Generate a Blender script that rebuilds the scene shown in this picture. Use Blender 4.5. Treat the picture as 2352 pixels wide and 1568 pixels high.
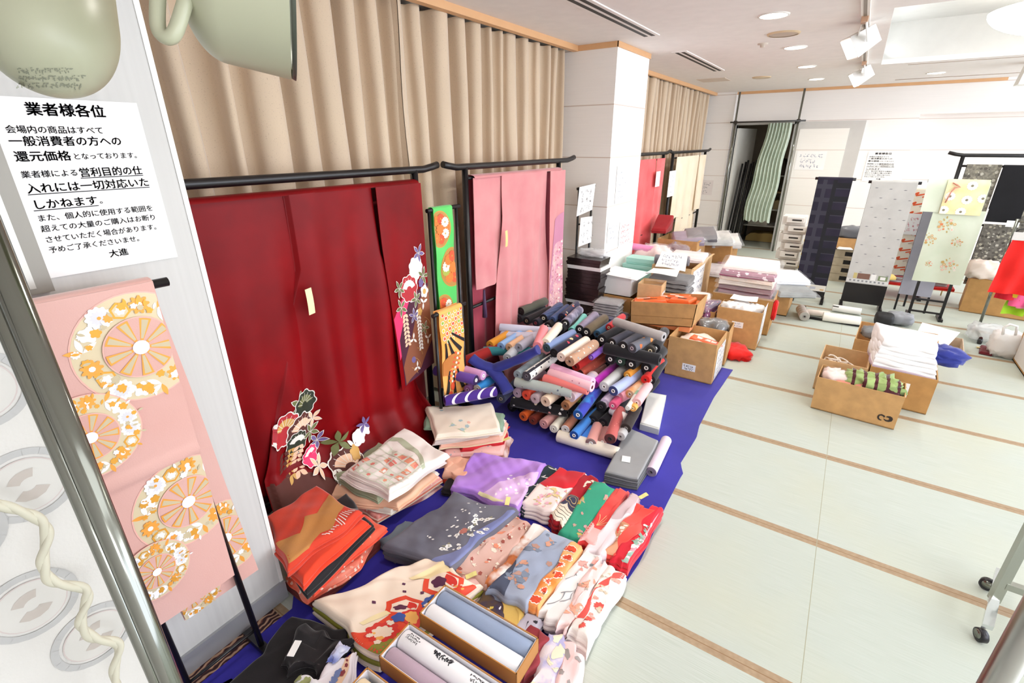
import bpy, math, random
from math import sin, cos, pi, radians, sqrt, atan2, hypot
from mathutils import Vector, Matrix

for _o in list(bpy.data.objects):
    bpy.data.objects.remove(_o)
SC = bpy.context.scene
COL = SC.collection

# ------------------------------------------------------------------ camera
FPX, CAMH = 1111.17, 1.87
RM = Matrix(((0.83055151, 0.55691989, -0.00494161),
             (0.207284, -0.31733992, -0.92538031),
             (-0.51693087, 0.7675517, -0.37900773)))   # rows: right, down, forward
cd = bpy.data.cameras.new('camera')
cd.sensor_fit = 'HORIZONTAL'
cd.sensor_width = 36.0
cd.lens = 36.0 * FPX / 2352.0
cd.clip_start = 0.02
cd.clip_end = 60
cam = bpy.data.objects.new('camera', cd)
COL.objects.link(cam)
cam.matrix_world = Matrix(((RM[0][0], -RM[1][0], -RM[2][0], 0.0),
                           (RM[0][1], -RM[1][1], -RM[2][1], 0.0),
                           (RM[0][2], -RM[1][2], -RM[2][2], CAMH),
                           (0, 0, 0, 1)))
SC.camera = cam
vs = SC.view_settings
vs.view_transform = 'Standard'
vs.look = 'None'
vs.exposure = 0.72
vs.gamma = 1.0
vs.use_curve_mapping = False

# ------------------------------------------------------------------ light
W = bpy.data.worlds.new('world')
SC.world = W
W.use_nodes = True
W.node_tree.nodes['Background'].inputs[0].default_value = (0.92, 0.97, 1.11, 1)
W.node_tree.nodes['Background'].inputs[1].default_value = 2.55


def area(name, loc, rot, sx, sy, power, col=(0.96, 1.0, 1.06), shape='RECTANGLE', spread=180):
    l = bpy.data.lights.new(name, 'AREA')
    l.shape = shape
    l.size = sx
    if shape in ('RECTANGLE', 'ELLIPSE'):
        l.size_y = sy
    l.energy = power
    l.color = col
    l.spread = radians(spread)
    o = bpy.data.objects.new(name, l)
    COL.objects.link(o)
    o.location = loc
    o.rotation_euler = rot
    return o


CE = 2.689
# fluorescent strips of the far light cove, then unseen area lights added as fill
for _x, _r in ((.04, .5), (2.57, -.5)):
    area('cove_and_fill_light', (_x, 6.13, 2.76), (pi, _r, 0), .06, 3.0, 2.2)
area('cove_and_fill_light', (1.8, 1.2, 2.66), (0, 0, 0), 1.6, 3.0, 18)  # added overhead fill for the near floor, no fixture built
area('cove_and_fill_light', (5.2, 6.2, 2.6), (0, radians(55), 0), 1.2, 7.0, 150)  # added side fill from out of view, brightens walls and curtains
area('cove_and_fill_light', (3.6, -.9, 2.6), (radians(58), 0, radians(32)), 2.6, 1.0, 68)  # added fill from the camera side, out of view
for _dx, _dy in ((-.70, 4.33), (-.71, 5.82), (-.73, 7.31), (-.73, 8.8), (.6, 8.98), (-.69, 2.85), (-.68, 1.35)):
    area('downlight_lamp', (_dx, _dy, CE - .012), (0, 0, 0), .13, .13, 6, (1, .95, .88), 'DISK', 150)


# ------------------------------------------------------------------ pixel measurement of the place -> metres
def ray(px, py):
    d = Vector(((px - 1176) / FPX, (py - 784) / FPX, 1.0))
    return RM.transposed() @ d


def F(px, py, z=0.0):
    d = ray(px, py)
    t = (z - CAMH) / d.z
    return Vector((d.x * t, d.y * t, z))


def FX(px, py, x):
    d = ray(px, py)
    t = x / d.x
    return Vector((x, d.y * t, CAMH + d.z * t))


def FY(px, py, y):
    d = ray(px, py)
    t = y / d.y
    return Vector((d.x * t, y, CAMH + d.z * t))


# ------------------------------------------------------------------ materials
def lin(h):
    h = h.lstrip('#')
    o = []
    for i in (0, 2, 4):
        c = int(h[i:i + 2], 16) / 255
        o.append(c / 12.92 if c <= .04045 else ((c + .055) / 1.055) ** 2.4)
    return (o[0], o[1], o[2], 1)


MC = {}


class NT:
    def __init__(s, name):
        s.m = bpy.data.materials.new(name)
        s.m.use_nodes = True
        s.t = s.m.node_tree
        s.b = s.t.nodes['Principled BSDF']
        s.tc = None

    def n(s, ty, **k):
        nd = s.t.nodes.new(ty)
        for a, v in k.items():
            if a.startswith('i_'):
                a = a[2:]
                nd.inputs[int(a) if a.isdigit() else a.replace('_', ' ')].default_value = v
            else:
                setattr(nd, a, v)
        return nd

    def l(s, a, b):
        s.t.links.new(a, b)

    def co(s, kind='Object'):
        if s.tc is None:
            s.tc = s.n('ShaderNodeTexCoord')
        return s.tc.outputs[kind]

    def ramp(s, fac, stops, interp='LINEAR'):
        r = s.n('ShaderNodeValToRGB')
        r.color_ramp.interpolation = interp
        e = r.color_ramp.elements
        while len(e) > 1:
            e.remove(e[-1])
        e[0].position = stops[0][0]
        e[0].color = stops[0][1]
        for p, c in stops[1:]:
            x = e.new(p)
            x.color = c
        s.l(fac, r.inputs[0])
        return r.outputs[0]

    def mix(s, fac, a, b):
        m = s.n('ShaderNodeMix', data_type='RGBA')
        for sock, v in ((m.inputs[0], fac), (m.inputs[6], a), (m.inputs[7], b)):
            if isinstance(v, (int, float, tuple)):
                sock.default_value = v
            else:
                s.l(v, sock)
        return m.outputs[2]

    def math(s, op, a, b=None, c=None):
        m = s.n('ShaderNodeMath', operation=op)
        for i, v in enumerate((a, b, c)):
            if v is None:
                continue
            if isinstance(v, (int, float)):
                m.inputs[i].default_value = v
            else:
                s.l(v, m.inputs[i])
        return m.outputs[0]

    def noise(s, scale, detail=2, co=None, sc=None):
        nz = s.n('ShaderNodeTexNoise', i_Scale=scale, i_Detail=detail)
        src = co or s.co()
        if sc:
            mp = s.n('ShaderNodeMapping')
            mp.inputs['Scale'].default_value = sc
            s.l(src, mp.inputs[0])
            src = mp.outputs[0]
        s.l(src, nz.inputs['Vector'])
        return nz.outputs[0]

    def bump(s, h, strength=.2, dist=.002):
        b = s.n('ShaderNodeBump', i_Strength=strength, i_Distance=dist)
        s.l(h, b.inputs['Height'])
        s.l(b.outputs[0], s.b.inputs['Normal'])


def plain(h, rough=.6, metal=0, spec=.5, coat=0, emit=0, name=None):
    k = ('p', h, rough, metal, spec, coat, emit)
    if k in MC:
        return MC[k]
    t = NT(name or 'plain_' + h)
    t.b.inputs['Base Color'].default_value = lin(h)
    t.b.inputs['Roughness'].default_value = rough
    t.b.inputs['Metallic'].default_value = metal
    t.b.inputs['Specular IOR Level'].default_value = spec
    t.b.inputs['Coat Weight'].default_value = coat
    if emit:
        t.b.inputs['Emission Color'].default_value = lin(h)
        t.b.inputs['Emission Strength'].default_value = emit
    elif metal == 0:
        nz = t.noise(9, 3)
        c = lin(h)
        t.l(t.mix(nz, tuple(x * .93 for x in c[:3]) + (1,), tuple(min(1, x * 1.05) for x in c[:3]) + (1,)), t.b.inputs['Base Color'])
    MC[k] = t.m
    return t.m


def fab(h, h2=None, sc=6, fl=None, fs=22, fr=.32, stripe=None, sheen=.25, rough=.8, sharp=.18, bmp=.25, coat=0, spec=.3):
    """cloth: two dye colours blended by noise, small printed flowers on a cell grid, woven bands"""
    k = ('f', h, h2, sc, tuple(fl or ()), fs, fr, stripe, sheen, rough, sharp, coat, spec)
    if k in MC:
        return MC[k]
    t = NT('fabric_' + h.lstrip('#'))
    c = lin(h)
    if h2:
        nz = t.noise(sc, 3)
        col = t.ramp(nz, [(.5 - sharp, c), (.5 + sharp, lin(h2))])
    else:
        nz = t.noise(5, 2)
        col = t.mix(nz, tuple(x * .9 for x in c[:3]) + (1,), tuple(min(1, x * 1.06) for x in c[:3]) + (1,))
    if stripe:   # (axis, frequency, colour, duty)
        sx = t.n('ShaderNodeSeparateXYZ')
        t.l(t.co(), sx.inputs[0])
        v = t.math('FRACT', t.math('MULTIPLY', sx.outputs[stripe[0]], stripe[1]))
        col = t.mix(t.math('LESS_THAN', v, stripe[3]), col, lin(stripe[2]))
    if fl:
        vo = t.n('ShaderNodeTexVoronoi', i_Scale=fs)
        t.l(t.co(), vo.inputs['Vector'])
        sep = t.n('ShaderNodeSeparateColor')
        t.l(vo.outputs['Color'], sep.inputs[0])
        st = [(i / len(fl), lin(x)) for i, x in enumerate(fl)]
        pc = t.ramp(sep.outputs[0], st, 'CONSTANT')
        wob = t.noise(fs * 4, 1)
        d = t.math('ADD', vo.outputs['Distance'], t.math('MULTIPLY', t.math('SUBTRACT', wob, .5), .3))
        col = t.mix(t.math('LESS_THAN', d, fr), col, pc)
    t.l(col, t.b.inputs['Base Color'])
    t.b.inputs['Roughness'].default_value = rough
    t.b.inputs['Sheen Weight'].default_value = sheen
    t.b.inputs['Sheen Roughness'].default_value = .4
    t.b.inputs['Specular IOR Level'].default_value = spec
    t.b.inputs['Coat Weight'].default_value = coat
    t.b.inputs['Coat Roughness'].default_value = .12
    t.bump(t.noise(260, 1), bmp, .0012)
    MC[k] = t.m
    return t.m


def card(h='#c79a63', rough=.75):
    k = ('card', h)
    if k in MC:
        return MC[k]
    t = NT('cardboard')
    c = lin(h)
    nz = t.noise(14, 5)
    t.l(t.ramp(nz, [(.3, tuple(x * .86 for x in c[:3]) + (1,)), (.7, tuple(min(1, x * 1.08) for x in c[:3]) + (1,))]), t.b.inputs['Base Color'])
    t.b.inputs['Roughness'].default_value = rough
    t.bump(t.noise(120, 2, sc=(1, 1, .1)), .12, .001)
    MC[k] = t.m
    return t.m


def film(h='#ffffff', alpha=.15, rough=.12):
    k = ('film', h, alpha)
    if k in MC:
        return MC[k]
    t = NT('clear_plastic')
    t.b.inputs['Base Color'].default_value = lin(h)
    t.b.inputs['Roughness'].default_value = rough
    t.b.inputs['Alpha'].default_value = alpha
    t.b.inputs['Specular IOR Level'].default_value = .9
    t.bump(t.noise(60, 3), .6, .006)
    MC[k] = t.m
    return t.m


BLACK = plain('#141214', .35)
CHROME = plain('#85877f', .12, 1)
PAPER = plain('#f7f6f3', .7)
PAPERG = plain('#dedcd8', .7)
INK = plain('#1b1a22', .8)
INKR = plain('#d8707a', .8)
INKB = plain('#8a8fa8', .8)
CARD = card()
CARD2 = card('#b98a50')
CARD3 = card('#d6b080')


# ------------------------------------------------------------------ mesh builder
class B:
    def __init__(s):
        s.v, s.f, s.mi, s.sm = [], [], [], []

    def add(s, pts):
        i = len(s.v)
        s.v += [tuple(p) for p in pts]
        return i

    def face(s, idx, mi=0, sm=False):
        s.f.append(tuple(idx))
        s.mi.append(mi)
        s.sm.append(sm)

    def poly(s, pts, mi=0, sm=False):
        i = s.add(pts)
        s.face(range(i, i + len(pts)), mi, sm)

    def grid(s, rows, mi=0, sm=True, wrap=False, flip=False):
        nr, nc = len(rows), len(rows[0])
        base = s.add([p for r in rows for p in r])
        for i in range(nr - 1):
            for j in range(nc if wrap else nc - 1):
                a, b = base + i * nc + j, base + i * nc + (j + 1) % nc
                c, d = b + nc, a + nc
                q = (a, b, c, d)
                s.face(q[::-1] if flip else q, mi, sm)
        return base

    def hexa(s, c8, mi=0):
        """8 corners: bottom 4 counter-clockwise, then top 4"""
        i = s.add(c8)
        for q in ((3, 2, 1, 0), (4, 5, 6, 7), (0, 1, 5, 4), (1, 2, 6, 5), (2, 3, 7, 6), (3, 0, 4, 7)):
            s.face([i + k for k in q], mi)

    def box(s, x0, x1, y0, y1, z0, z1, mi=0, ang=0, piv=None):
        p = [(x0, y0), (x1, y0), (x1, y1), (x0, y1)]
        if ang:
            cx, cy = piv or ((x0 + x1) / 2, (y0 + y1) / 2)
            ca, sa = cos(ang), sin(ang)
            p = [(cx + (x - cx) * ca - (y - cy) * sa, cy + (x - cx) * sa + (y - cy) * ca) for x, y in p]
        s.hexa([(x, y, z0) for x, y in p] + [(x, y, z1) for x, y in p], mi)

    def slat(s, a, b, u, w, t, mi=0):
        """bar from a to b, width w along u, thickness t"""
        a, b, u = Vector(a), Vector(b), Vector(u).normalized()
        n = (b - a).cross(u).normalized()
        u = u * w / 2
        n = n * t / 2
        s.hexa([a - u - n, a + u - n, a + u + n, a - u + n, b - u - n, b + u - n, b + u + n, b - u + n], mi)

    def tube(s, path, r, n=12, mi=0, cap=True, closed=False):
        path = [Vector(p) for p in path]
        m = len(path)
        rows = []
        up = None
        for i, p in enumerate(path):
            if closed:
                t = path[(i + 1) % m] - path[i - 1]
            else:
                t = path[min(i + 1, m - 1)] - path[max(i - 1, 0)]
            t.normalize()
            if up is None:
                up = t.orthogonal().normalized()
            up = (up - t * up.dot(t)).normalized()
            w = t.cross(up)
            rr = r[i] if isinstance(r, (list, tuple)) else r
            rows.append([p + (up * cos(2 * pi * k / n) + w * sin(2 * pi * k / n)) * rr for k in range(n)])
        if closed:
            rows.append(rows[0])
        b0 = s.grid(rows, mi, True, True)
        if cap and not closed:
            s.face([b0 + k for k in range(n)][::-1], mi)
            e = b0 + (m - 1) * n
            s.face([e + k for k in range(n)], mi)

    def lathe(s, o, ax, prof, n=24, mi=0, up=None, mis=None):
        """prof: (distance along ax, radius)"""
        o, ax = Vector(o), Vector(ax).normalized()
        u = (Vector(up) if up else ax.orthogonal())
        u = (u - ax * u.dot(ax)).normalized()
        w = ax.cross(u)
        rows = [[o + ax * t + (u * cos(2 * pi * k / n) + w * sin(2 * pi * k / n)) * max(r, 1e-5) for k in range(n)] for t, r in prof]
        if not mis:
            s.grid(rows, mi, True, True)
            return
        i = 0
        while i < len(rows) - 1:
            k = i
            while k < len(rows) - 2 and mis[k + 1] == mis[i]:
                k += 1
            s.grid(rows[i:k + 2], mis[i], True, True)
            i = k + 1

    def build(s, name, mats, parent=None, base=None, label=None, cat=None, group=None, kind=None, autos=35):
        me = bpy.data.meshes.new(name)
        org = Vector(base) if base is not None else None
        if parent is not None:
            org = Vector(parent['org'])
        if org is None:
            xs = [p[0] for p in s.v]
            ys = [p[1] for p in s.v]
            org = Vector(((min(xs) + max(xs)) / 2, (min(ys) + max(ys)) / 2, min(p[2] for p in s.v)))
        me.from_pydata([(p[0] - org.x, p[1] - org.y, p[2] - org.z) for p in s.v], [], s.f)
        for m in (mats if isinstance(mats, (list, tuple)) else [mats]):
            me.materials.append(m)
        me.polygons.foreach_set('material_index', s.mi)
        me.polygons.foreach_set('use_smooth', s.sm)
        me.update()
        o = bpy.data.objects.new(name, me)
        COL.objects.link(o)
        if parent is not None:
            o.parent = parent
        else:
            o.location = org
        o['org'] = tuple(org)
        tag(o, label, cat, group, kind)
        return o


def tag(o, label=None, cat=None, group=None, kind=None):
    for k, v in (('label', label), ('category', cat), ('group', group), ('kind', kind)):
        if v:
            o[k] = v
    return o


def empty(name, loc, label, cat, group=None):
    o = bpy.data.objects.new(name, None)
    COL.objects.link(o)
    o.location = loc
    o['org'] = tuple(loc)
    return tag(o, label, cat, group)


def sines(seed, n=5, f0=1.0, f1=4.0):
    r = random.Random(seed)
    ws = [(r.uniform(f0, f1) * r.choice((-1, 1)), r.uniform(f0, f1) * r.choice((-1, 1)), r.uniform(0, 6.28)) for _ in range(n)]

    def g(a, b):
        return sum(sin(x * a + y * b + p) for x, y, p in ws) / n
    return g


# ------------------------------------------------------------------ printed motifs (2-D outlines)
def m_disc(x, y, r, ry=None, n=20, a0=0):
    ry = ry or r
    ca, sa = cos(a0), sin(a0)
    return [(x + r * cos(2 * pi * k / n) * ca - ry * sin(2 * pi * k / n) * sa, y + r * cos(2 * pi * k / n) * sa + ry * sin(2 * pi * k / n) * ca) for k in range(n)]


def m_flower(x, y, r, pet=5, depth=.3, a0=0):
    n = pet * 5
    return [(x + r * (1 - depth + depth * abs(cos(pet * t / 2))) * cos(t + a0), y + r * (1 - depth + depth * abs(cos(pet * t / 2))) * sin(t + a0)) for t in [2 * pi * k / n for k in range(n)]]


def m_leaf(x, y, l, w, a):
    p = []
    for k in range(7):
        t = k / 6
        p.append((t * l, w / 2 * sin(pi * t)))
    for k in range(5, 0, -1):
        t = k / 6
        p.append((t * l, -w / 2 * sin(pi * t)))
    ca, sa = cos(a), sin(a)
    return [(x + u * ca - v * sa, y + u * sa + v * ca) for u, v in p]


def m_poly(x, y, r, n, a0=0):
    return [(x + r * cos(2 * pi * k / n + a0), y + r * sin(2 * pi * k / n + a0)) for k in range(n)]


def m_sector(x, y, r0, r1, a0, a1, n=4):
    return [(x + r1 * cos(a0 + (a1 - a0) * k / n), y + r1 * sin(a0 + (a1 - a0) * k / n)) for k in range(n + 1)] + \
           [(x + r0 * cos(a1 - (a1 - a0) * k / n), y + r0 * sin(a1 - (a1 - a0) * k / n)) for k in range(n + 1)]


def m_ring(x, y, r0, r1, n=32, ky=1.0):
    out = []
    for k in range(n):
        a, b = 2 * pi * k / n, 2 * pi * (k + 1) / n
        out.append([(x + r0 * cos(a), y + ky * r0 * sin(a)), (x + r1 * cos(a), y + ky * r1 * sin(a)), (x + r1 * cos(b), y + ky * r1 * sin(b)), (x + r0 * cos(b), y + ky * r0 * sin(b))])
    return out


def m_line(pts, w):
    out = []
    for (x0, y0), (x1, y1) in zip(pts, pts[1:]):
        d = hypot(x1 - x0, y1 - y0) or 1
        nx, ny = -(y1 - y0) / d * w / 2, (x1 - x0) / d * w / 2
        out.append([(x0 + nx, y0 + ny), (x0 - nx, y0 - ny), (x1 - nx, y1 - ny), (x1 + nx, y1 + ny)])
    return out


def m_spray(x, y, s, rnd, petal, leaf, center, n=5):
    """a spray: flower with centre and leaves"""
    a = rnd.uniform(0, 6)
    out = []
    for k in range(3):
        out.append((m_leaf(x, y, s * 1.9, s * .7, a + k * 2.1 + rnd.uniform(-.3, .3)), leaf))
    out.append((m_flower(x, y, s, n, .3, a), petal))
    out.append((m_disc(x, y, s * .28, n=8), center))
    return out


def decals(b, S, N, items, lift=.0008, lim=None, rings=2, step=.013):
    """lay 2-D motifs on surface S(a,b) with normal N(a,b), fine enough to follow its folds"""
    from mathutils.geometry import tessellate_polygon
    bbs = []
    for poly, mi in items:
        if lim:
            poly = [(min(max(x, lim[0]), lim[1]), min(max(y, lim[2]), lim[3])) for x, y in poly]
            xs = [p[0] for p in poly]
            ys = [p[1] for p in poly]
            if max(xs) - min(xs) < 1e-4 or max(ys) - min(ys) < 1e-4:
                continue
        bb = (min(p[0] for p in poly), max(p[0] for p in poly), min(p[1] for p in poly), max(p[1] for p in poly))
        lv = 1 + max([q[4] for q in bbs if q[0] < bb[1] and q[1] > bb[0] and q[2] < bb[3] and q[3] > bb[2]] or [0])
        if len(poly) > 4 or lv == 1 or max(bb[1] - bb[0], bb[3] - bb[2]) > .03:
            bbs.append(bb + (lv,))
        li = lift + lv * .00032
        cache = {}

        def P(q):
            if q not in cache:
                cache[q] = b.add([Vector(S(*q)) + Vector(N(*q)) * li])
            return cache[q]
        if max(max(p[0] for p in poly) - min(p[0] for p in poly), max(p[1] for p in poly) - min(p[1] for p in poly)) < step:
            b.face([P(p) for p in poly], mi, True)
            continue
        st = [tuple(poly[k] for k in t) for t in tessellate_polygon([[Vector((x, y, 0)) for x, y in poly]])]
        while st:
            t = st.pop()
            es = [(hypot(t[k][0] - t[(k + 1) % 3][0], t[k][1] - t[(k + 1) % 3][1]), k) for k in range(3)]
            L, k = max(es)
            if L > step:
                p, q, r = t[k], t[(k + 1) % 3], t[(k + 2) % 3]
                m = ((p[0] + q[0]) / 2, (p[1] + q[1]) / 2)
                st += [(p, m, r), (m, q, r)]
            else:
                a = (t[1][0] - t[0][0]) * (t[2][1] - t[0][1]) - (t[1][1] - t[0][1]) * (t[2][0] - t[0][0])
                if abs(a) > 1e-10:
                    b.face([P(p) for p in (t if a > 0 else t[::-1])], mi, True)


# ------------------------------------------------------------------ lettering
def text_mesh(lines, mapf, ext=None):
    """lines: (text, x, y, size, bold); mapf maps (x, y) to a point of the sign"""
    b = B()
    for body, x, y, size, bold in lines:
        c = bpy.data.curves.new('lettering', 'FONT')
        c.body = body
        c.size = size
        c.resolution_u = 2
        o = bpy.data.objects.new('lettering', c)
        COL.objects.link(o)
        dg = bpy.context.evaluated_depsgraph_get()
        me = bpy.data.meshes.new_from_object(o.evaluated_get(dg))
        wid = max([v.co.x for v in me.vertices] or [1])
        k = 1.0
        if ext and body in ext:
            k = ext[body] / wid
        e = bold * size
        for dx, dy in ((0, 0), (e, 0), (-e, 0), (0, e), (0, -e)) if bold > .006 else ((0, 0),):
            i0 = b.add([mapf(x + v.co.x * k + dx, y + v.co.y + dy) for v in me.vertices])
            for p in me.polygons:
                b.face([i0 + j for j in p.vertices])
        bpy.data.objects.remove(o)
        bpy.data.curves.remove(c)
        bpy.data.meshes.remove(me)
    return b


def scribble(mapf, x0, x1, y0, y1, rows, seed, w=.0035, dens=1.0):
    """handwritten strokes, unreadable at this distance as in the photograph"""
    b = B()
    r = random.Random(seed)
    h = (y1 - y0) / rows
    for i in range(rows):
        yc = y1 - h * (i + .5)
        x = x0 + r.uniform(0, .12) * (x1 - x0)
        e = x1 - r.uniform(0, .3) * (x1 - x0)
        while x < e:
            s = h * .55
            for _ in range(int(4 * dens) or 1):
                ax, ay = x + r.uniform(0, s * .8), yc + r.uniform(-s / 2, s / 2)
                if r.random() < .5:
                    pts = [(ax, ay), (ax + r.uniform(.2, .6) * s, ay + r.uniform(-.1, .15) * s)]
                else:
                    pts = [(ax, ay), (ax + r.uniform(-.1, .1) * s, ay - r.uniform(.2, .6) * s), (ax + r.uniform(.1, .3) * s, ay - r.uniform(.2, .7) * s)]
                for q in m_line(pts, w):
                    b.poly([mapf(*p) for p in q])
            x += s * 1.15
    return b


def sheet(b, S, N, a0, a1, b0, b1, na, nb, th=.004, mi=0, mib=None):
    """a cloth: front surface S(a,b), back th behind, closed rim"""
    fr = [[Vector(S(a0 + (a1 - a0) * i / na, b0 + (b1 - b0) * j / nb)) for i in range(na + 1)] for j in range(nb + 1)]
    bk = [[fr[j][i] - Vector(N(a0 + (a1 - a0) * i / na, b0 + (b1 - b0) * j / nb)) * th for i in range(na + 1)] for j in range(nb + 1)]
    b.grid(fr, mi)
    b.grid(bk, mi if mib is None else mib, flip=True)
    rim_f = fr[0] + [r[-1] for r in fr[1:]] + fr[-1][-2::-1] + [r[0] for r in fr[-2:0:-1]]
    rim_b = bk[0] + [r[-1] for r in bk[1:]] + bk[-1][-2::-1] + [r[0] for r in bk[-2:0:-1]]
    b.grid([rim_f, rim_b], mi, True, True)


# ================================================================== SETTING
def tatami():
    t = NT('tatami')
    sx = t.n('ShaderNodeSeparateXYZ')
    t.l(t.co(), sx.inputs[0])
    X, Y = sx.outputs[0], sx.outputs[1]
    v = t.math('DIVIDE', t.math('SUBTRACT', Y, 2.334 + 4.36), .865)
    fr = t.math('SUBTRACT', t.math('FRACT', t.math('ADD', v, 100.5)), .5)
    ab = t.math('MULTIPLY', t.math('ABSOLUTE', fr), .865)
    u = t.math('DIVIDE', t.math('SUBTRACT', X, .226), 1.73)
    fu = t.math('MULTIPLY', t.math('ABSOLUTE', t.math('SUBTRACT', t.math('FRACT', t.math('ADD', u, 100.5)), .5)), 1.73)
    cell = t.n('ShaderNodeCombineXYZ')
    t.l(t.math('FLOOR', t.math('ADD', v, 100.0)), cell.inputs[0])
    t.l(t.math('FLOOR', t.math('ADD', u, 100.0)), cell.inputs[1])
    wn = t.n('ShaderNodeTexWhiteNoise')
    t.l(cell.outputs[0], wn.inputs[0])
    base = t.mix(wn.outputs[0], lin('#bbc2b9'), lin('#c2c8c0'))
    rush = t.noise(1, 2, sc=(6, 420, 1))
    base = t.mix(t.ramp(rush, [(.35, (0, 0, 0, 1)), (.65, (1, 1, 1, 1))]), base, lin('#b2baaf'))
    blot = t.noise(1.3, 3)
    base = t.mix(t.ramp(blot, [(.45, (0, 0, 0, 1)), (.75, (.5, .5, .5, 1))]), base, lin('#bfbfa6'))
    vo = t.n('ShaderNodeTexVoronoi', i_Scale=55.0)
    t.l(t.co(), vo.inputs['Vector'])
    heri = t.mix(vo.outputs['Distance'], lin('#ab9478'), lin('#9c8468'))
    c = t.mix(t.math('LESS_THAN', ab, .029), base, heri)
    c = t.mix(t.math('LESS_THAN', ab, .0022), c, lin('#8d6f4e'))
    c = t.mix(t.math('LESS_THAN', fu, .0016), c, lin('#9c9b84'))
    t.l(c, t.b.inputs['Base Color'])
    t.b.inputs['Roughness'].default_value = .55
    t.b.inputs['Specular IOR Level'].default_value = .35
    t.bump(rush, .12, .001)
    return t.m


def wallmat(h, groove=True, name='wall_panel'):
    t = NT(name)
    c = lin(h)
    sx = t.n('ShaderNodeSeparateXYZ')
    t.l(t.co(), sx.inputs[0])
    z = sx.outputs[2]
    rib = t.noise(1, 1, sc=(3, 3, 130))
    col = t.mix(rib, tuple(x * .95 for x in c[:3]) + (1,), c)
    if groove:
        fr = t.math('FRACT', t.math('DIVIDE', t.math('ADD', z, .085), .455))
        col = t.mix(t.math('LESS_THAN', fr, .02), col, lin('#d6c6bb'))
    t.l(col, t.b.inputs['Base Color'])
    t.b.inputs['Roughness'].default_value = .7
    t.bump(rib, .15, .002)
    return t.m


WALL = wallmat('#faf6f2')
WALLP = wallmat('#f6f2ee', False, 'wall_plain')
WOOD = plain('#dfae7e', .5)
b = B()
b.box(-2.75, 6.5, -1.2, 10.9, -.06, 0)
b.build('floor', tatami(), base=(0, 4.36, 0), kind='structure')
tc = NT('patterned_carpet')
_w = tc.n('ShaderNodeTexWave', i_Scale=14.0, i_Distortion=9.0, i_Detail=2.0)
tc.l(tc.co(), _w.inputs['Vector'])
tc.l(tc.ramp(_w.outputs[1], [(.2, lin('#2a1518')), (.55, lin('#6b3a35')), (.85, lin('#a98a72'))]), tc.b.inputs['Base Color'])
tc.b.inputs['Roughness'].default_value = .95
b = B()
b.box(-2.7, -1.3, -1.2, .665, 0, .004)
b.build('floor_carpet', tc.m, kind='structure')

CEIL = plain('#f3ece8', .8)
b = B()
hx0, hx1, hy0, hy1 = -.01, 2.62, 4.58, 7.68
for x0, x1, y0, y1 in ((-2.75, hx0, -1.2, 10.9), (hx1, 6.5, -1.2, 10.9), (hx0, hx1, -1.2, hy0), (hx0, hx1, hy1, 10.9)):
    b.box(x0, x1, y0, y1, CE, CE + .05)
b.build('ceiling', CEIL, kind='structure')
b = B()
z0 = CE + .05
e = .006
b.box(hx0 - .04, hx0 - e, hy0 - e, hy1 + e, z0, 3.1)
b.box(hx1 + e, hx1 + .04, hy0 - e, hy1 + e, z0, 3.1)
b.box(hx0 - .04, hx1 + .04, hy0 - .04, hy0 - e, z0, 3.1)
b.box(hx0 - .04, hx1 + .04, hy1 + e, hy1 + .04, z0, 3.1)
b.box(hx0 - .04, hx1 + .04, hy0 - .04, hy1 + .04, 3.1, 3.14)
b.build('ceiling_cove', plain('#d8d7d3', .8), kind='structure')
# thin strips coloured as a shadow gap round the far edge of the cove
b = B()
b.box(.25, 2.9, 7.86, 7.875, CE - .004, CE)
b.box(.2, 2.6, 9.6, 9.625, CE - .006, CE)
b.build('trim_shadow_gap', plain('#b3a08f', .7), kind='structure')
b = B()
b.box(-2.75, -2.66, -1.2, 10.3, 0, CE)
b.build('wall_left', WALLP, kind='structure')
b = B()
b.box(-2.75, 6.5, -1.3, -1.2, 0, CE)
b.build('wall_near', WALLP, kind='structure')
b = B()
b.box(-2.66, -1.95, 4.575, 5.39, 0, CE)
b.build('wall_pillar', WALL, base=(0, 0, 0), kind='structure')
b = B()
b.box(-2.385, -2.33, -1.2, 4.575, CE - .046, CE)
b.build('trim_1', WOOD, kind='structure')
b = B()
b.box(-2.39, -2.35, 5.39, 10.15, CE - .046, CE)
b.build('trim_2', WOOD, kind='structure')
b = B()
b.box(-2.33, -1.94, 4.562, 4.575, CE - .044, CE)
b.box(-1.95, -1.937, 4.562, 5.4, CE - .044, CE)
b.build('trim_3', WOOD, kind='structure')
b = B()
b.box(-2.6, 1.5, 10.18, 10.2, CE - .04, CE)
b.build('trim_4', WOOD, kind='structure')
b = B()
YB = 10.2
b.box(-2.66, -1.95, YB, YB + .12, 0, CE)
b.box(-1.95, -1.0, YB, YB + .12, 2.16, CE)
b.box(-1.0, .64, YB, YB + .12, 0, CE)
b.box(.64, 6.5, YB, YB + .12, 2.25, CE)
b.build('wall_back', WALL, base=(0, 0, 0), kind='structure')
b = B()
b.box(-2.6, -2.02, YB - .05, YB, 0, CE)
b.build('wall_back_pilaster', WALL, base=(0, 0, 0), kind='structure')
b = B()
b.box(.64, 6.5, YB + .42, YB + .5, 0, CE)
b.box(.6, .64, YB + .12, YB + .5, 0, 2.3)
b.box(.64, 6.5, YB + .12, YB + .42, 2.25, 2.3)
b.build('wall_alcove', wallmat('#f6eee8', True, 'wall_alcove'), base=(0, 0, 0), kind='structure')
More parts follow.
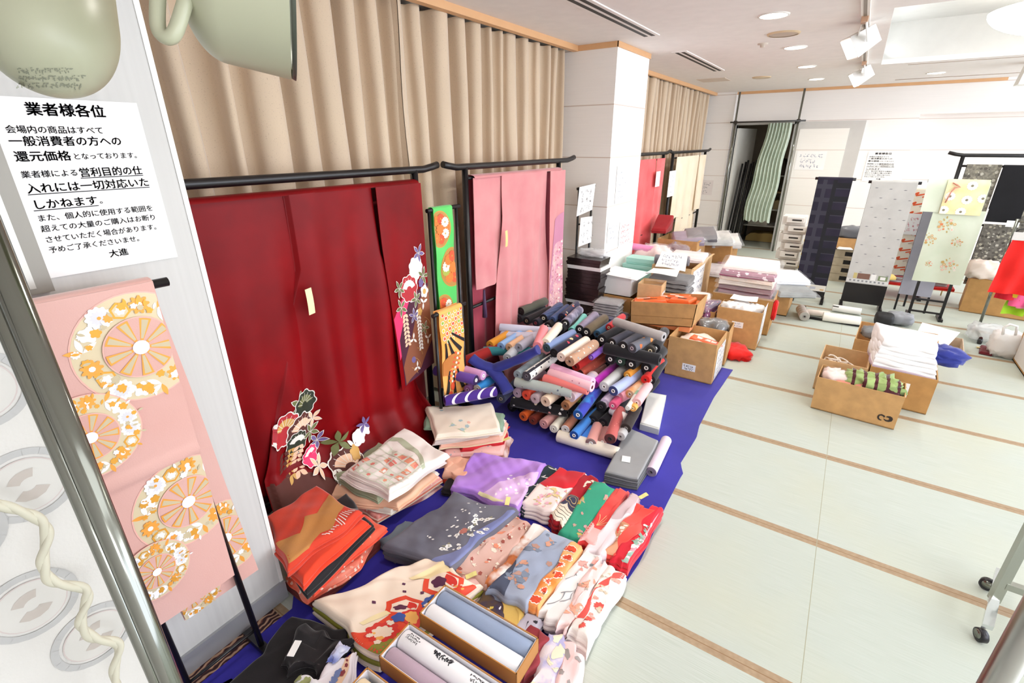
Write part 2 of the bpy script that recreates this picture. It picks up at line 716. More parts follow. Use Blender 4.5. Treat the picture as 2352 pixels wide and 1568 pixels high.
# storage room behind the open doorway
b = B()
b.box(-2.3, -2.25, YB + .12, 11.7, 0, 2.5)
b.box(-.75, -.7, YB + .12, 11.7, 0, 2.5)
b.box(-2.3, -.7, 11.7, 11.76, 0, 2.5)
b.box(-2.3, -.7, YB + .12, 11.76, 2.42, 2.5)
b.build('wall_storage', plain('#cfc3b0', .85), kind='structure')
b = B()
b.box(-2.3, -.7, YB, 11.76, -.05, -.001)
b.build('floor_storage', plain('#8b8f8d', .6), kind='structure')


def curtain(label, y0, y1, X, seed, h='#d8c2a6', amp=.078, per=(.11, .24), zt=2.655):
    r = random.Random(seed)
    ks = [y0]
    while ks[-1] < y1:
        ks.append(ks[-1] + r.uniform(*per))
    am = [r.uniform(.5, 1.3) for _ in ks]
    ov = [r.uniform(.02, .17) * r.choice((1, 1, -.6)) for _ in ks]
    g = sines(seed + 5, 5, 1, 3)
    nz = 18
    n = 16
    rows = []
    for j in range(nz + 1):
        z = .03 + (zt - .03) * j / nz
        lo = 1 - (z / zt) ** 2 * .55
        row = []
        for k in range(len(ks) - 1):
            w = ks[k + 1] - ks[k]
            for i in range(n):
                t = i / n
                y = ks[k] + w * (t + ov[k] * sin(2 * pi * t) * 1.0 + .09 * sin(4 * pi * t)) + .035 * g(ks[k] * 3, z * .9) * lo
                a = amp * (am[k] * (1 - t) + am[k + 1] * t)
                x = X + a * (.75 + .25 * g(k * 1.7, z * 1.4)) * -cos(2 * pi * t) + .008 * g(y * 9, z * 3)
                row.append((x, min(max(y, y0 - .02), y1 + .02), z))
        rows.append(row)
    b = B()
    b.grid(rows, 0)
    b.grid([[(p[0] - .006, p[1], p[2]) for p in rw] for rw in rows], 0, flip=True)
    for rw in (rows[0], rows[-1]):
        b.grid([rw, [(p[0] - .006, p[1], p[2]) for p in rw]], 0)
    t = NT('velvet_curtain')
    c = lin(h)
    n1 = t.noise(3.5, 3, sc=(1, 1, .35))
    n2 = t.noise(190, 2)
    col = t.mix(n1, tuple(x * .86 for x in c[:3]) + (1,), tuple(x * 1.1 for x in c[:3]) + (1,))
    col = t.mix(t.ramp(n2, [(.62, (0, 0, 0, 1)), (.72, (.55, .55, .55, 1))]), col, lin('#a8917a'))
    t.l(col, t.b.inputs['Base Color'])
    t.b.inputs['Roughness'].default_value = .85
    t.b.inputs['Sheen Weight'].default_value = .6
    t.bump(n2, .15, .001)
    b.build('curtain', t.m, label=label, cat='curtain', group='beige velvet curtains along the left wall')


curtain('long beige velvet curtain behind the red kimono, nearest the white panel', -.6, 2.36, -2.46, 3)
curtain('beige velvet curtain between the red kimono rack and the pillar', 2.33, 4.57, -2.47, 11)
curtain('narrow beige velvet curtain in the far corner beyond the pillar', 5.42, 10.1, -2.48, 23, per=(.14, .3))

# ------------------------------------------------------------------ far doorway
DG = plain('#a9a8a3', .5)
b = B()
for x in (-1.975, -1.0):
    b.box(x - .025, x + .025, YB - .03, YB + .14, 0, 2.2)
b.box(-1.975, -1.0, YB - .03, YB + .14, 2.15, 2.2)
b.build('trim_5', DG, kind='structure')
b = B()
b.box(-.98, -.02, YB - .025, YB, 0, 2.18)
b.build('trim_6', plain('#cbc8c3', .5), kind='structure')
b = B()
b.box(-.93, -.22, YB - .035, YB - .02, .0, 2.07)
b.build('door_1', wallmat('#f4f1ea', True, 'door_panel'), base=(0, 0, 0), kind='structure')
b = B()
b.hexa([(-1.94, YB + .02, .02), (-1.905, YB + .02, .02), (-1.72, YB + .75, .02), (-1.755, YB + .75, .02), (-1.94, YB + .02, 2.1), (-1.905, YB + .02, 2.1), (-1.72, YB + .75, 2.1), (-1.755, YB + .75, 2.1)])
b.build('door_2', plain('#eceae2', .5), kind='structure')

t = empty('pipe_frame', (-1.45, YB - .12, 0), 'chrome pipe frame standing round the open storage doorway', 'frame')
for x in (-1.96, -.97):
    b = B()
    b.tube([(x, YB - .12, 0), (x, YB - .12, CE - .01)], .016, 10)
    b.build('upright', CHROME, t)
    b = B()
    b.lathe((x, YB - .12, 2.17), (0, 0, 1), [(0, .0), (0, .03), (.05, .03), (.05, 0)], 10)
    b.build('clamp', plain('#55534f', .4, .6), t)
b = B()
b.tube([(-2.04, YB - .15, 2.195), (-.86, YB - .15, 2.195)], .013, 10)
b.build('crossbar', plain('#4b4a48', .4, .5), t)

# pale green curtain bunched over the crossbar
b = B()
r_ = random.Random(4)
rows = []
for j in range(15):
    u = j / 14
    z = 2.17 - 1.66 * u
    lx = -1.42 - .14 * min(1, u * 1.3)
    rx = -1.06 - .06 * u
    rows.append([(lx + (rx - lx) * i / 48 + .012 * sin(j * .9), YB - .1 + (.055 - .02 * u) * sin(i * .95 + .25 * sin(j * .5)) * (.7 + .4 * u), z + .02 * sin(i * .5) * (j == 14)) for i in range(49)])
b.grid(rows, 0)
b.grid([[(x, y + .006, z) for x, y, z in rw] for rw in rows], 0, flip=True)
b.build('doorway_curtain', fab('#cfdccb', '#b9c9b6', 3), label='pale green curtain bunched on the bar across the storage doorway', cat='curtain')

# things in the storage room
t = empty('display_stand', (-1.72, YB + .1, 0), 'bundle of black folded display stands leaning inside the storage doorway', 'stand')
for k in range(6):
    b = B()
    x = -1.86 + .045 * k
    b.tube([(x + .02, YB + .02 + .03 * (k % 2), .02), (x + .09, YB + .12 + .05 * (k % 2), 1.5 + .03 * (k % 3))], .018, 8)
    b.build('pole', BLACK, t)
b = B()
b.box(-1.9, -1.55, YB - .02, YB + .22, .0, .12)
b.build('foot', BLACK, t)
t = empty('storage_shelf', (-1.3, 11.2, 0), 'dark open shelf of papers and boxes inside the storage room', 'shelf')
for k, z in enumerate((.3, .62, .95, 1.25)):
    b = B()
    b.box(-1.7, -.85, 10.95, 11.5, z, z + .025)
    b.build('shelf_board', plain('#b79a68' if k == 2 else '#c9c9c4', .5), t)
for x, y in ((-1.69, 10.96), (-.87, 10.96), (-1.69, 11.48), (-.87, 11.48)):
    b = B()
    b.box(x - .015, x + .015, y - .015, y + .015, 0, 1.3)
    b.build('post', plain('#3a3833', .5), t)
for i, (x0, x1, z, h, c, nm, lb) in enumerate(((-1.6, -1.25, .325, .1, '#d8d4c8', 'paper_stack', 'stack of pale papers low on the storage shelf'), (-1.2, -.95, .645, .16, '#b6a27c', 'carton', 'small tan carton in the middle of the storage shelf'),
                                     (-1.62, -1.2, .975, .12, '#6d675c', 'carton', 'dark flat carton on the third storage shelf'), (-1.6, -1.1, 1.275, .3, '#43352c', 'bundle', 'dark brown bundle on top of the storage shelf'),
                                     (-1.6, -1.0, .0, .16, '#b89f63', 'paper_bag', 'tan paper bag on the floor under the storage shelf'))):
    b = B()
    g = sines(i, 4, 4, 9)
    rows = [[(x0 + (x1 - x0) * u / 8, 11.0 + .4 * v / 5, z + h * (1 - .5 * abs(2 * u / 8 - 1) ** 6 * (i > 2)) * (1 + .12 * g(u, v))) for u in range(9)] for v in range(6)]
    b.grid(rows, 0)
    b.grid([[(p[0], p[1], z) for p in rw] for rw in rows], 0, flip=True)
    for e in (rows[0], rows[-1], [q[0] for q in rows], [q[-1] for q in rows]):
        b.grid([e, [(p[0], p[1], z) for p in e]], 0, False)
    b.build(nm, plain(c, .8), label=lb, cat=nm.replace('_', ' '))


# ------------------------------------------------------------------ ceiling fittings
def vent(y0, y1, x, label):
    t = empty('ceiling_vent', (x, (y0 + y1) / 2, CE), label, 'vent', 'slot vents in the ceiling')
    b = B()
    b.box(x - .075, x + .075, y0 - .03, y1 + .03, CE - .008, CE)
    b.build('frame', CEIL, t)
    for dx in (-.03, .03):
        b = B()
        b.box(x + dx - .016, x + dx + .016, y0, y1, CE - .0095, CE - .004)
        b.build('slot', plain('#2a2421', .6), t)


vent(2.4, 4.49, -1.64, 'long slot vent in the ceiling nearest the camera')
vent(5.43, 7.04, -1.665, 'slot vent in the ceiling beyond the pillar')
for i, (x, y, lb) in enumerate(((-.70, 4.33, 'round downlight in the ceiling nearest the camera'), (-.71, 5.82, 'round downlight just beyond the first ceiling speaker'), (-.73, 7.31, 'third round downlight of the row going to the back wall'),
                                (-.73, 8.8, 'last round downlight of the row by the back wall'), (.6, 8.98, 'single round downlight between the light cove and back wall'))):
    t = empty('downlight', (x, y, CE), lb, 'ceiling light', 'round downlights')
    b = B()
    b.lathe((x, y, CE - .008), (0, 0, 1), [(0, .088), (0, .1), (.008, .104)], 28)
    b.build('trim_ring', plain('#f4f0ea', .4), t)
    b = B()
    b.lathe((x, y, CE - .006), (0, 0, 1), [(0, 0), (0, .09)], 28)
    b.build('lens', plain('#fff6ea', .4, emit=9), t)
for x, y, r, lb in ((-.72, 5.06, .125, 'round ceiling speaker with grey mesh between two downlights'), (-1.33, 8.11, .12, 'round flat ceiling speaker near the far corner')):
    t = empty('ceiling_speaker', (x, y, CE), lb, 'speaker')
    b = B()
    b.lathe((x, y, CE - .012), (0, 0, 1), [(0, r * .86), (0, r * .95), (.012, r)], 28)
    b.build('rim', plain('#dcc3a0', .5), t)
    b = B()
    b.lathe((x, y, CE - .011), (0, 0, 1), [(0, 0), (.002, r * .87)], 28)
    b.build('grille', plain('#c5b4a4' if r > .122 else '#e0cdb2', .7), t)
b = B()
b.lathe((-.93, 5.45, CE - .03), (0, 0, 1), [(0, 0), (0, .02), (.02, .022), (.022, .045), (.03, .045)], 16)
b.build('smoke_detector', plain('#d9cbbd', .5), label='tiny round detector on the ceiling beside the first speaker', cat='detector')
b = B()
b.box(-2.13, -1.75, 7.85, 8.25, CE - .006, CE)
b.build('access_hatch', plain('#dccbbd', .7), label='square hatch cover in the ceiling by the far curtain', cat='hatch')

t = empty('lighting_track', (-.165, 5.5, CE), 'narrow white lighting track along the ceiling beside the cove', 'track')
b = B()
b.box(-.19, -.14, 2.6, 8.0, CE - .022, CE)
b.build('rail', plain('#e7ded4', .5), t)
b = B()
b.box(-.175, -.155, 2.6, 8.0, CE - .0235, CE - .018)
b.build('slot', plain('#85786a', .5), t)


def spot(x, y, label, yaw):
    t = empty('track_spotlight', (x, y, CE - .02), label, 'spotlight', 'white spotlights on the far track')
    Wm = plain('#efeeea', .4)
    b = B()
    b.box(x - .02, x + .02, y - .05, y + .05, CE - .055, CE - .022)
    b.build('adapter', plain('#c9a184', .5), t)
    b = B()
    d = Vector((cos(yaw), sin(yaw), -.65)).normalized()
    c = Vector((x, y + .3, CE - .125))
    sd = d.cross(Vector((0, 0, 1))).normalized()
    for s in (-1, 1):
        b.slat(Vector((x, y, CE - .05)) + sd * .03 * s, c + sd * .085 * s, (0, 0, 1), .035, .006)
    b.build('bracket', Wm, t)
    b = B()
    up = sd.cross(d).normalized()
    q = lambda k, w: [c + d * k + sd * w * i + up * w * j for i, j in ((-1, -1), (1, -1), (1, 1), (-1, 1))]
    b.hexa(q(-.09, .062) + q(.09, .08))
    b.build('housing', Wm, t)
    b = B()
    b.hexa(q(.0905, .07) + q(.094, .07))
    b.build('lens', plain('#fffaf0', .3, emit=2.5), t)
    return t


spot(-.165, 4.66, 'white spotlight hanging from the ceiling track nearest the pendant bowl', 3.6)
spot(-.165, 7.1, 'smaller white spotlight farther along the ceiling track', 3.4)

t = empty('pendant_lamp', (1.27, 6.4, 3.1), 'large glowing white bowl pendant inside the ceiling cove', 'lamp')
b = B()
pr = []
for k in range(13):
    a = pi / 2 * k / 12
    pr.append((.2 * (1 - cos(a)), .6 * sin(a)))
pr += [(.2, .585)] + [(.2 * (1 - cos(pi / 2 * k / 12)) + .012, .585 * sin(pi / 2 * k / 12)) for k in range(11, -1, -1)]
b.lathe((1.27, 6.4, 2.68), (0, 0, 1), pr, 40)
b.build('bowl', plain('#fffdf8', .4, emit=3.0), t)
for k in range(3):
    a = 2.6 + k * 2.1
    b = B()
    b.tube([(1.27 + .56 * cos(a), 6.4 + .56 * sin(a), 2.87), (1.27 + .05 * cos(a), 6.4 + .05 * sin(a), 3.09)], .008, 8)
    b.build('rod', plain('#e8e6e0', .3), t)
b = B()
b.lathe((1.27, 6.4, 3.06), (0, 0, 1), [(0, 0), (0, .08), (.04, .08)], 20)
b.build('ceiling_cap', plain('#e8e6e0', .3), t)
t = empty('projector', (2.0, 8.45, CE), 'white box fixed to the ceiling at the right edge', 'projector')
b = B()
b.hexa([(1.33, 8.35, 2.46), (1.7, 8.35, 2.46), (1.7, 8.6, 2.46), (1.33, 8.6, 2.46), (1.36, 8.38, CE), (1.66, 8.38, CE), (1.66, 8.57, CE), (1.36, 8.57, CE)])
b.build('casing', plain('#f2f1ec', .5), t)

# two near spotlights on a second track right beside the camera
NB = plain('#b5b69b', .38)


def near_spot(label, c, e, r, yoke, lab=None):
    """lamp head from rear tip c to lens centre e"""
    t = empty('track_spotlight', c, label, 'spotlight', 'pale grey-green spotlights hanging beside the camera')
    ln = (e - c).length
    d = (e - c).normalized()
    b = B()
    pr = [(0, 0)] + [(ln * .36 * (1 - cos(pi / 2 * k / 9)), r * (.3 + .7 * sin(pi / 2 * k / 9) ** .9)) for k in range(0, 10)]
    pr = [(0, 0)] + [(ln * .4 * (1 - cos(pi / 2 * k / 24)), r * sin(pi / 2 * k / 24) ** .72) for k in range(1, 25)]
    pr += [(ln * .7, r * 1.03), (ln * .985, r * 1.06)]
    b.lathe(c, d, pr, 64)
    b.build('housing', NB, t)
    from mathutils.bvhtree import BVHTree
    bvh = BVHTree.FromPolygons([Vector(p) for p in b.v], b.f)
    if lab:
        o0 = Vector((0, 0, CAMH))

        def mp(x, y):
            rr = ray(x, -y).normalized()
            h = bvh.ray_cast(o0, rr)[0]
            return (h if h is not None else o0 + rr * .55) - rr * .0006
        sb = scribble(mp, lab[0], lab[1], -lab[3], -lab[2], 3, 17, 2.2, 1.3)
        sb.build('rating_plate', plain('#8d907d', .6), t)
    b = B()
    b.lathe(e, d, [(0, r * 1.05), (.004, r * 1.07), (.004, r * .96), (.0, r * .94)], 40)
    b.build('lens_rim', plain('#55594f', .4, .5), t)
    b = B()
    b.lathe(c + d * ln * .97, d, [(0, 0), (0, r * .9)], 40)
    b.build('lens', plain('#fff2dd', .3, emit=2), t)
    if yoke:
        b = B()
        sm = []
        for i in range(len(yoke) - 1):
            p0, p1, p2, p3 = yoke[max(i - 1, 0)], yoke[i], yoke[i + 1], yoke[min(i + 2, len(yoke) - 1)]
            for k in range(6):
                u = k / 6
                sm.append(.5 * ((2 * p1) + (p2 - p0) * u + (2 * p0 - 5 * p1 + 4 * p2 - p3) * u * u + (3 * p1 - p0 - 3 * p2 + p3) * u ** 3))
        b.tube(sm, .0062, 16)
        b.build('yoke', NB, t)
    b = B()
    p0 = c + d * ln * .5 + Vector((0, 0, r * .95))
    b.tube([p0, (p0.x, p0.y, CE - .03)], .012, 12)
    b.build('stem', NB, t)
    b = B()
    b.box(p0.x - .02, p0.x + .02, p0.y - .06, p0.y + .06, CE - .05, CE - .004)
    b.build('adapter', NB, t)
    return t
_c = Vector((0, 0, CAMH))
_at = lambda x, y, k: _c + ray(x, y) * k
near_spot('pale grey-green spotlight in front of the curtain, seen from its side', _at(400, -100, .455), _at(662, -38, .4955), .083, [_at(x, y, k) for x, y, k in ((368, -60, .43), (362, 10, .43), (364, 66, .43), (382, 86, .43), (402, 74, .43), (424, 10, .43), (446, -60, .43))])
near_spot('pale grey-green spotlight in front of the white panel, seen from behind', _at(118, 172, .46), _at(84, -150, .53), .059, None, (25, 200, 152, 204))

# ------------------------------------------------------------------ partition panel, whiteboard, notice
PX = -1.72
tp = NT('partition_cloth')
_s = tp.noise(1, 1, sc=(2, 60, .4))
tp.l(tp.mix(_s, lin('#c2c1bd'), lin('#cfceca')), tp.b.inputs['Base Color'])
tp.b.inputs['Roughness'].default_value = .6
t = empty('partition_panel', (PX - .02, .2, 0), 'tall white partition panel with a grey base rail and the black lettered notice', 'partition')
b = B()
b.box(PX - .035, PX, -.9, .725, .1, 2.32)
b.build('board', tp.m, t)
b = B()
b.box(PX - .038, PX + .003, .725, .74, .085, 2.33)
b.build('edge_strip', plain('#e8e7e3', .3), t)
b = B()
b.box(PX - .045, PX + .012, -.9, .742, .005, .1)
b.build('base_rail', plain('#a3a4a8', .45, .3), t)

t = empty('whiteboard', (PX + .012, -.1, 1.5), 'grey framed whiteboard leaning on the partition at the left edge', 'board')
b = B()
b.box(PX + .003, PX + .015, -.6, .31, 1.54, 2.2)
b.build('surface', plain('#cfd3cf', .25), t)
b = B()
b.box(PX + .002, PX + .028, .305, .352, 1.515, 2.2)
b.box(PX + .002, PX + .028, -.6, .305, 1.515, 1.545)
b.build('frame', plain('#8e8a80', .4, .3), t)
b = B()
b.box(PX + .028, PX + .031, .305, .318, 1.53, 2.2)
b.build('frame_lip', plain('#c4c2b8', .3, .4), t)

# the notice in its own page units: x 0..297, y 0..420 (mm, y up), laid out as the sheet reads
PAGE = [('業者様各位', 53, 386, 33, .024, 162), ('会場内の商品はすべて', 4, 342, 20, .010, 194), ('一般消費者の方への', 2, 312, 26, .016, 231), ('還元価格', 2, 275, 27, .018, 110), ('となっております。', 116, 276, 18, .009, 145),
        ('業者様による', 2, 234, 19, .010, 112), ('営利目的の仕', 118, 231, 26, .016, 146), ('入れには一切対応いた', 2, 196, 27, .016, 270), ('しかねます', 2, 155, 27, .016, 136), ('。', 142, 156, 20, .010, 7), ('また、個人的に使用する範囲を', 2, 123, 19, .009, 262),
        ('超えての大量のご購入はお断り', 2, 95, 19, .009, 262), ('させていただく場合があります。', 2, 66, 19, .009, 258), ('予めご了承くださいませ。', 2, 38, 19, .009, 206), ('大進', 126, 3, 23, .018, 46)]


def notice(name, base_fn, label, k=1.0):
    t = empty(name, base_fn(148, -25), label, 'notice')
    b = B()
    b.grid([[base_fn(-14 + 311 * i / 6, -30 + 455 * j / 8) for i in range(7)] for j in range(9)], 0, False)
    b.build('paper', PAPER, t)
    tb = text_mesh([(a, x, y, s, bo) for a, x, y, s, bo, w in PAGE], lambda x, y: Vector(base_fn(x, y, .0012)), {a: w for a, x, y, s, bo, w in PAGE})
    for x0, x1, y in ((118, 264, 225), (2, 272, 190), (2, 138, 149)):
        tb.poly([base_fn(x0, y, .0012), base_fn(x1, y, .0012), base_fn(x1, y + 2.2, .0012), base_fn(x0, y + 2.2, .0012)])
    tb.build('lettering', INK, t)
    return t


notice('notice_sheet', lambda x, y, o=0: (PX + .003 + o + .004 * (y < 10) * 0, .371 + x / 297 * .297, 1.573 + y / 420 * .402), 'large white paper notice of black Japanese lettering on the partition panel')


# ------------------------------------------------------------------ obi on a stand before the panel
def obi_stand(name, label, X, y0, y1, z, zf=0.0, r=.013, lean=0.0, over=.035):
    t = empty(name, (X, (y0 + y1) / 2, zf), label, 'stand')
    b = B()
    b.tube([(X, y0 - .02, z), (X, y1 + over, z)], r, 14)
    b.build('rod', BLACK, t)
    for y in (y0, y1):
        b = B()
        yb = y + lean * (1 if y > y0 else .5)
        b.tube([(X, y, z), (X, yb, zf + .02)], r * .85, 12)
        b.build('post', BLACK, t)
        b = B()
        b.box(X - .11, X + .11, yb - .015, yb + .015, zf, zf + .03)
        b.build('foot', BLACK, t)
    b = B()
    b.tube([(X, y0 + lean * .5, zf + .12), (X, y1 + lean, zf + .12)], .006, 8)
    b.build('lower_bar', BLACK, t)
    return t


obi_stand('obi_stand', 'black obi stand before the white partition panel holding the pink obi', -1.575, .262, .485, 1.508, lean=.055, over=.085)
# pink obi with wheels and flowers
OP = [fab('#d6a59a', '#dcb1a7', 2, sheen=.5, rough=.55), plain('#f0b7a8', .5), plain('#d9c8a4', .45, .1), plain('#f0a444', .45, .15), plain('#f4f2f0', .5), plain('#e6a53c', .4, .3), plain('#dcdadd', .5), plain('#c9ba98', .5)]


def wheel(x, y, R, rnd, half=0):
    it = [(m_disc(x, y, R, n=40), 1), (m_disc(x, y, R * .975, n=40), 2)]
    for k in range(16):
        a = 2 * pi * k / 16 + .2
        rr = R * rnd.uniform(.72, .82)
        cx, cy = x + rr * cos(a), y + rr * sin(a)
        ty = k % 5
        if ty == 0:
            it += [(m_flower(cx, cy, R * .2, 12, .2), 4), (m_flower(cx, cy, R * .13, 12, .3), 6), (m_disc(cx, cy, R * .03, n=8), 3)]
        elif ty == 1:
            it += [(m_poly(cx, cy, R * .16, 6, .3), 5), (m_poly(cx, cy, R * .12, 6, .3), 2), (m_flower(cx, cy, R * .08, 6), 4)]
        elif ty == 2:
            it += [(m_flower(cx, cy, R * .17, 9, .4), 3), (m_disc(cx, cy, R * .05, n=8), 4)]
        elif ty == 3:
            it += [(m_leaf(cx, cy, R * .26, R * .09, a + q), 4 if q % 2 else 3) for q in (0, 1.2, 2.4)]
        else:
            it += [(m_flower(cx, cy, R * .15, 5, .35), 4), (m_flower(cx + R * .1, cy, R * .09, 5, .35), 5)]
    for k in range(26):
        a = k * 2.4
        rr = R * rnd.uniform(.62, .92)
        cx, cy = x + rr * cos(a), y + rr * sin(a)
        it += [(m_flower(cx, cy, R * rnd.uniform(.05, .085), rnd.choice((5, 6, 8)), .35), rnd.choice((3, 4, 5, 5, 7)))]
        it += [(m_leaf(cx + .01, cy, R * .13, R * .05, a), rnd.choice((5, 4, 7)))]
    it += [(m_disc(x, y, R * .56, n=36), 1), (m_disc(x, y, R * .54, n=36), 0)]
    for k in range(9):
        a = 2 * pi * k / 9
        it += [(m_sector(x, y, R * .12, R * .53, a, a + .36), 3), (m_sector(x, y, R * .16, R * .5, a + .07, a + .29), 7)]
    it += [(m_disc(x, y, R * .13, n=16), 4)]
    return it


rnd = random.Random(5)
oy0, oy1, oz = .262, .522, 1.524
g1 = sines(8, 4, 1, 3)
SF = lambda a, c: Vector((-1.545 + .005 * g1(a * 6, c * 5) + .012 * (sin(min(1, max(0, (c - .52) / .03)) * pi)) + .0 * c, oy0 + a * (1 - .05 * c) + .0 * c, oz - c))
NF = lambda a, c: Vector((1, 0, 0))
t = empty('obi', (-1.55, .39, .45), 'pale pink obi woven with gold and white flower wheels, hung on the stand', 'obi')
b = B()
sheet(b, SF, NF, 0, .262, 0, 1.075, 14, 60)
it = wheel(.19, .17, .155, rnd)
it += wheel(.02, .37, .12, rnd)
it += wheel(.19, .70, .155, rnd)
it += wheel(.05, .87, .10, rnd)
decals(b, SF, NF, it, .0008, (.002, .26, .005, 1.07))
b.build('front_panel', OP, t)
SB = lambda a, c: Vector((-1.597 + .006 * g1(a * 5, c * 4 + 9), oy0 + .012 + a + .062 * c, oz - c))
NB_ = lambda a, c: Vector((1, 0, 0))
b = B()
sheet(b, SB, NB_, 0, .262, 0.0, 1.17, 12, 40)
decals(b, SB, NB_, wheel(.2, .95, .15, rnd) + wheel(.04, 1.08, .1, rnd), .0012, (.002, .26, .005, 1.165))
b.build('back_panel', OP, t)
b = B()
b.grid([[(-1.571 + .026 * cos(pi * k / 8), oy0 + .262 * i / 6, oz - .004 + .012 * sin(pi * k / 8)) for i in range(7)] for k in range(9)], 0)
b.build('fold_over', OP[0], t)

# ------------------------------------------------------------------ near garment rack with a white kimono
t = empty('garment_rack', (-.6, .095, 0), 'chrome garment rack pole rising at the left edge of the photo', 'rack')
b = B()
b.tube([(-.6, .093, 0.05), (-.6, .097, 1.95)], .0108, 20)
b.build('upright', CHROME, t)
b = B()
b.tube([(-.615, .083, 0.05), (-.615, .087, 1.95)], .008, 16)
b.build('inner_upright', CHROME, t)
b = B()
b.tube([(-.6, .09, 1.93), (-.9, -.9, 1.93)], .0125, 12)
b.build('rail', CHROME, t)
b = B()
b.box(-.85, -.35, .07, .11, 0.0, .05)
b.build('foot', CHROME, t)
WK = [fab('#d2cfc9', '#cac7c0', 3, sheen=.1), plain('#b2b1ae', .7), plain('#c9c6bf', .7), plain('#b5aca3', .7), plain('#c4b7b2', .7)]
g2 = sines(21, 5, 2, 5)
SK = lambda a, c: Vector((-.80 + .012 * g2(a * 3, c * 1.5), -.75 + a, 1.66 - c))
t = empty('kimono', (-.8, -.3, .55), 'white kimono with grey ring crests hanging behind the chrome pole', 'kimono')
b = B()
sheet(b, SK, NF, 0, .868, 0, 1.2, 70, 90)
it = []
for px_, py_ in ((62, 1112), (68, 1385), (215, 1452), (-120, 1240), (-60, 900)):
    p = FX(px_, py_, -.8)
    x, y = p.y + .75, 1.66 - p.z
    it += [(q, 1) for q in m_ring(x, y, .041, .050, 36)] + [(m_disc(x, y, .037, n=28), 4), (m_disc(x, y, .0355, n=28), 2), (m_sector(x, y, .008, .022, .5, 2.4), 3), (m_sector(x + .004, y + .002, .012, .024, 3.6, 5.0), 3)]
decals(b, SK, NF, it, .0008, (0, .867, 0, 1.195))
b.build('body', WK, t)
b = B()
pts = []
ctl = [FX(x, y, -.74) for x, y in ((-40, 1150), (20, 1165), (85, 1190), (108, 1225), (98, 1290), (120, 1335), (190, 1350), (200, 1375), (185, 1430), (215, 1465), (272, 1480), (262, 1540), (275, 1600))]
for i in range(len(ctl) - 1):
    p0, p1, p2, p3 = ctl[max(i - 1, 0)], ctl[i], ctl[i + 1], ctl[min(i + 2, len(ctl) - 1)]
    for k in range(8):
        u = k / 8
        pts.append(.5 * ((2 * p1) + (p2 - p0) * u + (2 * p0 - 5 * p1 + 4 * p2 - p3) * u * u + (3 * p1 - p0 - 3 * p2 + p3) * u ** 3))
for ph in (0, pi):
    rows = []
    q = []
    for i, p in enumerate(pts):
        q.append(p + Vector((.0022 * sin(i * .4 + ph), .0022 * cos(i * .4 + ph), 0)))
    b.tube(q, .0046, 8)
b.build('twisted_rope', plain('#c8c4b0', .6), label='cream twisted cord hanging down over the white kimono', cat='cord')


# ------------------------------------------------------------------ kimono racks along the curtain
def kimono_rack(label, X, ya, yb, y0, y1, zt, zr, foot=True):
    t = empty('kimono_rack', (X, (ya + yb) / 2, 0), label, 'kimono rack', 'black kimono racks')
    b = B()
    ti = .05
    b.tube([(X, y0, zt + .022), (X, y0 + .05, zt + .012), (X, y0 + .13, zt), (X, y1 - .13, zt), (X, y1 - .05, zt + .012), (X, y1, zt + .022)], .021, 16)
    b.build('top_bar', BLACK, t)
    for y in (ya, yb):
        b = B()
        b.tube([(X, y, zt), (X, y, .03)], .0215, 14)
        b.build('post', BLACK, t)
        b = B()
        b.box(X - .17, X + .17, y - .02, y + .02, 0, .035)
        b.build('foot', BLACK, t)
    for z, r, nm in ((zr, .012, 'hanging_rod'), (.72, .012, 'middle_bar'), (.12, .012, 'lower_bar')):
        b = B()
        b.tube([(X, ya, z), (X, yb, z)], r, 10)
        b.build(nm, BLACK, t)
    return t


kimono_rack('black kimono rack that holds the red kimono', -2.2, .86, 2.225, .62, 2.432, 1.725, 1.65)
kimono_rack('black kimono rack that holds the pink kimono', -2.2, 2.705, 4.02, 2.486, 4.315, 1.725, 1.65)


def vsheet(b, X, y_of, z0, z1, foldf, ny=60, nz=40, mi=0, th=.004):
    """hanging cloth; y_of(u, z) gives the edge-to-edge position"""
    S = lambda u, z: Vector((X + foldf(y_of(u, z), z), y_of(u, z), z))
    sheet(b, S, NF, 0, 1, z1, z0, ny, nz, th, mi)
    return S


RED = [fab('#8a060e', '#70040a', 3, sheen=.0, rough=.45, bmp=.1, spec=.18), plain('#8a5034', .7), plain('#4a1830', .7), plain('#f3efe6', .6), plain('#b5262f', .6), plain('#6d7243', .6), plain('#d2a45a', .5), plain('#6f5f92', .6), plain('#f3c9a8', .6), plain('#e5356a', .6), plain('#5a2a22', .7), plain('#26301f', .6)]
CREAM, RD, OLV, GLD, VIO, PCH, MAG, DBR, DGN = 3, 4, 5, 6, 7, 8, 9, 10, 11
t = empty('kimono', (-2.2, 1.55, 0), 'deep red long-sleeved kimono with flowers at sleeve and hem, on the first rack', 'kimono', 'kimono hung on the racks along the curtain')
gr = sines(31, 6, 1.5, 4)


def rfold(y, z):
    h = max(0, 1.65 - z)
    v = .022 * sin((y - .95) * 15 + .5 * h) * min(1, h * 1.4) + .016 * sin((y - .6) * 31 + 1 + 1.1 * h) * min(1, h) + .012 * gr(y * 3, z * 2)
    return v * 1.0


# body: wide back sheet that pools on the floor
def body_y(u, z):
    k = max(0, (1.3 - z) / 1.3)
    return (1.33 - .5 * k) + u * ((1.85 + .33 * k) - (1.33 - .5 * k))


b = B()
S = lambda u, z: Vector((-2.142 + rfold(body_y(u, z), z) + (.0 if z > .3 else (.3 - z) * 1.15 * (1.15 - u * .8)) - .02 * (u < .02) - .02 * (u > .98), body_y(u, z), max(z, .012)))
sheet(b, S, NF, 0, 1, 1.655, -.1, 70, 60)
N2 = lambda a, c: Vector((1, 0, .25)).normalized()
rr = random.Random(12)


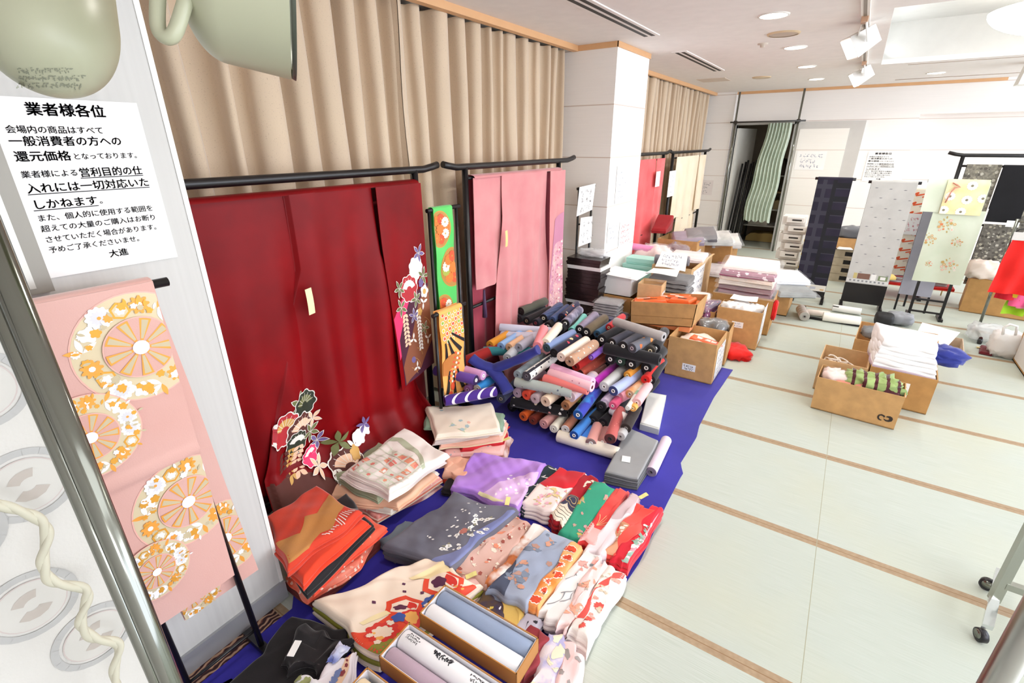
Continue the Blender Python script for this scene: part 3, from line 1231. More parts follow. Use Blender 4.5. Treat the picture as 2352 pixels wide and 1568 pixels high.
def fan_bloom(x, y, s, rim, body, core, up=1):
    it = [(m_flower(x, y, s * 1.07, 9, .16), CREAM), (m_flower(x, y, s, 9, .16), rim), (m_sector(x, y - .1 * s * up, .3 * s, .75 * s, .3, pi - .3, 8) if up > 0 else m_sector(x, y, .3 * s, .75 * s, pi + .3, 2 * pi - .3, 8), core)]
    for k in range(7):
        a = (.3 + (pi - .6) * k / 6) * up
        it += [(q, CREAM) for q in m_line([(x + .25 * s * cos(a), y + .25 * s * sin(a)), (x + .8 * s * cos(a), y + .8 * s * sin(a))], s * .025)]
    return it


def wist(x, y, n, s, col, sg=-1):
    it = []
    for k in range(n):
        for e in (-1, 1):
            it.append((m_leaf(x, y + sg * k * s * .9, s * 1.3, s * .75, (-pi / 2 if sg < 0 else pi / 2) + e * .9), col))
    return it


def leaves(x, y, s, col, rim=CREAM, n=5):
    it = []
    for k in range(n):
        a = 2 * pi * k / n + x * 7
        it += [(m_leaf(x, y, s * 1.07, s * .43, a), rim), (m_leaf(x + .05 * s * cos(a), y + .05 * s * sin(a), s * .92, s * .36, a), col)]
    return it


# decals here use (u, z) of the body; convert metres across to u
def U(it):
    return [([(max(.004, x - .04) / 1.06, y) for x, y in p], m) for p, m in it]


hem = [([(0, .02), (.62, .02), (.6, .1), (.45, .17), (.3, .16), (.2, .25), (.1, .28), (0, .3)], DBR), ([(.28, .02), (.7, .02), (.66, .12), (.5, .2), (.38, .2)], 2)]
hem += U(leaves(.2, .62, .07, OLV)) + U(fan_bloom(.24, .6, .075, DGN, DGN, OLV)) + U(fan_bloom(.12, .52, .085, RD, RD, GLD)) + U(fan_bloom(.22, .48, .085, DBR, RD, PCH))
hem += U(fan_bloom(.2, .42, .06, DGN, DGN, CREAM)) + U(wist(.17, .4, 6, .028, GLD)) + U(wist(.21, .4, 6, .028, PCH)) + U(wist(.13, .4, 5, .028, DBR))
hem += U(leaves(.30, .5, .05, PCH)) + U(leaves(.29, .43, .055, OLV)) + U(leaves(.33, .36, .055, VIO)) + U(fan_bloom(.28, .31, .05, MAG, RD, CREAM)) + U(leaves(.3, .25, .05, PCH))
hem += U(fan_bloom(.43, .2, .085, DBR, RD, PCH)) + U(leaves(.42, .32, .07, OLV, OLV)) + U(leaves(.5, .26, .05, CREAM)) + U([(m_flower(.55, .28, .04), CREAM), (m_flower(.48, .24, .035), GLD), (m_flower(.6, .3, .035), CREAM)]) + U(wist(.37, .2, 5, .02, CREAM))
hem += U(leaves(.6, .33, .05, VIO, VIO)) + U([(m_flower(.45, .1, .045), CREAM), (m_disc(.45, .1, .015), OLV)])
for k in range(9):
    x, y = rr.uniform(.02, .35), rr.uniform(.03, .22)
    hem += U([(m_leaf(x, y, .03, .016, a), CREAM) for a in (3.6, 4.7, 5.8)])
for k in range(4):
    hem += U([(q, GLD) for q in m_ring(.1 + .1 * k, .06, .05, .053, 20)])
decals(b, S, N2, hem, .001, (.002, .998, .02, 1.5))
b.build('body', RED, t)
# left sleeve (toward the panel)
b = B()
ls = lambda u, z: .90 + u * (1.33 - .90 + .0 * z) - .06 * max(0, 1.32 - z) * u
S = vsheet(b, -2.163, ls, .2, 1.655, lambda y, z: rfold(y + 2, z) * .7 + .02 * sin(3 * (1.6 - z)) * (y - .9), 36, 40)
b.build('sleeve', RED, t)
# right sleeve with flowers
b = B()
rs0, rs1 = 1.84, 2.2
rsy = lambda u, z: rs0 + u * (rs1 - rs0) + (.045 * max(0, 1.33 - z)) * (1 - u)
S = lambda u, z: Vector((-2.112 + .55 * rfold(rsy(u, z) + 3, z) * .5 - .02 * u * u, rsy(u, z), z + .05 * u * max(0, 1 - z) * .0))
S2 = lambda u, z: S(u, z) if z > .5 else Vector((S(u, .5).x, S(u, .5).y, .5 - (.5 - z) * (1.25 - u)))
sheet(b, S2, NF, 0, 1, 1.655, .43, 30, 44)
fl = [([(.0, .9), (.3, 1.0), (.55, .98), (.5, .8), (.25, .7), (.05, .62)], MAG), ([(.1, .75), (.5, 1.0), (1, 1.05), (1, .435), (.12, .435)], 2), ([(.13, .56), (.4, .72), (.7, .95), (1, 1.03), (1, .66), (.6, .5), (.16, .435)], 1)]
V = lambda it: [([(x / .41, y) for x, y in p], m) for p, m in it]
fl += V([(m_flower(.29, 1.165, .075, 9, .14), CREAM), (m_flower(.25, 1.1, .05, 7, .14), CREAM)]) + V(fan_bloom(.2, 1.05, .085, RD, RD, CREAM)) + V(leaves(.33, 1.25, .06, VIO)) + V(leaves(.36, 1.1, .06, OLV)) + V(leaves(.1, 1.07, .055, OLV)) + V(leaves(.1, .95, .06, OLV)) + V(leaves(.26, .97, .055, OLV))
fl += V(wist(.13, .9, 8, .03, PCH)) + V(wist(.27, .9, 12, .026, CREAM)) + V([(m_flower(.36, 1.0, .045), CREAM), (m_disc(.36, 1.0, .018), GLD), (m_flower(.33, 1.06, .03), VIO), (m_flower(.29, .88, .028), GLD)]) + V(leaves(.34, .93, .045, CREAM, CREAM, 3)) + V(leaves(.19, .72, .04, CREAM, CREAM, 3)) + V(leaves(.36, .68, .04, CREAM, CREAM, 3)) + V(leaves(.33, .76, .05, OLV)) + V(leaves(.22, .87, .05, VIO)) + V([(m_disc(.17, .58, .022), VIO)]) + V(leaves(.2, .52, .04, CREAM, CREAM, 3))
for k in range(6):
    fl += V([(q, GLD) for q in m_line([(.14 + .04 * k + .06 * sin(a * .16), .48 + .06 * k + .055 * cos(a * .16 + .4)) for a in range(0, 10)], .0025)])
decals(b, S2, NF, fl, .001, (.01, .99, .436, 1.64))
b.build('sleeve', RED, t)
b = B()
bk = vsheet(b, -2.262, lambda u, z: .95 + u * 1.28, .02, 1.64, lambda y, z: rfold(y + 1, z) * .8, 40, 20)
b.build('back_lining', fab('#7d0c16', '#6a0a12', 3, rough=.6), t)


def tagpaper(p, w, h, col, label, parent):
    b = B()
    x, y, z = p
    b.grid([[(x + .004 * sin(j), y + w * i, z - h * j / 3 + .004 * i) for i in (0, 1)] for j in range(4)], 0, False)
    b.grid([[(x - .001 + .004 * sin(j), y + w * i, z - h * j / 3 + .004 * i) for i in (0, 1)] for j in range(4)], 0, False, flip=True)
    b.build('price_tag', plain(col, .6), parent, label=label)


tagpaper((-2.09, 1.315, 1.22), .035, .13, '#f0e6b4', 'pale yellow paper tag', t)

def fold_over(t, X, y0, y1, zr, mat, r=.03):
    b = B()
    b.grid([[(X + .008 + (r + .02) * cos(pi * k / 10), y0 + (y1 - y0) * i / 10, zr + r * .75 * sin(pi * k / 10)) for i in range(11)] for k in range(11)], 0)
    b.build('fold_over', mat, t)


fold_over(t, -2.2, .9, 2.2, 1.652, RED[0])
# pink kimono
PK = [fab('#cf7f83', '#d69493', 5, sheen=.35, rough=.6, sharp=.25), fab('#f1c0ba', '#c887a2', 10, fl=('#f4e9dc', '#e7b9a8', '#c17a86', '#f1d6c4'), fs=38, fr=.36), plain('#c3829c', .7)]
t = empty('kimono', (-2.2, 3.35, 0), 'pink kimono with a dusky purple flowered sleeve on the second rack', 'kimono', 'kimono hung on the racks along the curtain')


def pfold(y, z):
    h = max(0, 1.65 - z)
    return .02 * sin((y - 2.7) * 17 + .7 * h) * min(1, h * 1.5) + .014 * sin((y - 2.6) * 37 + 2) * min(1, h) + .01 * gr(y * 4 + 5, z * 2)


b = B()
pb = lambda u, z: (3.06 - .12 * max(0, 1.35 - z)) + u * (.66 + .2 * max(0, 1.35 - z))
Sb = lambda u, z: Vector((-2.14 + pfold(pb(u, z), z) + (.0 if z > .35 else (.35 - z) * .5), pb(u, z), z))
sheet(b, Sb, NF, 0, 1, 1.652, .05, 50, 44)
b.build('body', PK, t)
b = B()
vsheet(b, -2.155, lambda u, z: 2.74 + u * (.33 - .05 * max(0, 1.3 - z)), .86, 1.652, lambda y, z: pfold(y + 1, z) * .7, 24, 24)
b.build('sleeve', PK, t)
b = B()
sy = lambda u, z: 3.73 + u * .265 + .02 * max(0, 1.3 - z) * (1 - u)
Sr = lambda u, z: Vector((-2.115 + .6 * pfold(sy(u, z) + 2, z), sy(u, z), z))
sheet(b, Sr, NF, 0, 1, 1.652, .42, 20, 40)
decals(b, Sr, NF, [([(.35, 1.25), (.98, 1.3), (.98, .43), (.02, .43), (.05, .75)], 2), ([(.3, 1.0), (.98, 1.05), (.98, .44), (.04, .44), (.06, .7)], 1)], .002, (.01, .99, .43, 1.64), 4)
b.build('sleeve', PK, t)
b = B()
vsheet(b, -2.262, lambda u, z: 2.78 + u * 1.2, .05, 1.64, lambda y, z: pfold(y + 1, z) * .8, 40, 20)
b.build('back_lining', fab('#b34a58', '#a23f50', 3), t)
fold_over(t, -2.2, 2.74, 3.99, 1.65, PK[0])
tagpaper((-2.09, 3.02, 1.26), .03, .12, '#f0d08a', 'yellow paper tag', t)
# purple tassel on the pink kimono
b = B()
b.tube([(-2.16, 2.83, .84), (-2.16, 2.832, .62)], [.008, .02], 10)
b.build('tassel', plain('#4a3050', .7), label='small dark purple tassel hanging left of the pink kimono', cat='tassel')


# ------------------------------------------------------------------ obi on small stands between the racks
def hang_strip(name, label, cat, X, y0, y1, zt, zb, mats, items=(), seed=1, back=True, amp=.006, skew=0.0, group=None):
    t = empty(name, (X, (y0 + y1) / 2, zb), label, cat, group)
    g = sines(seed, 4, 2, 6)
    w = y1 - y0
    S = lambda a, c: Vector((X + .02 + amp * g(a * 6, c * 4) * min(1, c * 12), y0 + a + skew * c, zt - c))
    b = B()
    sheet(b, S, NF, 0, w, 0, zt - zb, 12, 30)
    decals(b, S, NF, items, .0008, (.002, w - .002, .004, zt - zb))
    b.build('front_panel', mats, t)
    b = B()
    b.grid([[(X + .021 * cos(pi * k / 8), y0 + w * i / 6, zt + .018 * sin(pi * k / 8)) for i in range(7)] for k in range(9)], 0)
    b.build('fold_over', mats[0], t)
    if back:
        b = B()
        Sb = lambda a, c: Vector((X - .02 + amp * g(a * 5 + 3, c * 3), y0 + a, zt + .016 - c))
        sheet(b, Sb, NF, 0, w, 0, (zt - zb) * .9, 8, 20)
        b.build('back_panel', mats, t)
    return t


obi_stand('obi_stand', 'tall thin black stand between the kimono racks holding the green obi', -2.12, 2.245, 2.50, 1.49)
GR = [fab('#4fc45c', '#63d06b', 3, sheen=.5, rough=.5), plain('#c8953e', .4, .2), plain('#b8863e', .5), plain('#ef7a2e', .6), plain('#f1ead8', .6), plain('#d9552c', .6), plain('#a9b34a', .6)]


def gdisc(x, y, R, rnd):
    it = [(m_disc(x, y, R, R * 1.15, 32), 1), (m_disc(x, y, R * .95, R * 1.1, 32), 2)]
    for k in range(9):
        a = 2 * pi * k / 9 + rnd.uniform(-.2, .2)
        rr = R * .58
        cx, cy = x + rr * cos(a), y + rr * 1.12 * sin(a)
        c = (3, 4, 5, 3, 6, 4, 3, 5, 4)[k]
        it += [(m_flower(cx, cy, R * .33, 12, .2), c), (m_disc(cx, cy, R * .06, n=8), 1)]
    it += [(m_flower(x, y, R * .36, 10, .25), 3)]
    return it


hang_strip('obi', 'bright green obi with round orange flower medallions on the thin stand', 'obi', -2.12, 2.262, 2.44, 1.49, .5, GR, gdisc(.05, .12, .1, rnd) + gdisc(.15, .38, .115, rnd) + gdisc(.04, .66, .1, rnd), 3)
obi_stand('obi_stand', 'low black stand in front of the green obi holding the orange obi', -2.0, 2.105, 2.37, .875)
OR = [fab('#f7a94e', '#f9bd72', 3, sheen=.3), plain('#171212', .6), plain('#f4ece0', .6), plain('#e8562f', .6), plain('#c47a36', .6), plain('#97b93c', .6), plain('#f2c23a', .6)]
it = []
for k in range(9):
    for q in range(4):
        x, y = .03 + q * .06 + (k % 2) * .03, .012 + k * .026
        it += [(m_poly(x, y, .017, 6), 2), (m_poly(x, y, .012, 6), (3, 5, 6, 3, 0)[(k * 3 + q) % 5])] if y < .22 else []
for a in (.5, .8, 1.1, 1.4):
    it += [(m_sector(.02, .1, .1, .26, a, a + .12), 1)]
it += [(m_sector(.1, .45, .05, .15, 3.3, 5.2, 8), 4)]
for a in (1.2, 1.5, 1.8):
    it += [(m_sector(.1, .3, .12, .3, a, a + .1), 1)]
for k in range(7):
    for q in range(3):
        it.append((m_poly(.13 + .022 * q - .012 * k, .3 + k * .03 + q * .012, .011, 4, .6), (3, 2, 3)[q]))
it += [(m_disc(.08, .53, .022, .03), 3), (m_disc(.05, .58, .022, .025), 3), (m_flower(.1, .61, .02), 6)]
hang_strip('obi', 'orange obi with black fan ribs and red blossoms on the low stand', 'obi', -2.0, 2.125, 2.35, .875, .26, OR, it, 5, amp=.012)


# ================================================================== GOODS ON THE BLUE CLOTH
BLUE = fab('#2c2592', '#342d9e', 3, sheen=.3, rough=.75)
edge = [F(x, y, .003) for x, y in ((1300, 1568), (1385, 1415), (1470, 1290), (1530, 1160), (1562, 1098), (1572, 1082), (1560, 1068), (1600, 1004), (1606, 978), (1640, 912), (1682, 852))]
edge = [Vector((edge[0].x + .04, -.3, 0))] + edge
g = sines(77, 6, 1.5, 6)


def xe(y):
    for p, q in zip(edge, edge[1:]):
        if p.y <= y <= q.y:
            return p.x + (q.x - p.x) * (y - p.y) / (q.y - p.y)
    return edge[-1].x


b = B()
rows = []
for j in range(91):
    y = -.3 + (4.26 + .3) * j / 90
    xl = -1.64 if y < .72 else (-1.66 - .5 * min(1, (y - .72) / .5))
    xr = xe(y)
    rows.append([(xl + (xr - xl) * i / 60, y + .04 * i / 60 * (y > 4), .004 + .005 * max(0, g(i * .12, y * 2.2)) + .006 * max(0, g(i * .3 + 3, y * 5)) ** 2) for i in range(61)])
b.grid(rows, 0)
b.grid([[(p[0], p[1], .001) for p in rw] for rw in rows], 0, flip=True)
for e in (rows[0], rows[-1], [q[0] for q in rows], [q[-1] for q in rows]):
    b.grid([e, [(p[0], p[1], .001) for p in e]], 0)
b.build('ground_cloth', BLUE, label='deep blue cloth spread on the tatami under the kimono and fabric rolls', cat='cloth')


def fold(name, label, cat, q, zt, t, mats, group=None, layers=3, und=.006, wob=.01, seed=0, items=None, rr=.018, rim=None, nu=26, nv=26, uf=1.0, parent=None, bulge=.006, slope=None):
    q = [F(p[0], p[1], zt) if len(p) == 2 else Vector(p) for p in q]
    A, Bq, C, D = q
    Wm = ((Bq - A).length + (C - D).length) / 2
    Hm = ((D - A).length + (C - Bq).length) / 2
    g, g2, g3 = sines(seed * 3 + 1, 5, 1, 3), sines(seed * 3 + 2, 4, 2, 5), sines(seed * 3 + 3, 4, 2, 5)
    cen = (A + Bq + C + D) / 4

    def P2(u, v):
        p = A * (1 - u) * (1 - v) + Bq * u * (1 - v) + C * u * v + D * (1 - u) * v
        return Vector((p.x + wob * g2(u * 2.5, v * 2.5), p.y + wob * g3(u * 2.5 + 2, v * 2.5), p.z))

    def S0(u, v):
        u, v = min(max(u, 0), 1), min(max(v, 0), 1)
        p = P2(u, v)
        d = min(u * Wm, (1 - u) * Wm, v * Hm, (1 - v) * Hm)
        z = p.z
        if d < rr:
            k = 1 - d / rr
            z -= min(rr, t * .7) * (1 - sqrt(max(0, 1 - k * k)))
        z += und * g(u * Wm * 8 * uf, v * Hm * 8 * uf) + und * .35 * g2(u * Wm * 14 * uf, v * Hm * 12 * uf)
        if slope:
            z += slope(u, v)
        return Vector((p.x, p.y, max(z, .006)))
    # denser samples near the rounded rim
    us = sorted(set([0, .25 * rr / Wm, .6 * rr / Wm, rr / Wm] + [i / nu for i in range(1, nu)] + [1 - rr / Wm, 1 - .6 * rr / Wm, 1 - .25 * rr / Wm, 1]))
    vv = sorted(set([0, .25 * rr / Hm, .6 * rr / Hm, rr / Hm] + [i / nv for i in range(1, nv)] + [1 - rr / Hm, 1 - .6 * rr / Hm, 1 - .25 * rr / Hm, 1]))
    b = B()
    rows = [[S0(u, v) for u in us] for v in vv]
    b.grid(rows, 0)
    top = rows[0] + [r[-1] for r in rows[1:]] + rows[-1][-2::-1] + [r[0] for r in rows[-2:0:-1]]
    zb = max(zt - t, .004)
    rim = rim or [0]
    rnd = random.Random(seed)
    prev = top
    ns = layers * 4
    offs = [rnd.uniform(-.5, 1) * bulge * 1.6 for _ in range(layers)]
    for s in range(1, ns + 1):
        f = s / ns
        L = min(int((s - .5) / 4), layers - 1)
        ph = (s % 4) / 4
        bl = bulge * sin(pi * ph) + offs[L] * (L > 0)
        row = []
        for p in top:
            o = Vector((p.x - cen.x, p.y - cen.y, 0))
            o.normalize()
            row.append(Vector((p.x + o.x * bl, p.y + o.y * bl, max(p.z + (zb - p.z) * f, .003))))
        b.grid([prev, row], rim[L % len(rim)], True, True, flip=True)
        prev = row
    i = b.add(prev)
    b.face(list(range(i, i + len(prev)))[::-1], 0)
    if items:
        Sd = lambda a, c: S0(a / Wm, c / Hm)

        def Nd(a, c):
            e = .004
            n = (Sd(a + e, c) - Sd(a - e, c)).cross(Sd(a, c + e) - Sd(a, c - e))
            return n.normalized() if n.length > 1e-9 and n.z > 0 else Vector((0, 0, 1))
        decals(b, Sd, Nd, items(Wm, Hm), .0008, (.003, Wm - .003, .003, Hm - .003))
    return b.build(name, mats, parent, label=label, cat=cat, group=group)


def scatter(n, s0, s1, cols, seed, leaf=None, cen=None, kind=5, area=(0, 1, 0, 1)):
    def f(Wm, Hm):
        r = random.Random(seed)
        it = []
        for _ in range(n):
            x, y = Wm * r.uniform(area[0], area[1]), Hm * r.uniform(area[2], area[3])
            s = r.uniform(s0, s1)
            if leaf is not None and r.random() < .7:
                for k in range(r.choice((1, 2, 3))):
                    it.append((m_leaf(x, y, s * 2, s * .8, r.uniform(0, 6.28)), r.choice(leaf)))
            it.append((m_flower(x, y, s, r.choice((5, kind, 8)), .3, r.uniform(0, 6)), r.choice(cols)))
            if cen is not None:
                it.append((m_disc(x, y, s * .3, n=8), cen))
        return it
    return f


K = 'kimono laid folded on the blue cloth'
KS = 'kimono piled in stacks on the blue cloth'
O1, O2, BK = fab('#d8432a', '#c93a24', 4, sheen=.5), fab('#e2441f', '#d83d22', 5, sheen=.5), fab('#1a1719', '#211d20', 4, sheen=.35)


def band(Wm, Hm):
    it = [([(.55 * Wm, .02 * Hm), (.98 * Wm, .02 * Hm), (.99 * Wm, .3 * Hm), (.9 * Wm, .5 * Hm), (.93 * Wm, .62 * Hm), (.78 * Wm, .8 * Hm), (.7 * Wm, .97 * Hm), (.35 * Wm, .97 * Hm), (.42 * Wm, .8 * Hm), (.55 * Wm, .62 * Hm), (.5 * Wm, .45 * Hm), (.68 * Wm, .3 * Hm)], 1)]
    for k in range(14):
        y = (.5 + .035 * k) * Hm
        x = (.93 + .02 * sin(k * 1.1) - .02 * (k > 7)) * Wm
        it += [(q, 2) for q in m_line([(x - .1 * Wm * (k > 5), y), (x + .03 * Wm, y + .01)], .004)]
    return it


fold('folded_wool_kimono', 'orange wool kimono with a tan cloud band, topmost of its stack', 'kimono', ((612, 1185), (655, 1300), (828, 1172), (725, 1112)), .30, .05, [O1, fab('#b97a3e', '#c0854a', 5), plain('#f0d8cf', .7)], KS, 2, .012, .012, 1, band)
fold('folded_wool_kimono', 'plain orange-red wool kimono second from the top of the stack by the white panel', 'kimono', ((622, 1222), (690, 1332), (842, 1192), (735, 1130)), .25, .05, O2, KS, 2, .008, .012, 2)
fold('folded_kimono', 'black kimono in the middle of the orange stack by the white panel', 'kimono', ((636, 1250), (703, 1352), (852, 1200), (795, 1128)), .20, .06, BK, KS, 2, .008, .012, 3)
fold('folded_kimono', 'bright red-orange kimono just under the black one in the stack by the panel', 'kimono', ((645, 1275), (715, 1350), (884, 1206), (800, 1160)), .145, .045, fab('#f0492f', '#f46a50', 6, fl=('#f8d9c8', '#f58f76', '#f0492f'), fs=30, fr=.2), KS, 3, .006, .012, 4)
fold('folded_kimono', 'white kimono edge sticking out low in the orange stack by the panel', 'kimono', ((665, 1300), (742, 1330), (846, 1226), (792, 1180)), .10, .03, fab('#efe7e4', '#e6d9d8', 4), KS, 1, .004, .01, 5)
fold('folded_kimono', 'coral kimono with pale flowers low in the orange stack by the panel', 'kimono', ((660, 1315), (705, 1372), (818, 1300), (868, 1215)), .085, .04, fab('#ef5a38', '#f59a86', 9, fl=('#fbe6da', '#f7b9a3'), fs=34, fr=.28), KS, 3, .006, .012, 6)
fold('folded_kimono', 'dark maroon kimono at the bottom of the stack by the white panel', 'kimono', ((652, 1335), (722, 1392), (880, 1240), (840, 1200)), .045, .04, fab('#5b1f22', '#7a3430', 5), KS, 2, .004, .01, 7)


def lattice(Wm, Hm):
    it = [([(0, .72 * Hm), (.2 * Wm, .8 * Hm), (.6 * Wm, .78 * Hm), (Wm, .62 * Hm), (Wm, .56 * Hm), (.6 * Wm, .7 * Hm), (.2 * Wm, .73 * Hm), (0, .64 * Hm)], 1)]
    r = random.Random(4)
    for i in range(6):
        for j in range(4):
            x, y = (.1 + .15 * i) * Wm, (.08 + .15 * j) * Hm
            if r.random() < .8:
                it.append((m_poly(x, y, .028, 4, r.uniform(.6, .9)), r.choice((2, 2, 5, 3))))
                it.append((m_flower(x + .008, y, .012, 5), r.choice((3, 4, 2))))
    for k in range(7):
        it += [(q, 5) for q in m_line([(.02 * Wm, (.0 + .1 * k) * Hm), (.98 * Wm, (.02 + .09 * k) * Hm)], .004)]
        it += [(q, 5) for q in m_line([((.02 + .15 * k) * Wm, .02 * Hm), ((.05 + .15 * k) * Wm, .62 * Hm)], .006)]
    return it


fold('folded_kimono', 'cream kimono with green lattice and orange flowers, topmost of its stack', 'kimono', ((797, 1078), (896, 1126), (1028, 1040), (930, 980)), .26, .03, [fab('#f6eee6', '#efe4de', 3), plain('#b9bfa4', .7), plain('#f0a183', .7), plain('#e7877c', .7), plain('#fbf8f2', .7), plain('#dfe3cf', .7)], KS, 2, .012, .014, 11, lattice)
fold('folded_kimono', 'white kimono second from top of the left cream stack', 'kimono', ((780, 1088), (893, 1140), (1022, 1052), (918, 990)), .225, .03, fab('#efe3df', '#f4ece6', 3), KS, 2, .006, .014, 12)
fold('folded_kimono', 'grey-green kimono sticking out toward the red kimono from the left cream stack', 'kimono', ((764, 1088), (862, 1142), (965, 1062), (845, 998)), .19, .04, fab('#97a184', '#a9b193', 5), KS, 2, .01, .014, 13)
fold('folded_kimono', 'peach kimono in the middle of the left cream stack', 'kimono', ((738, 1135), (915, 1160), (998, 1085), (850, 1040)), .145, .04, fab('#eec3a2', '#e8b596', 4), KS, 3, .008, .014, 14)
fold('folded_kimono', 'pale silvery kimono edge in the left cream stack above the pink one', 'kimono', ((800, 1150), (898, 1175), (1008, 1080), (920, 1030)), .115, .03, fab('#e6e0d6', '#dcd6c8', 5), KS, 2, .005, .012, 15)
fold('folded_kimono', 'pink kimono with coral edges low in the left cream stack', 'kimono', ((795, 1155), (870, 1185), (1016, 1095), (950, 1040)), .085, .045, [fab('#f2b6ab', '#e98f86', 9, fl=('#fbe9e0', '#ef8a7c'), fs=40, fr=.25), fab('#f2c9b8'), fab('#e8836f'), fab('#f4e3c9')], KS, 3, .005, .012, 16, rim=[1, 2, 3])
fold('folded_kimono', 'white and rose kimono at the bottom of the left cream stack', 'kimono', ((790, 1165), (858, 1192), (1012, 1110), (955, 1050)), .04, .035, fab('#f0dcd6', '#d98f93', 12, sharp=.1), KS, 3, .004, .012, 17)

fold('folded_kimono', 'ivory kimono with small blue flower sprays on top of the right cream stack', 'kimono', ((1003, 1000), (1150, 984), (1128, 924), (980, 934)), .21, .035, [fab('#f4e8d6', '#efe2cf', 3), plain('#a9c0c4', .7), plain('#c6d0b0', .7), plain('#e9b6a4', .7)], KS, 2, .01, .012, 21, lambda w, h: scatter(5, .012, .018, (1, 1, 3), 3, (2,), None, area=(.1, .9, .1, .45))(w, h) + scatter(1, .012, .014, (1,), 8, None, None, area=(.2, .3, .7, .8))(w, h))
fold('folded_kimono', 'sea-green kimono edge under the ivory top of the right cream stack', 'kimono', ((972, 978), (1156, 982), (1156, 945), (985, 930)), .175, .03, fab('#7d9d84', '#94ad94', 5), KS, 2, .006, .012, 22)
fold('folded_kimono', 'white kimono with thin black drawing in the right cream stack', 'kimono', ((1000, 1012), (1150, 990), (1158, 960), (1010, 945)), .15, .03, fab('#f1e6df', '#e8d9d2', 6), KS, 2, .006, .012, 23)
fold('folded_kimono', 'peach pink kimono in the middle of the right cream stack', 'kimono', ((1008, 1022), (1152, 1004), (1164, 965), (1010, 950)), .125, .035, [fab('#f3c3ae', '#eeb49c', 5), fab('#efd9b8')], KS, 2, .006, .014, 24, rim=[0, 1])
fold('folded_kimono', 'scarlet kimono edge showing at the right of the right cream stack', 'kimono', ((1060, 1030), (1154, 1012), (1166, 975), (1050, 960)), .095, .022, fab('#c92430', '#d8323a', 5), KS, 2, .004, .01, 25)
fold('folded_kimono', 'pink kimono with grey fans near the bottom of the right cream stack', 'kimono', ((1020, 1045), (1154, 1036), (1166, 985), (1020, 975)), .075, .03, fab('#f4b4b0', '#f6c4bc', 6, fl=('#b9b0b6', '#f4e4dc'), fs=26, fr=.2), KS, 2, .005, .012, 26)
fold('folded_kimono', 'pale mauve and rust kimono at the bottom of the right cream stack', 'kimono', ((1010, 1062), (1160, 1046), (1172, 1000), (1020, 985)), .045, .04, fab('#e9cfc8', '#a8675a', 10, sharp=.1), KS, 3, .004, .012, 27)
fold('folded_kimono', 'crumpled peach and vermilion sleeve tucked between the cream stack and the purple kimono', 'kimono', ((1018, 1082), (1070, 1092), (1085, 1050), (1025, 1045)), .10, .09, [fab('#efc0a6', '#e9a388', 9), fab('#e4472c')], KS, 2, .012, .012, 28, rim=[0, 1])

PU = fab('#a574cf', '#b98ad8', 5, sheen=.5)
fold('kimono', 'rumpled lilac purple kimono with a pale yellow tag beside the slate one', 'kimono', ((1035, 1112), (1186, 1166), (1256, 1062), (1088, 1040)), .10, .09, [PU, plain('#d9b3e0', .7), plain('#efe0ea', .7), plain('#e0d6a8', .7)], K, 3, .02, .02, 31, lambda w, h: [([(.45 * w, .02 * h), (w, .02 * h), (w, .75 * h), (.8 * w, .6 * h), (.6 * w, .3 * h)], 1)] + scatter(14, .006, .012, (2,), 2, None, None, area=(.55, .95, .1, .6))(w, h) + [([(.42 * w, .0), (.8 * w, .03 * h), (.8 * w, .07 * h), (.42 * w, .05 * h)], 3)], uf=1.3, slope=lambda u, v: .045 * max(0, v - .55) * (1 - u * .7))
fold('sash', 'black sash end peeping out left of the purple kimono', 'sash', ((1012, 1120), (1050, 1128), (1082, 1075), (1055, 1060)), .06, .05, BK, None, 2, .012, .014, 32)
TEAL = fab('#17252a', '#22363a', 4)
fold('folded_kimono', 'dark teal kimono with thin white sprigs squeezed between purple and red ones', 'kimono', ((1180, 1146), (1204, 1162), (1300, 1076), (1256, 1064)), .085, .075, [TEAL, plain('#d8d6cf', .7)], K, 3, .011, .016, 33, lambda w, h: sum([[(m_leaf(.5 * w, .25 * h * k + .06, .03, .01, a), 1) for a in (.5, 1.6, 2.7)] for k in range(4)], []))


def two(cut, mi, extra=None):
    def f(w, h):
        it = [([(0, cut * h), (.3 * w, (cut - .06) * h), (.7 * w, (cut + .02) * h), (w, (cut + .1) * h), (w, h), (0, h)], mi)]
        return it + (extra(w, h) if extra else [])
    return f


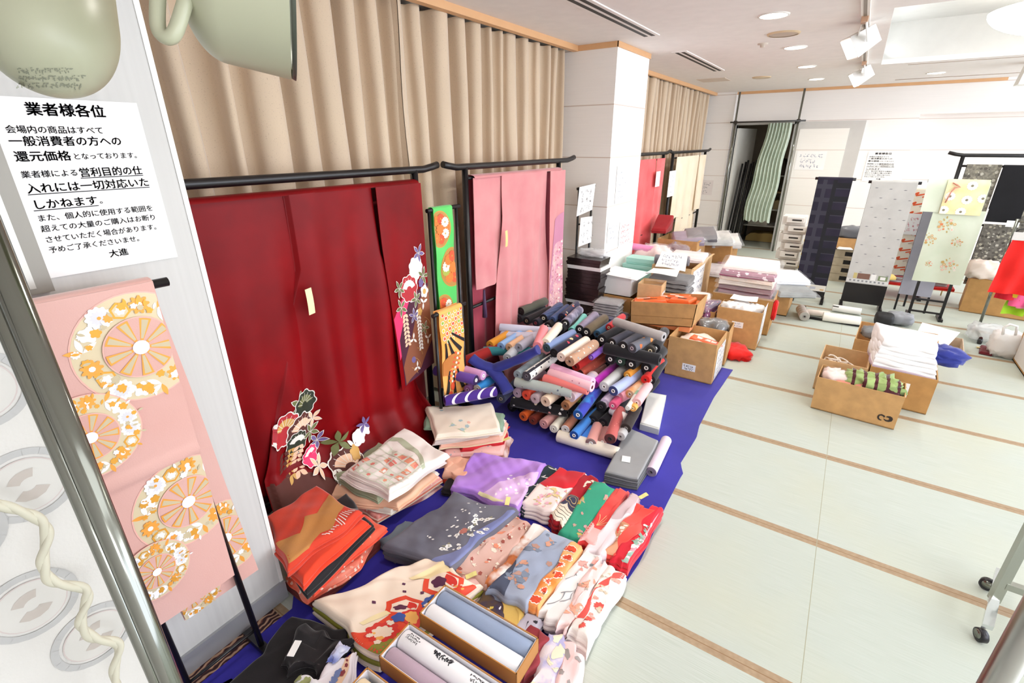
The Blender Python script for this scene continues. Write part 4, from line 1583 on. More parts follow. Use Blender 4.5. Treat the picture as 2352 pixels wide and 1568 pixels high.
RK = fab('#d4202c', '#c01c26', 4, sheen=.35)
fold('folded_kimono', 'half red half white flowered kimono right of the dark teal one', 'kimono', ((1192, 1152), (1266, 1176), (1347, 1082), (1282, 1072)), .095, .085, [fab('#f0e4dc', '#e9d6d2', 6), RK, plain('#e9b3bf', .7), plain('#d9c089', .6), plain('#d78f9d', .7)], K, 3, .011, .016, 34, two(.5, 1, scatter(26, .006, .013, (2, 3, 4), 5, (3,), None, area=(.3, 1, .05, .5))), rim=[0, 0, 0])
fold('folded_kimono', 'dark red kimono with a navy and gold fan hem', 'kimono', ((1262, 1178), (1294, 1212), (1372, 1094), (1342, 1085)), .092, .085, [fab('#b31a28', '#a01622', 4), plain('#3a3b55', .7), plain('#d3b883', .6), plain('#e6dac6', .7), plain('#1d1a1e', .7)], K, 3, .011, .016, 35, lambda w, h: [([(0, 0), (w, 0), (w, .3 * h), (.5 * w, .34 * h), (0, .28 * h)], 3), ([(0, .25 * h), (.3 * w, .5 * h), (.7 * w, .52 * h), (w, .42 * h), (w, .26 * h), (.4 * w, .32 * h)], 1)] + [(q, 2) for q in m_ring(.55 * w, .42 * h, .018, .021, 20) + m_ring(.55 * w, .42 * h, .034, .037, 24)] + sum([[(q, 4) for q in m_line([(.02 * w, (.05 + .06 * k) * h), (.98 * w, (.06 + .06 * k) * h)], .004)] for k in range(4)], []) + scatter(4, .01, .014, (3,), 2, None, None, area=(.3, .9, .75, .9))(w, h))
fold('folded_kimono', 'green kimono scattered with pink and gold blossoms', 'kimono', ((1282, 1216), (1330, 1240), (1416, 1122), (1366, 1098)), .098, .09, [fab('#2f9474', '#3aa381', 4), plain('#c79a9c', .7), plain('#c9b25a', .6), plain('#b9a58a', .7)], K, 3, .011, .016, 36, scatter(11, .008, .018, (1, 1, 2), 9, (3,), 2))
fold('folded_kimono', 'red kimono with gold wheat strokes beside the green one', 'kimono', ((1326, 1240), (1370, 1254), (1448, 1126), (1414, 1116)), .102, .09, [fab('#dc3236', '#e85a52', 6), plain('#e7c98e', .6), plain('#f3d9cf', .7), plain('#f0b3ae', .7)], K, 3, .011, .016, 37, lambda w, h: [([(0, 0), (w, 0), (w, .2 * h), (0, .32 * h)], 3)] + sum([[(q, 1) for q in m_line([(.5 * w, .3 * h), (.5 * w + .05 * cos(a), .3 * h + .08 * sin(a))], .002)] for a in (.4, .8, 1.2, 1.6, 2.0)], []))
fold('folded_kimono', 'white kimono shading to dusty pink between two red ones', 'kimono', ((1344, 1260), (1392, 1272), (1474, 1140), (1446, 1126)), .106, .085, [fab('#efe6e8', '#e4cfd4', 4), plain('#d2b9bd', .7)], K, 3, .011, .016, 38, two(.55, 1))
fold('folded_kimono', 'coral kimono with a beaded panel near the right edge of the blue cloth', 'kimono', ((1386, 1264), (1424, 1278), (1502, 1172), (1464, 1148)), .11, .08, [fab('#ef5a4e', '#e8483f', 5), plain('#d99a76', .6), plain('#f4e8dd', .7)], K, 3, .013, .017, 39, lambda w, h: [([(0, 0), (.5 * w, 0), (.45 * w, .45 * h), (.2 * w, .55 * h), (0, .5 * h)], 1)] + scatter(10, .005, .008, (2,), 3, None, None, area=(0, .45, 0, .5))(w, h))
fold('folded_kimono', 'crimson kimono with a white chrysanthemum edge at the far right of the row', 'kimono', ((1404, 1278), (1444, 1292), (1522, 1168), (1496, 1152)), .104, .085, [fab('#cf1f30', '#d92b3a', 4), plain('#f3dfdd', .7), plain('#8fae9c', .7), plain('#e88f98', .7)], K, 3, .011, .016, 40, lambda w, h: [([(.62 * w, 0), (w, 0), (w, .9 * h), (.8 * w, .5 * h)], 3)] + scatter(16, .008, .015, (1, 1, 2), 7, (2,), None, area=(.6, 1, .02, .8))(w, h))

SL = fab('#55535f', '#74747f', 5, sharp=.22)
fold('folded_kimono', 'large slate grey kimono with white blossoms and a blue corner', 'kimono', ((882, 1246), (1036, 1298), (1186, 1168), (1042, 1130)), .13, .10, [SL, plain('#eceae6', .7), fab('#6a6f9c', '#7f86b0', 5), plain('#8f8a72', .7), plain('#b06a5e', .7), fab('#3f3f49', '#4c4c57', 5)], K, 3, .014, .018, 51,
     lambda w, h: [([(.72 * w, 0), (w, 0), (w, .95 * h), (.9 * w, .9 * h), (.88 * w, .3 * h)], 2)] + scatter(16, .008, .017, (1,), 4, (3, 1), 3, area=(.6, .95, .1, .75))(w, h) + scatter(26, .004, .008, (1,), 14, None, None, area=(.35, .9, .2, .95))(w, h) + scatter(2, .02, .022, (4, 3), 5, (3,), None, area=(.65, .75, .3, .5))(w, h), rim=[0, 5, 0])
fold('kimono_sleeve', 'small grey-blue sleeve flap spread left of the slate kimono', 'kimono', ((866, 1238), (905, 1275), (962, 1208), (935, 1190)), .05, .045, fab('#7b8793', '#6b7682', 5), None, 1, .008, .012, 52)
fold('folded_kimono', 'dusty pink kimono with small rust flowers below the slate one', 'kimono', ((1034, 1298), (1118, 1338), (1222, 1202), (1172, 1174)), .095, .09, [fab('#dcb6aa', '#d0a597', 6), plain('#a5554a', .7), plain('#ecdcc8', .7), plain('#e98f70', .7)], K, 3, .013, .017, 53, scatter(46, .004, .012, (1, 2, 3, 1), 6, (2,), None))
fold('twisted_kimono', 'copper and white kimono twisted into a narrow strip', 'kimono', ((1114, 1336), (1142, 1344), (1258, 1212), (1222, 1200)), .10, .095, [fab('#c4703f', '#eadfd8', 9, sharp=.06), plain('#8a2330', .6)], K, 3, .018, .016, 54, two(.72, 1) if False else None, uf=1.6)
fold('folded_kimono', 'blue-grey kimono with faded orange flower sprays', 'kimono', ((1118, 1346), (1210, 1390), (1320, 1238), (1250, 1212)), .11, .105, [fab('#8f9ab3', '#a9b2c4', 4, sharp=.25), plain('#b98f80', .7), plain('#7b8698', .7), plain('#d49a80', .7), fab('#3f4556', '#59617a', 4)], K, 3, .012, .014, 55, lambda w, h: [([(0, 0), (.45 * w, 0), (.3 * w, .25 * h), (.12 * w, .4 * h), (0, .45 * h)], 4)] + scatter(18, .008, .018, (1, 3, 2), 8, (2, 1), None, area=(.1, .95, .15, .95))(w, h))
fold('folded_kimono', 'narrow orange kimono with red chrysanthemums beside the blue-grey one', 'kimono', ((1206, 1386), (1238, 1396), (1342, 1254), (1314, 1236)), .114, .10, [fab('#f08a3c', '#f4b578', 9, sharp=.1), plain('#dc4a28', .7), plain('#fbeedd', .7), plain('#8d7a3a', .7)], K, 3, .013, .017, 56, lambda w, h: sum([[(m_flower(w * (.4 + .2 * (k % 2)), h * (.08 + .13 * k), .022, 12, .2), 2), (m_flower(w * (.4 + .2 * (k % 2)), h * (.08 + .13 * k), .018, 12, .3), 1)] for k in range(7)], []))
fold('folded_kimono', 'white kimono with grey ink plants and pink blossoms', 'kimono', ((1236, 1398), (1278, 1428), (1388, 1276), (1342, 1258)), .106, .095, [fab('#f4efec', '#eae3e1', 4), plain('#8f9094', .7), plain('#f0a79c', .7), plain('#c9c5bf', .7)], K, 3, .013, .017, 57, lambda w, h: scatter(9, .01, .018, (2,), 9, (1, 3), None, area=(.3, 1, .5, 1))(w, h) + sum([[(q, 1) for q in m_line([(w * x, h * y), (w * x + .03, h * y + .05), (w * x + .025, h * y + .09)], .003)] for x, y in ((.2, .1), (.4, .3), (.15, .5), (.6, .2))], []))
fold('folded_kimono', 'pale pink kimono with taupe leaves beside the white one', 'kimono', ((1274, 1428), (1306, 1440), (1400, 1294), (1374, 1274)), .11, .09, [fab('#f7dedb', '#f3cfcb', 5), plain('#b8ad9c', .7), plain('#f2a78c', .7)], K, 3, .013, .017, 58, scatter(10, .008, .016, (2,), 3, (1,), None))
fold('folded_kimono', 'white kimono with red cloud edge and red daisies at the blue cloth edge', 'kimono', ((1304, 1440), (1346, 1472), (1436, 1312), (1394, 1294)), .105, .09, [fab('#f6efe9', '#efe4dd', 4), plain('#e2574e', .7), plain('#d9c9b0', .7), plain('#f3a293', .7), plain('#e98a5e', .7)], K, 3, .013, .017, 59, lambda w, h: [([(0, .1 * h), (.3 * w, .2 * h), (.35 * w, .6 * h), (.7 * w, .8 * h), (w, .9 * h), (w, h), (.5 * w, .9 * h), (.1 * w, .5 * h)], 1)] + sum([[(m_flower(w * x, h * y, .018, 12, .25), 1), (m_disc(w * x, h * y, .006, n=8), 4)] for x, y in ((.6, .22), (.72, .42), (.55, .1))], []) + scatter(14, .006, .012, (0, 2, 3), 6, (2,), None)(w, h))
fold('kimono_lining', 'grey-white lining spread under the flowered white kimono', 'kimono', ((1250, 1440), (1336, 1488), (1404, 1392), (1296, 1392)), .035, .03, fab('#dfe0e2', '#cfd1d6', 6), None, 1, .008, .016, 60)


# cream long-sleeved kimono with orange frames
def yuzen(w, h):
    it = [([(.62 * w, 0), (w, 0), (w, .95 * h), (.88 * w, .96 * h), (.84 * w, .7 * h), (.7 * w, .55 * h), (.66 * w, .3 * h), (.72 * w, .1 * h)], 1), ([(.88 * w, 0), (w, 0), (w, .75 * h), (.94 * w, .6 * h), (.93 * w, .2 * h)], 2)]
    for x, y, R, a in ((.66, .42, .075, .3), (.66, .80, .085, .2)):
        it += [(m_poly(w * x, h * y, R, 6, a), 1), (m_poly(w * x, h * y, R * .74, 6, a), 0), (m_sector(w * x, h * y - .0, .0, R * .6, .2, 2.2, 8), 3), (m_flower(w * x - .01, h * y - .015, R * .35, 5), 4)]
    it += [(m_flower(w * .8, h * .6, .04, 8, .2), 5), (m_flower(w * .8, h * .6, .02, 8, .3), 6), (m_flower(w * .86, h * .38, .045, 7, .2), 3), (m_flower(w * .86, h * .38, .03, 7, .2), 7), (m_flower(w * .78, h * .3, .025), 5), (m_flower(w * .82, h * .15, .05, 9, .25), 3), (m_flower(w * .82, h * .15, .03, 9, .25), 0)]
    it += scatter(22, .005, .011, (0, 7, 3), 5, None, None, area=(.75, .92, .05, .9))(w, h)
    it += [([(.2 * w, .7 * h), (.5 * w, .75 * h), (.55 * w, .95 * h), (.3 * w, .97 * h)], 8), ([(.55 * w, .1 * h), (.62 * w, .12 * h), (.66 * w, .3 * h), (.58 * w, .3 * h)], 8)]
    for x, y in ((.4, .3), (.45, .55), (.6, .62), (.35, .6)):
        it.append((m_flower(w * x, h * y, .008, 4), 4))
    return it


fold('long_sleeved_kimono', 'ivory kimono with big orange hexagon frames and an olive hem at the front', 'kimono', ((726, 1378), (866, 1502), (1106, 1340), (985, 1272)), .115, .10, [fab('#f6e6d4', '#f2dcc6', 4), plain('#e4492c', .65), plain('#8f8a2c', .65), plain('#d8352c', .65), plain('#5a2a4a', .65), plain('#3b57a4', .65), plain('#26263c', .65), plain('#f2b25c', .65), plain('#f3dfae', .65)], K, 3, .02, .024, 61, yuzen, uf=1.2, rim=[0, 2, 0])
fold('kimono_sleeve', 'cream sleeve end twisted out in front of the ivory kimono', 'kimono', ((800, 1432), (905, 1505), (925, 1478), (812, 1420)), .07, .05, fab('#f3e2d6', '#efd8c8', 6), None, 2, .012, .014, 62)
fold('kimono', 'pink kimono corner with a red square between ivory and blue-grey ones', 'kimono', ((1028, 1350), (1072, 1392), (1116, 1330), (1066, 1312)), .075, .06, [fab('#f0b3ae', '#f4d6d0', 8), plain('#d62f3a', .7), plain('#f7eee9', .7)], K, 2, .008, .012, 63, lambda w, h: [(m_poly(.7 * w, .5 * h, .026, 4, .5), 2), (m_poly(.7 * w, .5 * h, .022, 4, .5), 1)])
fold('kimono', 'dark purple and brown kimono corner behind the front gift box', 'kimono', ((1084, 1396), (1140, 1432), (1176, 1388), (1112, 1350)), .075, .06, [fab('#5f4a34', '#3d3352', 12, sharp=.08), plain('#e8e4ee', .7), plain('#d9c15a', .7)], K, 2, .01, .012, 64, lambda w, h: scatter(5, .008, .016, (1, 2), 2, None, None)(w, h))
fold('kimono', 'mustard yellow kimono corner behind the front gift box', 'kimono', ((1140, 1432), (1186, 1458), (1212, 1392), (1160, 1352)), .07, .055, fab('#e0bd6a', '#d8b05a', 5), K, 2, .01, .012, 65)
fold('kimono', 'grey kimono scrap with black flowers by the corner of the front gift box', 'kimono', ((1176, 1448), (1210, 1462), (1256, 1420), (1204, 1398)), .075, .05, [fab('#c9c3cf', '#b7b2c4', 6), plain('#26222c', .7)], K, 2, .01, .012, 66, scatter(4, .008, .014, (1,), 2, None, None))
fold('folded_kimono', 'dark rose maroon kimono beside the front gift box', 'kimono', ((1180, 1548), (1210, 1560), (1266, 1458), (1216, 1424)), .085, .075, fab('#8e3238', '#9a3a40', 5), K, 3, .013, .017, 67)
fold('folded_kimono', 'pastel tie-dyed kimono in blue, cream and violet near the bottom right of the cloth', 'kimono', ((1206, 1600), (1262, 1620), (1316, 1470), (1262, 1444)), .085, .075, [fab('#e9dcdf', '#b9b4dc', 14, sharp=.07), plain('#cf3f4a', .7), plain('#efe2c6', .7)], K, 3, .013, .017, 68, lambda w, h: scatter(8, .012, .022, (2, 2), 4, None, None)(w, h))
fold('folded_kimono', 'shell pink kimono with grey plum marks at the bottom right of the cloth', 'kimono', ((1256, 1640), (1310, 1640), (1342, 1502), (1298, 1462)), .085, .075, [fab('#f8cfcf', '#f6dad6', 4), plain('#a39a98', .7), plain('#c8353f', .7)], K, 3, .013, .017, 69, scatter(5, .008, .014, (1,), 6, None, None))
fold('kimono', 'black kimono heaped beside the foot of the obi stand', 'kimono', ((470, 1640), (720, 1720), (800, 1440), (668, 1412)), .075, .06, [BK, plain('#efece8', .6)], K, 2, .018, .024, 70, uf=1.3)
fold('kimono', 'black kimono sleeve with a scalloped end and white thread tag', 'kimono', ((640, 1520), (725, 1540), (800, 1470), (700, 1425)), .115, .045, BK, K, 2, .02, .026, 71, uf=1.6)
fold('kimono', 'white kimono with a band of blue blossoms between black kimono and gift boxes', 'kimono', ((700, 1590), (790, 1640), (815, 1492), (752, 1520)), .13, .06, [fab('#eae3ea', '#f2ecee', 4), plain('#eec9a8', .7), plain('#6f7fae', .7), plain('#8c3a40', .7)], K, 2, .014, .016, 72, lambda w, h: [([(.35 * w, 0), (.6 * w, 0), (.95 * w, h), (.75 * w, h)], 1)] + sum([[(m_flower(w * (.35 + .05 * k), h * (.12 + .1 * k), .012, 5), 2)] for k in range(6)], []) + sum([[(m_flower(w * (.7 + .05 * k), h * (.6 + .12 * k), .008, 5), 3)] for k in range(4)], []))
fold('kimono', 'white and olive printed kimono corner at the bottom edge', 'kimono', ((630, 1640), (720, 1660), (748, 1568), (690, 1540)), .15, .05, [fab('#e6e6ec', '#f3f2f4', 5), plain('#9aa06a', .7), plain('#c8a56a', .7)], K, 2, .014, .016, 73, scatter(10, .01, .02, (1, 2, 1), 3, (1,), None))
fold('cloth_scrap', 'small blue shaded white sleeve end lying on the black kimono', 'sleeve', ((752, 1510), (768, 1512), (800, 1482), (778, 1470)), .155, .02, fab('#e4e6f2', '#5a68b4', 12), None, 1, .006, .008, 74)
for (x, y, z, w, h, c, lb) in ((676, 1488, .16, .026, .06, '#f4f3f0', 'white paper tag on the black kimono'),):
    p = F(x, y, z)
    b = B()
    b.box(p.x - w / 2, p.x + w / 2, p.y - h / 2, p.y + h / 2, z - .002, z, ang=.5)
    b.build('paper_tag', plain(c, .6), label=lb, cat='tag')

def price_tag(lab, x, y, z, a):
    g = [o for o in COL.objects if o.get('label', '').startswith(lab)][0]
    p = F(x, y, z)
    b = B()
    c, s = cos(a), sin(a)
    for dz in (0, -.0012):
        b.grid([[(p.x + u * c - v * s, p.y + u * s + v * c, z + dz + .006 * sin(v * 60)) for u in (-.012, .012)] for v in (-.025, -.01, .01, .025)], 0, False, flip=dz < 0)
    b.build('price_tag', plain('#efe593', .6), g, label='pale yellow paper tag')


price_tag('rumpled lilac', 1166, 1150, .118, .4)
price_tag('pink kimono with grey fans', 1162, 1008, .10, -.8)
price_tag('white kimono shading', 1478, 1138, .115, -.6)
price_tag('pink kimono corner', 1082, 1320, .09, -.7)
price_tag('mustard yellow', 1186, 1354, .085, -.5)
# ------------------------------------------------------------------ gift boxes of cloth rolls
TRAY = plain('#b9803f', .55)


def gift_box(label, x0, x1, y0, y1, zb, zt, ang=.03):
    t = empty('gift_box', ((x0 + x1) / 2, (y0 + y1) / 2, zb), label, 'box', 'shallow tan boxes of cloth rolls at the front')
    piv = ((x0 + x1) / 2, (y0 + y1) / 2)
    w = .004
    b = B()
    b.box(x0, x1, y0, y1, zb, zb + .004, 0, ang, piv)
    for r in ((x0, x1, y0, y0 + w), (x0, x1, y1 - w, y1), (x0, x0 + w, y0, y1), (x1 - w, x1, y0, y1)):
        b.box(*r, zb, zt, 0, ang, piv)
    b.build('tray', TRAY, t)
    b = B()
    k = .0035
    b.box(x0 + w, x1 - w, y0 + w, y1 - w, zb + .004, zb + .006, 0, ang, piv)
    for r in ((x0 + w, x1 - w, y0 + w, y0 + w + k), (x0 + w, x1 - w, y1 - w - k, y1 - w), (x0 + w, x0 + w + k, y0 + w, y1 - w), (x1 - w - k, x1 - w, y0 + w, y1 - w)):
        b.box(*r, zb, zt - .004, 0, ang, piv)
    b.build('lining', plain('#e9e8ee', .6), t)
    return piv, ang


def roll(label, a, c, r, mat, core='#f2efe8', name='fabric_roll', group='fabric rolls in the pile', flap=None, wrap=None, endmat=None, cat='fabric roll', hole='#2a2320', taper=1.0):
    a, c = Vector(a), Vector(c)
    L = (c - a).length
    d = (c - a) / L
    base = Vector(((a.x + c.x) / 2, (a.y + c.y) / 2, min(a.z, c.z) - r))
    t = empty(name, base, label, cat, group)
    b = B()
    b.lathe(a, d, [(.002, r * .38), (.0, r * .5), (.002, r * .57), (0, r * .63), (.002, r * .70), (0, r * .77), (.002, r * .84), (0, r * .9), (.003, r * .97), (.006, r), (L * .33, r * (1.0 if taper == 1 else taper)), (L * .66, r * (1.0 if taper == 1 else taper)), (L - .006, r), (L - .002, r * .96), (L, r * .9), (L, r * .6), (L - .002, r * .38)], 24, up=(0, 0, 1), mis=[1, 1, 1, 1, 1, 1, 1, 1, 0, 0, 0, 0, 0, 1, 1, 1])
    if flap:
        # loose end of the cloth lying out from under the roll
        s = d.cross(Vector((0, 0, 1))).normalized() * (1 if flap > 0 else -1)
        bt = Vector((0, 0, -1))
        rows = []
        for k in range(7):
            u = k / 6
            o = bt * r * (1 - .0 * u) + s * (abs(flap) * u) + Vector((0, 0, r * .35 * u * u))
            rows.append([a + d * .01 + o, a + d * (L - .01) + o])
        b.grid(rows, 0)
        b.grid([[p - Vector((0, 0, .003)) for p in rw] for rw in rows], 0, flip=True)
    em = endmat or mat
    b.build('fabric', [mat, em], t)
    b = B()
    b.lathe(a - d * .002, d, [(.006, 0), (.006, r * .2), (0, r * .22), (0, r * .36), (.004, r * .4)], 18, up=(0, 0, 1), mis=[1, 0, 0, 0])
    b.build('core', [plain(core, .6), plain(hole, .7)], t)
    if wrap:
        b = B()
        b.lathe(a - d * .006, d, [(0, r * .3), (0, r * .95), (.008, r * 1.05), (L + .004, r * 1.05), (L + .012, r * .95)], 24, up=(0, 0, 1))
        b.build('plastic_wrap', film(), t)
    return t


gb = []
for lb, y0 in (('farthest of the three tan gift boxes, with blue and white rolls', .905), ('middle tan gift box with white paper and mauve rolls', .702), ('nearest tan gift box at the bottom edge with a cream roll', .500)):
    gb.append(gift_box(lb, -1.045, -.605, y0, y0 + .155, .125, .2))
GBG = 'cloth rolls lying in the tan gift boxes'


def gline(i, f, z, inset=.012):
    (cx, cy), an = gb[i]
    ca, sa = cos(an), sin(an)
    out = []
    for dx in (-.22 + inset, .22 - inset):
        out.append(Vector((cx + dx * ca - f * sa, cy + dx * sa + f * ca, z)))
    return out


LBL = fab('#8f9fbc', '#9fadc6', 4)
for i, f, r, m, lb in ((0, .036, .033, LBL, 'steel blue cloth roll in the farthest gift box'), (0, -.034, .034, plain('#f6f6f8', .6), 'white paper wrapped roll in the farthest gift box'),
                       (1, .030, .036, plain('#f4f3f5', .6), 'white paper wrapped roll with black print in the middle gift box'), (1, -.040, .032, fab('#b79fae', '#c2acba', 4), 'mauve cloth roll in the middle gift box'), (2, .02, .036, fab('#ecdab8', '#e6d0a8', 4), 'cream cloth roll in the nearest gift box')):
    a, c = gline(i, f, .131 + r + .002)
    roll(lb, a, c, r, m, '#1d1b1e' if 'white' in lb else '#e9e4da', group=GBG)
    if 'white' in lb:
        d = (c - a).normalized()
        u0 = Vector((-d.y, d.x, 0))
        zc = a.z

        def mp(x, y, a=a, d=d, u0=u0, r=r):
            an = y / r
            return a + d * x + u0 * sin(an) * (r + .0012) + Vector((0, 0, cos(an) * (r + .0012)))
        if 'black print' in lb:
            bb = scribble(mp, .02, .085, -.01, .022, 3, 5, .0016, 1.4)
            b2 = scribble(mp, .13, .26, -.004, .024, 1, 6, .0032, 2.5)
            k = len(bb.v)
            bb.v += b2.v
            bb.f += [tuple(q + k for q in f_) for f_ in b2.f]
            bb.mi += b2.mi
            bb.sm += b2.sm
            b3 = scribble(mp, .3, .4, -.01, .02, 2, 8, .002, 1.5)
            k = len(bb.v)
            bb.v += b3.v
            bb.f += [tuple(q + k for q in f_) for f_ in b3.f]
            bb.mi += b3.mi
            bb.sm += b3.sm
        else:
            bb = scribble(mp, .02, .1, .028, .036, 1, 7, .0014, 2)
        # printed on the paper of that roll
        par = [o for o in COL.objects if o.get('label') == lb][0]
        bb.build('print', INK, [ch for ch in COL.objects if ch.parent == par and ch.name.startswith('fabric')][0])

# ------------------------------------------------------------------ pile of cloth rolls
BKR = fab('#17161a', '#1e1d22', 4, sheen=.3)
WCORE = '#f4f2ec'


def PR(label, near, far, Yn, r, mat, core=WCORE, L=.37, dz=0.0, far_free=False, **k):
    a = FY(near[0], near[1], Yn)
    a.z = max(a.z, r + .006)
    c = F(far[0], far[1], a.z)
    d = (c - a)
    d.z = 0
    d.normalize()
    c = a + d * L + Vector((0, 0, dz))
    return roll(label, a, c, r, mat, core, **k)


# front face of the pile
PR('cream white thick cloth roll lying crosswise on the blue cloth under the pile', (1282, 1000), (1401, 1036), 2.47, .042, fab('#f3ead9', '#eee2cf', 4), '#efe4cf', L=.42)
PR('cream roll with fine green grass print leaning at the front of the pile', (1271, 985), (1321, 928), 2.46, .031, fab('#efeadb', '#e8e2d0', 4, fl=('#8b9a83', '#efeadb', '#a8b3a0'), fs=42, fr=.13), '#e9e2cf')
PR('brown roll with a white paper band at its end', (1298, 986), (1325, 952), 2.48, .031, fab('#a5654c', '#b0735a', 6), '#cfcac4', endmat=plain('#e8e4df', .6))
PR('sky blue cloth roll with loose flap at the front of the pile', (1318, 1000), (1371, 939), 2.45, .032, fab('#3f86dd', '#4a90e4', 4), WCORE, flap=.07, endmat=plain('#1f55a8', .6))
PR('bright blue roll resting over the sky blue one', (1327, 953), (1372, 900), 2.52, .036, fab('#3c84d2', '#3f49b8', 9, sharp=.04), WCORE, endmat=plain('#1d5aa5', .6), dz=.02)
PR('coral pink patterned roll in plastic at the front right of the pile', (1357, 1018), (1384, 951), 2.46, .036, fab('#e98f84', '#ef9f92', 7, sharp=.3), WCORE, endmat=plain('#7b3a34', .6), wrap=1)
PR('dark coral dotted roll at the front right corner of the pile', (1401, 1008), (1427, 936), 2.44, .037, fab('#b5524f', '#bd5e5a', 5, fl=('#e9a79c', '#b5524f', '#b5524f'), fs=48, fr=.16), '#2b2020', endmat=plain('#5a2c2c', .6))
PR('terracotta roll under clear film between the coral ones', (1383, 1015), (1407, 945), 2.52, .028, fab('#b0574a', '#a84f42', 5), '#efe6e0', wrap=1)
PR('orange cloth roll end at the lower left of the pile', (1201, 957), (1236, 930), 2.5, .035, fab('#ee6a2b', '#e35f22', 4), '#8a3a1c', hole='#3a1c12')
PR('dark brick roll end beside the orange one', (1223, 966), (1258, 938), 2.5, .034, fab('#8d3a28', '#7d3020', 4), '#5f2418', hole='#2a100c')
PR('dusty pink roll end at the lower front of the pile', (1248, 974), (1284, 945), 2.48, .036, fab('#dba4a0', '#d59892', 4), '#dba4a0')
PR('long black roll with white and pink blossoms lying crosswise', (1176, 921), (1283, 942), 2.51, .037, fab('#1b191d', '#1b191d', 4, fl=('#f1ece6', '#d7928e', '#e8d9b8', '#1b191d'), fs=24, fr=.26), '#d8d4cd', L=.41)
PR('lilac grey roll end above the black flowered roll', (1187, 903), (1222, 878), 2.52, .036, fab('#c5a9b9', '#bda0b0', 4), '#b89aab')
PR('vermilion roll end above the black flowered roll', (1208, 908), (1243, 882), 2.51, .036, fab('#ee4a33', '#f05a40', 4), '#c4321f')
PR('mauve roll in thin plastic between vermilion and cream rolls', (1228, 916), (1263, 890), 2.5, .036, fab('#c9aab0', '#d2b6ba', 5), '#a98a90', wrap=1)
PR('pale cream roll end at the middle front of the pile', (1252, 922), (1290, 894), 2.49, .039, fab('#f4dcc2', '#efd4b8', 4), '#c9a48a')
PR('tan brown roll end below the loose cream roll', (1298, 932), (1328, 905), 2.52, .033, fab('#a8764f', '#9c6a45', 4), '#7b5234')
PR('loosely wound cream and lilac roll right of the floral roll', (1308, 911), (1340, 884), 2.55, .042, fab('#eac9b8', '#c3b3c6', 12, sharp=.1), '#eadfd8')
PR('grey-green roll printed with small maple leaves lying crosswise', (1184, 876), (1293, 897), 2.5, .036, fab('#a9b2ad', '#b2bab4', 4, fl=('#6f6a5a', '#8a5a44', '#596070', '#c79a5a', '#a9b2ad'), fs=30, fr=.2), '#c9cec9', L=.41)
PR('coral red roll lying crosswise behind the maple leaf roll', (1250, 868), (1306, 884), 2.58, .03, fab('#ef7a76', '#f08a84', 4), '#d95d58', L=.33)
PR('pale pink roll with tiny red bows lying crosswise', (1262, 856), (1315, 874), 2.62, .033, fab('#f2bcc8', '#f5c6d0', 4, fl=('#a04a68', '#f2bcc8', '#f2bcc8', '#c76a86'), fs=36, fr=.14), '#f4cdd6', L=.34)
PR('light orchid pink roll at the back of the crosswise pink rolls', (1268, 845), (1319, 864), 2.68, .036, fab('#eeb3d4', '#f0bcda', 4), '#f4d0e4', L=.34)
PR('grey-blue plain roll beside the arrow feather roll', (1188, 861), (1246, 819), 2.5, .033, fab('#8b9aa2', '#97a5ac', 4), '#7b8990')
PR('black and white arrow feather roll on top of the front pile', (1209, 864), (1273, 820), 2.49, .036, fab('#efece5', '#efece5', 4, stripe=(0, 22, '#2b2a35', .45), fl=('#2b2a35', '#2b2a35', '#efece5'), fs=30, fr=.3), '#6b6870', endmat=plain('#4b4952', .6))
PR('cream white cloth roll near the middle top of the pile', (1288, 820), (1345, 783), 2.66, .034, fab('#f6e8dc', '#f2e0d0', 4), '#f0ddd0')
PR('tan roll printed with pale flowers near the middle top of the pile', (1308, 830), (1366, 790), 2.64, .037, fab('#c09a80', '#b88f74', 4, fl=('#f1e6d8', '#d9c2ae', '#c09a80', '#8fa3a8'), fs=32, fr=.22), '#a07a64')
# right half, middle row
PR('royal violet end roll behind the bright blue one', (1345, 915), (1372, 880), 2.74, .03, fab('#4a2fb0', '#4433a6', 4), WCORE)
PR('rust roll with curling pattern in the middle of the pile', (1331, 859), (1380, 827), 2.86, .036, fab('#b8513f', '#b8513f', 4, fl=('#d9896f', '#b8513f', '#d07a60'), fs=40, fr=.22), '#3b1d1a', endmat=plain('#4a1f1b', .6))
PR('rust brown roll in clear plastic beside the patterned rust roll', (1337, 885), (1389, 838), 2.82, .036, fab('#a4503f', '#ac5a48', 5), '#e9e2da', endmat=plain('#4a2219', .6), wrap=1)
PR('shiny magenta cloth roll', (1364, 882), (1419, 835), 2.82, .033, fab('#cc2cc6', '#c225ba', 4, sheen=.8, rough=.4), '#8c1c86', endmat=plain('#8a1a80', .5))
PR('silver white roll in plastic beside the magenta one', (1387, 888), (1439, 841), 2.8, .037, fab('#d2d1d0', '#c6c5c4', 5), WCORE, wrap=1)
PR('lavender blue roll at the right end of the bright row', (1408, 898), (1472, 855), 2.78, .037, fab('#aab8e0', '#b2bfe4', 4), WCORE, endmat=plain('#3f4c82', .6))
PR('rose roll end under the magenta roll', (1342, 912), (1372, 888), 2.8, .03, fab('#e0707a', '#e47e86', 4), '#f4cfcf')
PR('lilac roll end wrapped in thin plastic under the silver roll', (1389, 926), (1412, 900), 2.76, .035, fab('#d9c3dc', '#cfb8d4', 5), '#e9dcea', wrap=1)
PR('hot pink roll end under the lavender roll', (1407, 932), (1432, 905), 2.74, .03, fab('#ef6f95', '#ea5f88', 4), '#f9d9e2')
PR('shell pink thick roll on the right side of the pile', (1420, 912), (1455, 893), 2.84, .045, fab('#f3aebb', '#f0a0b0', 5), '#f6cfd6', L=.3)
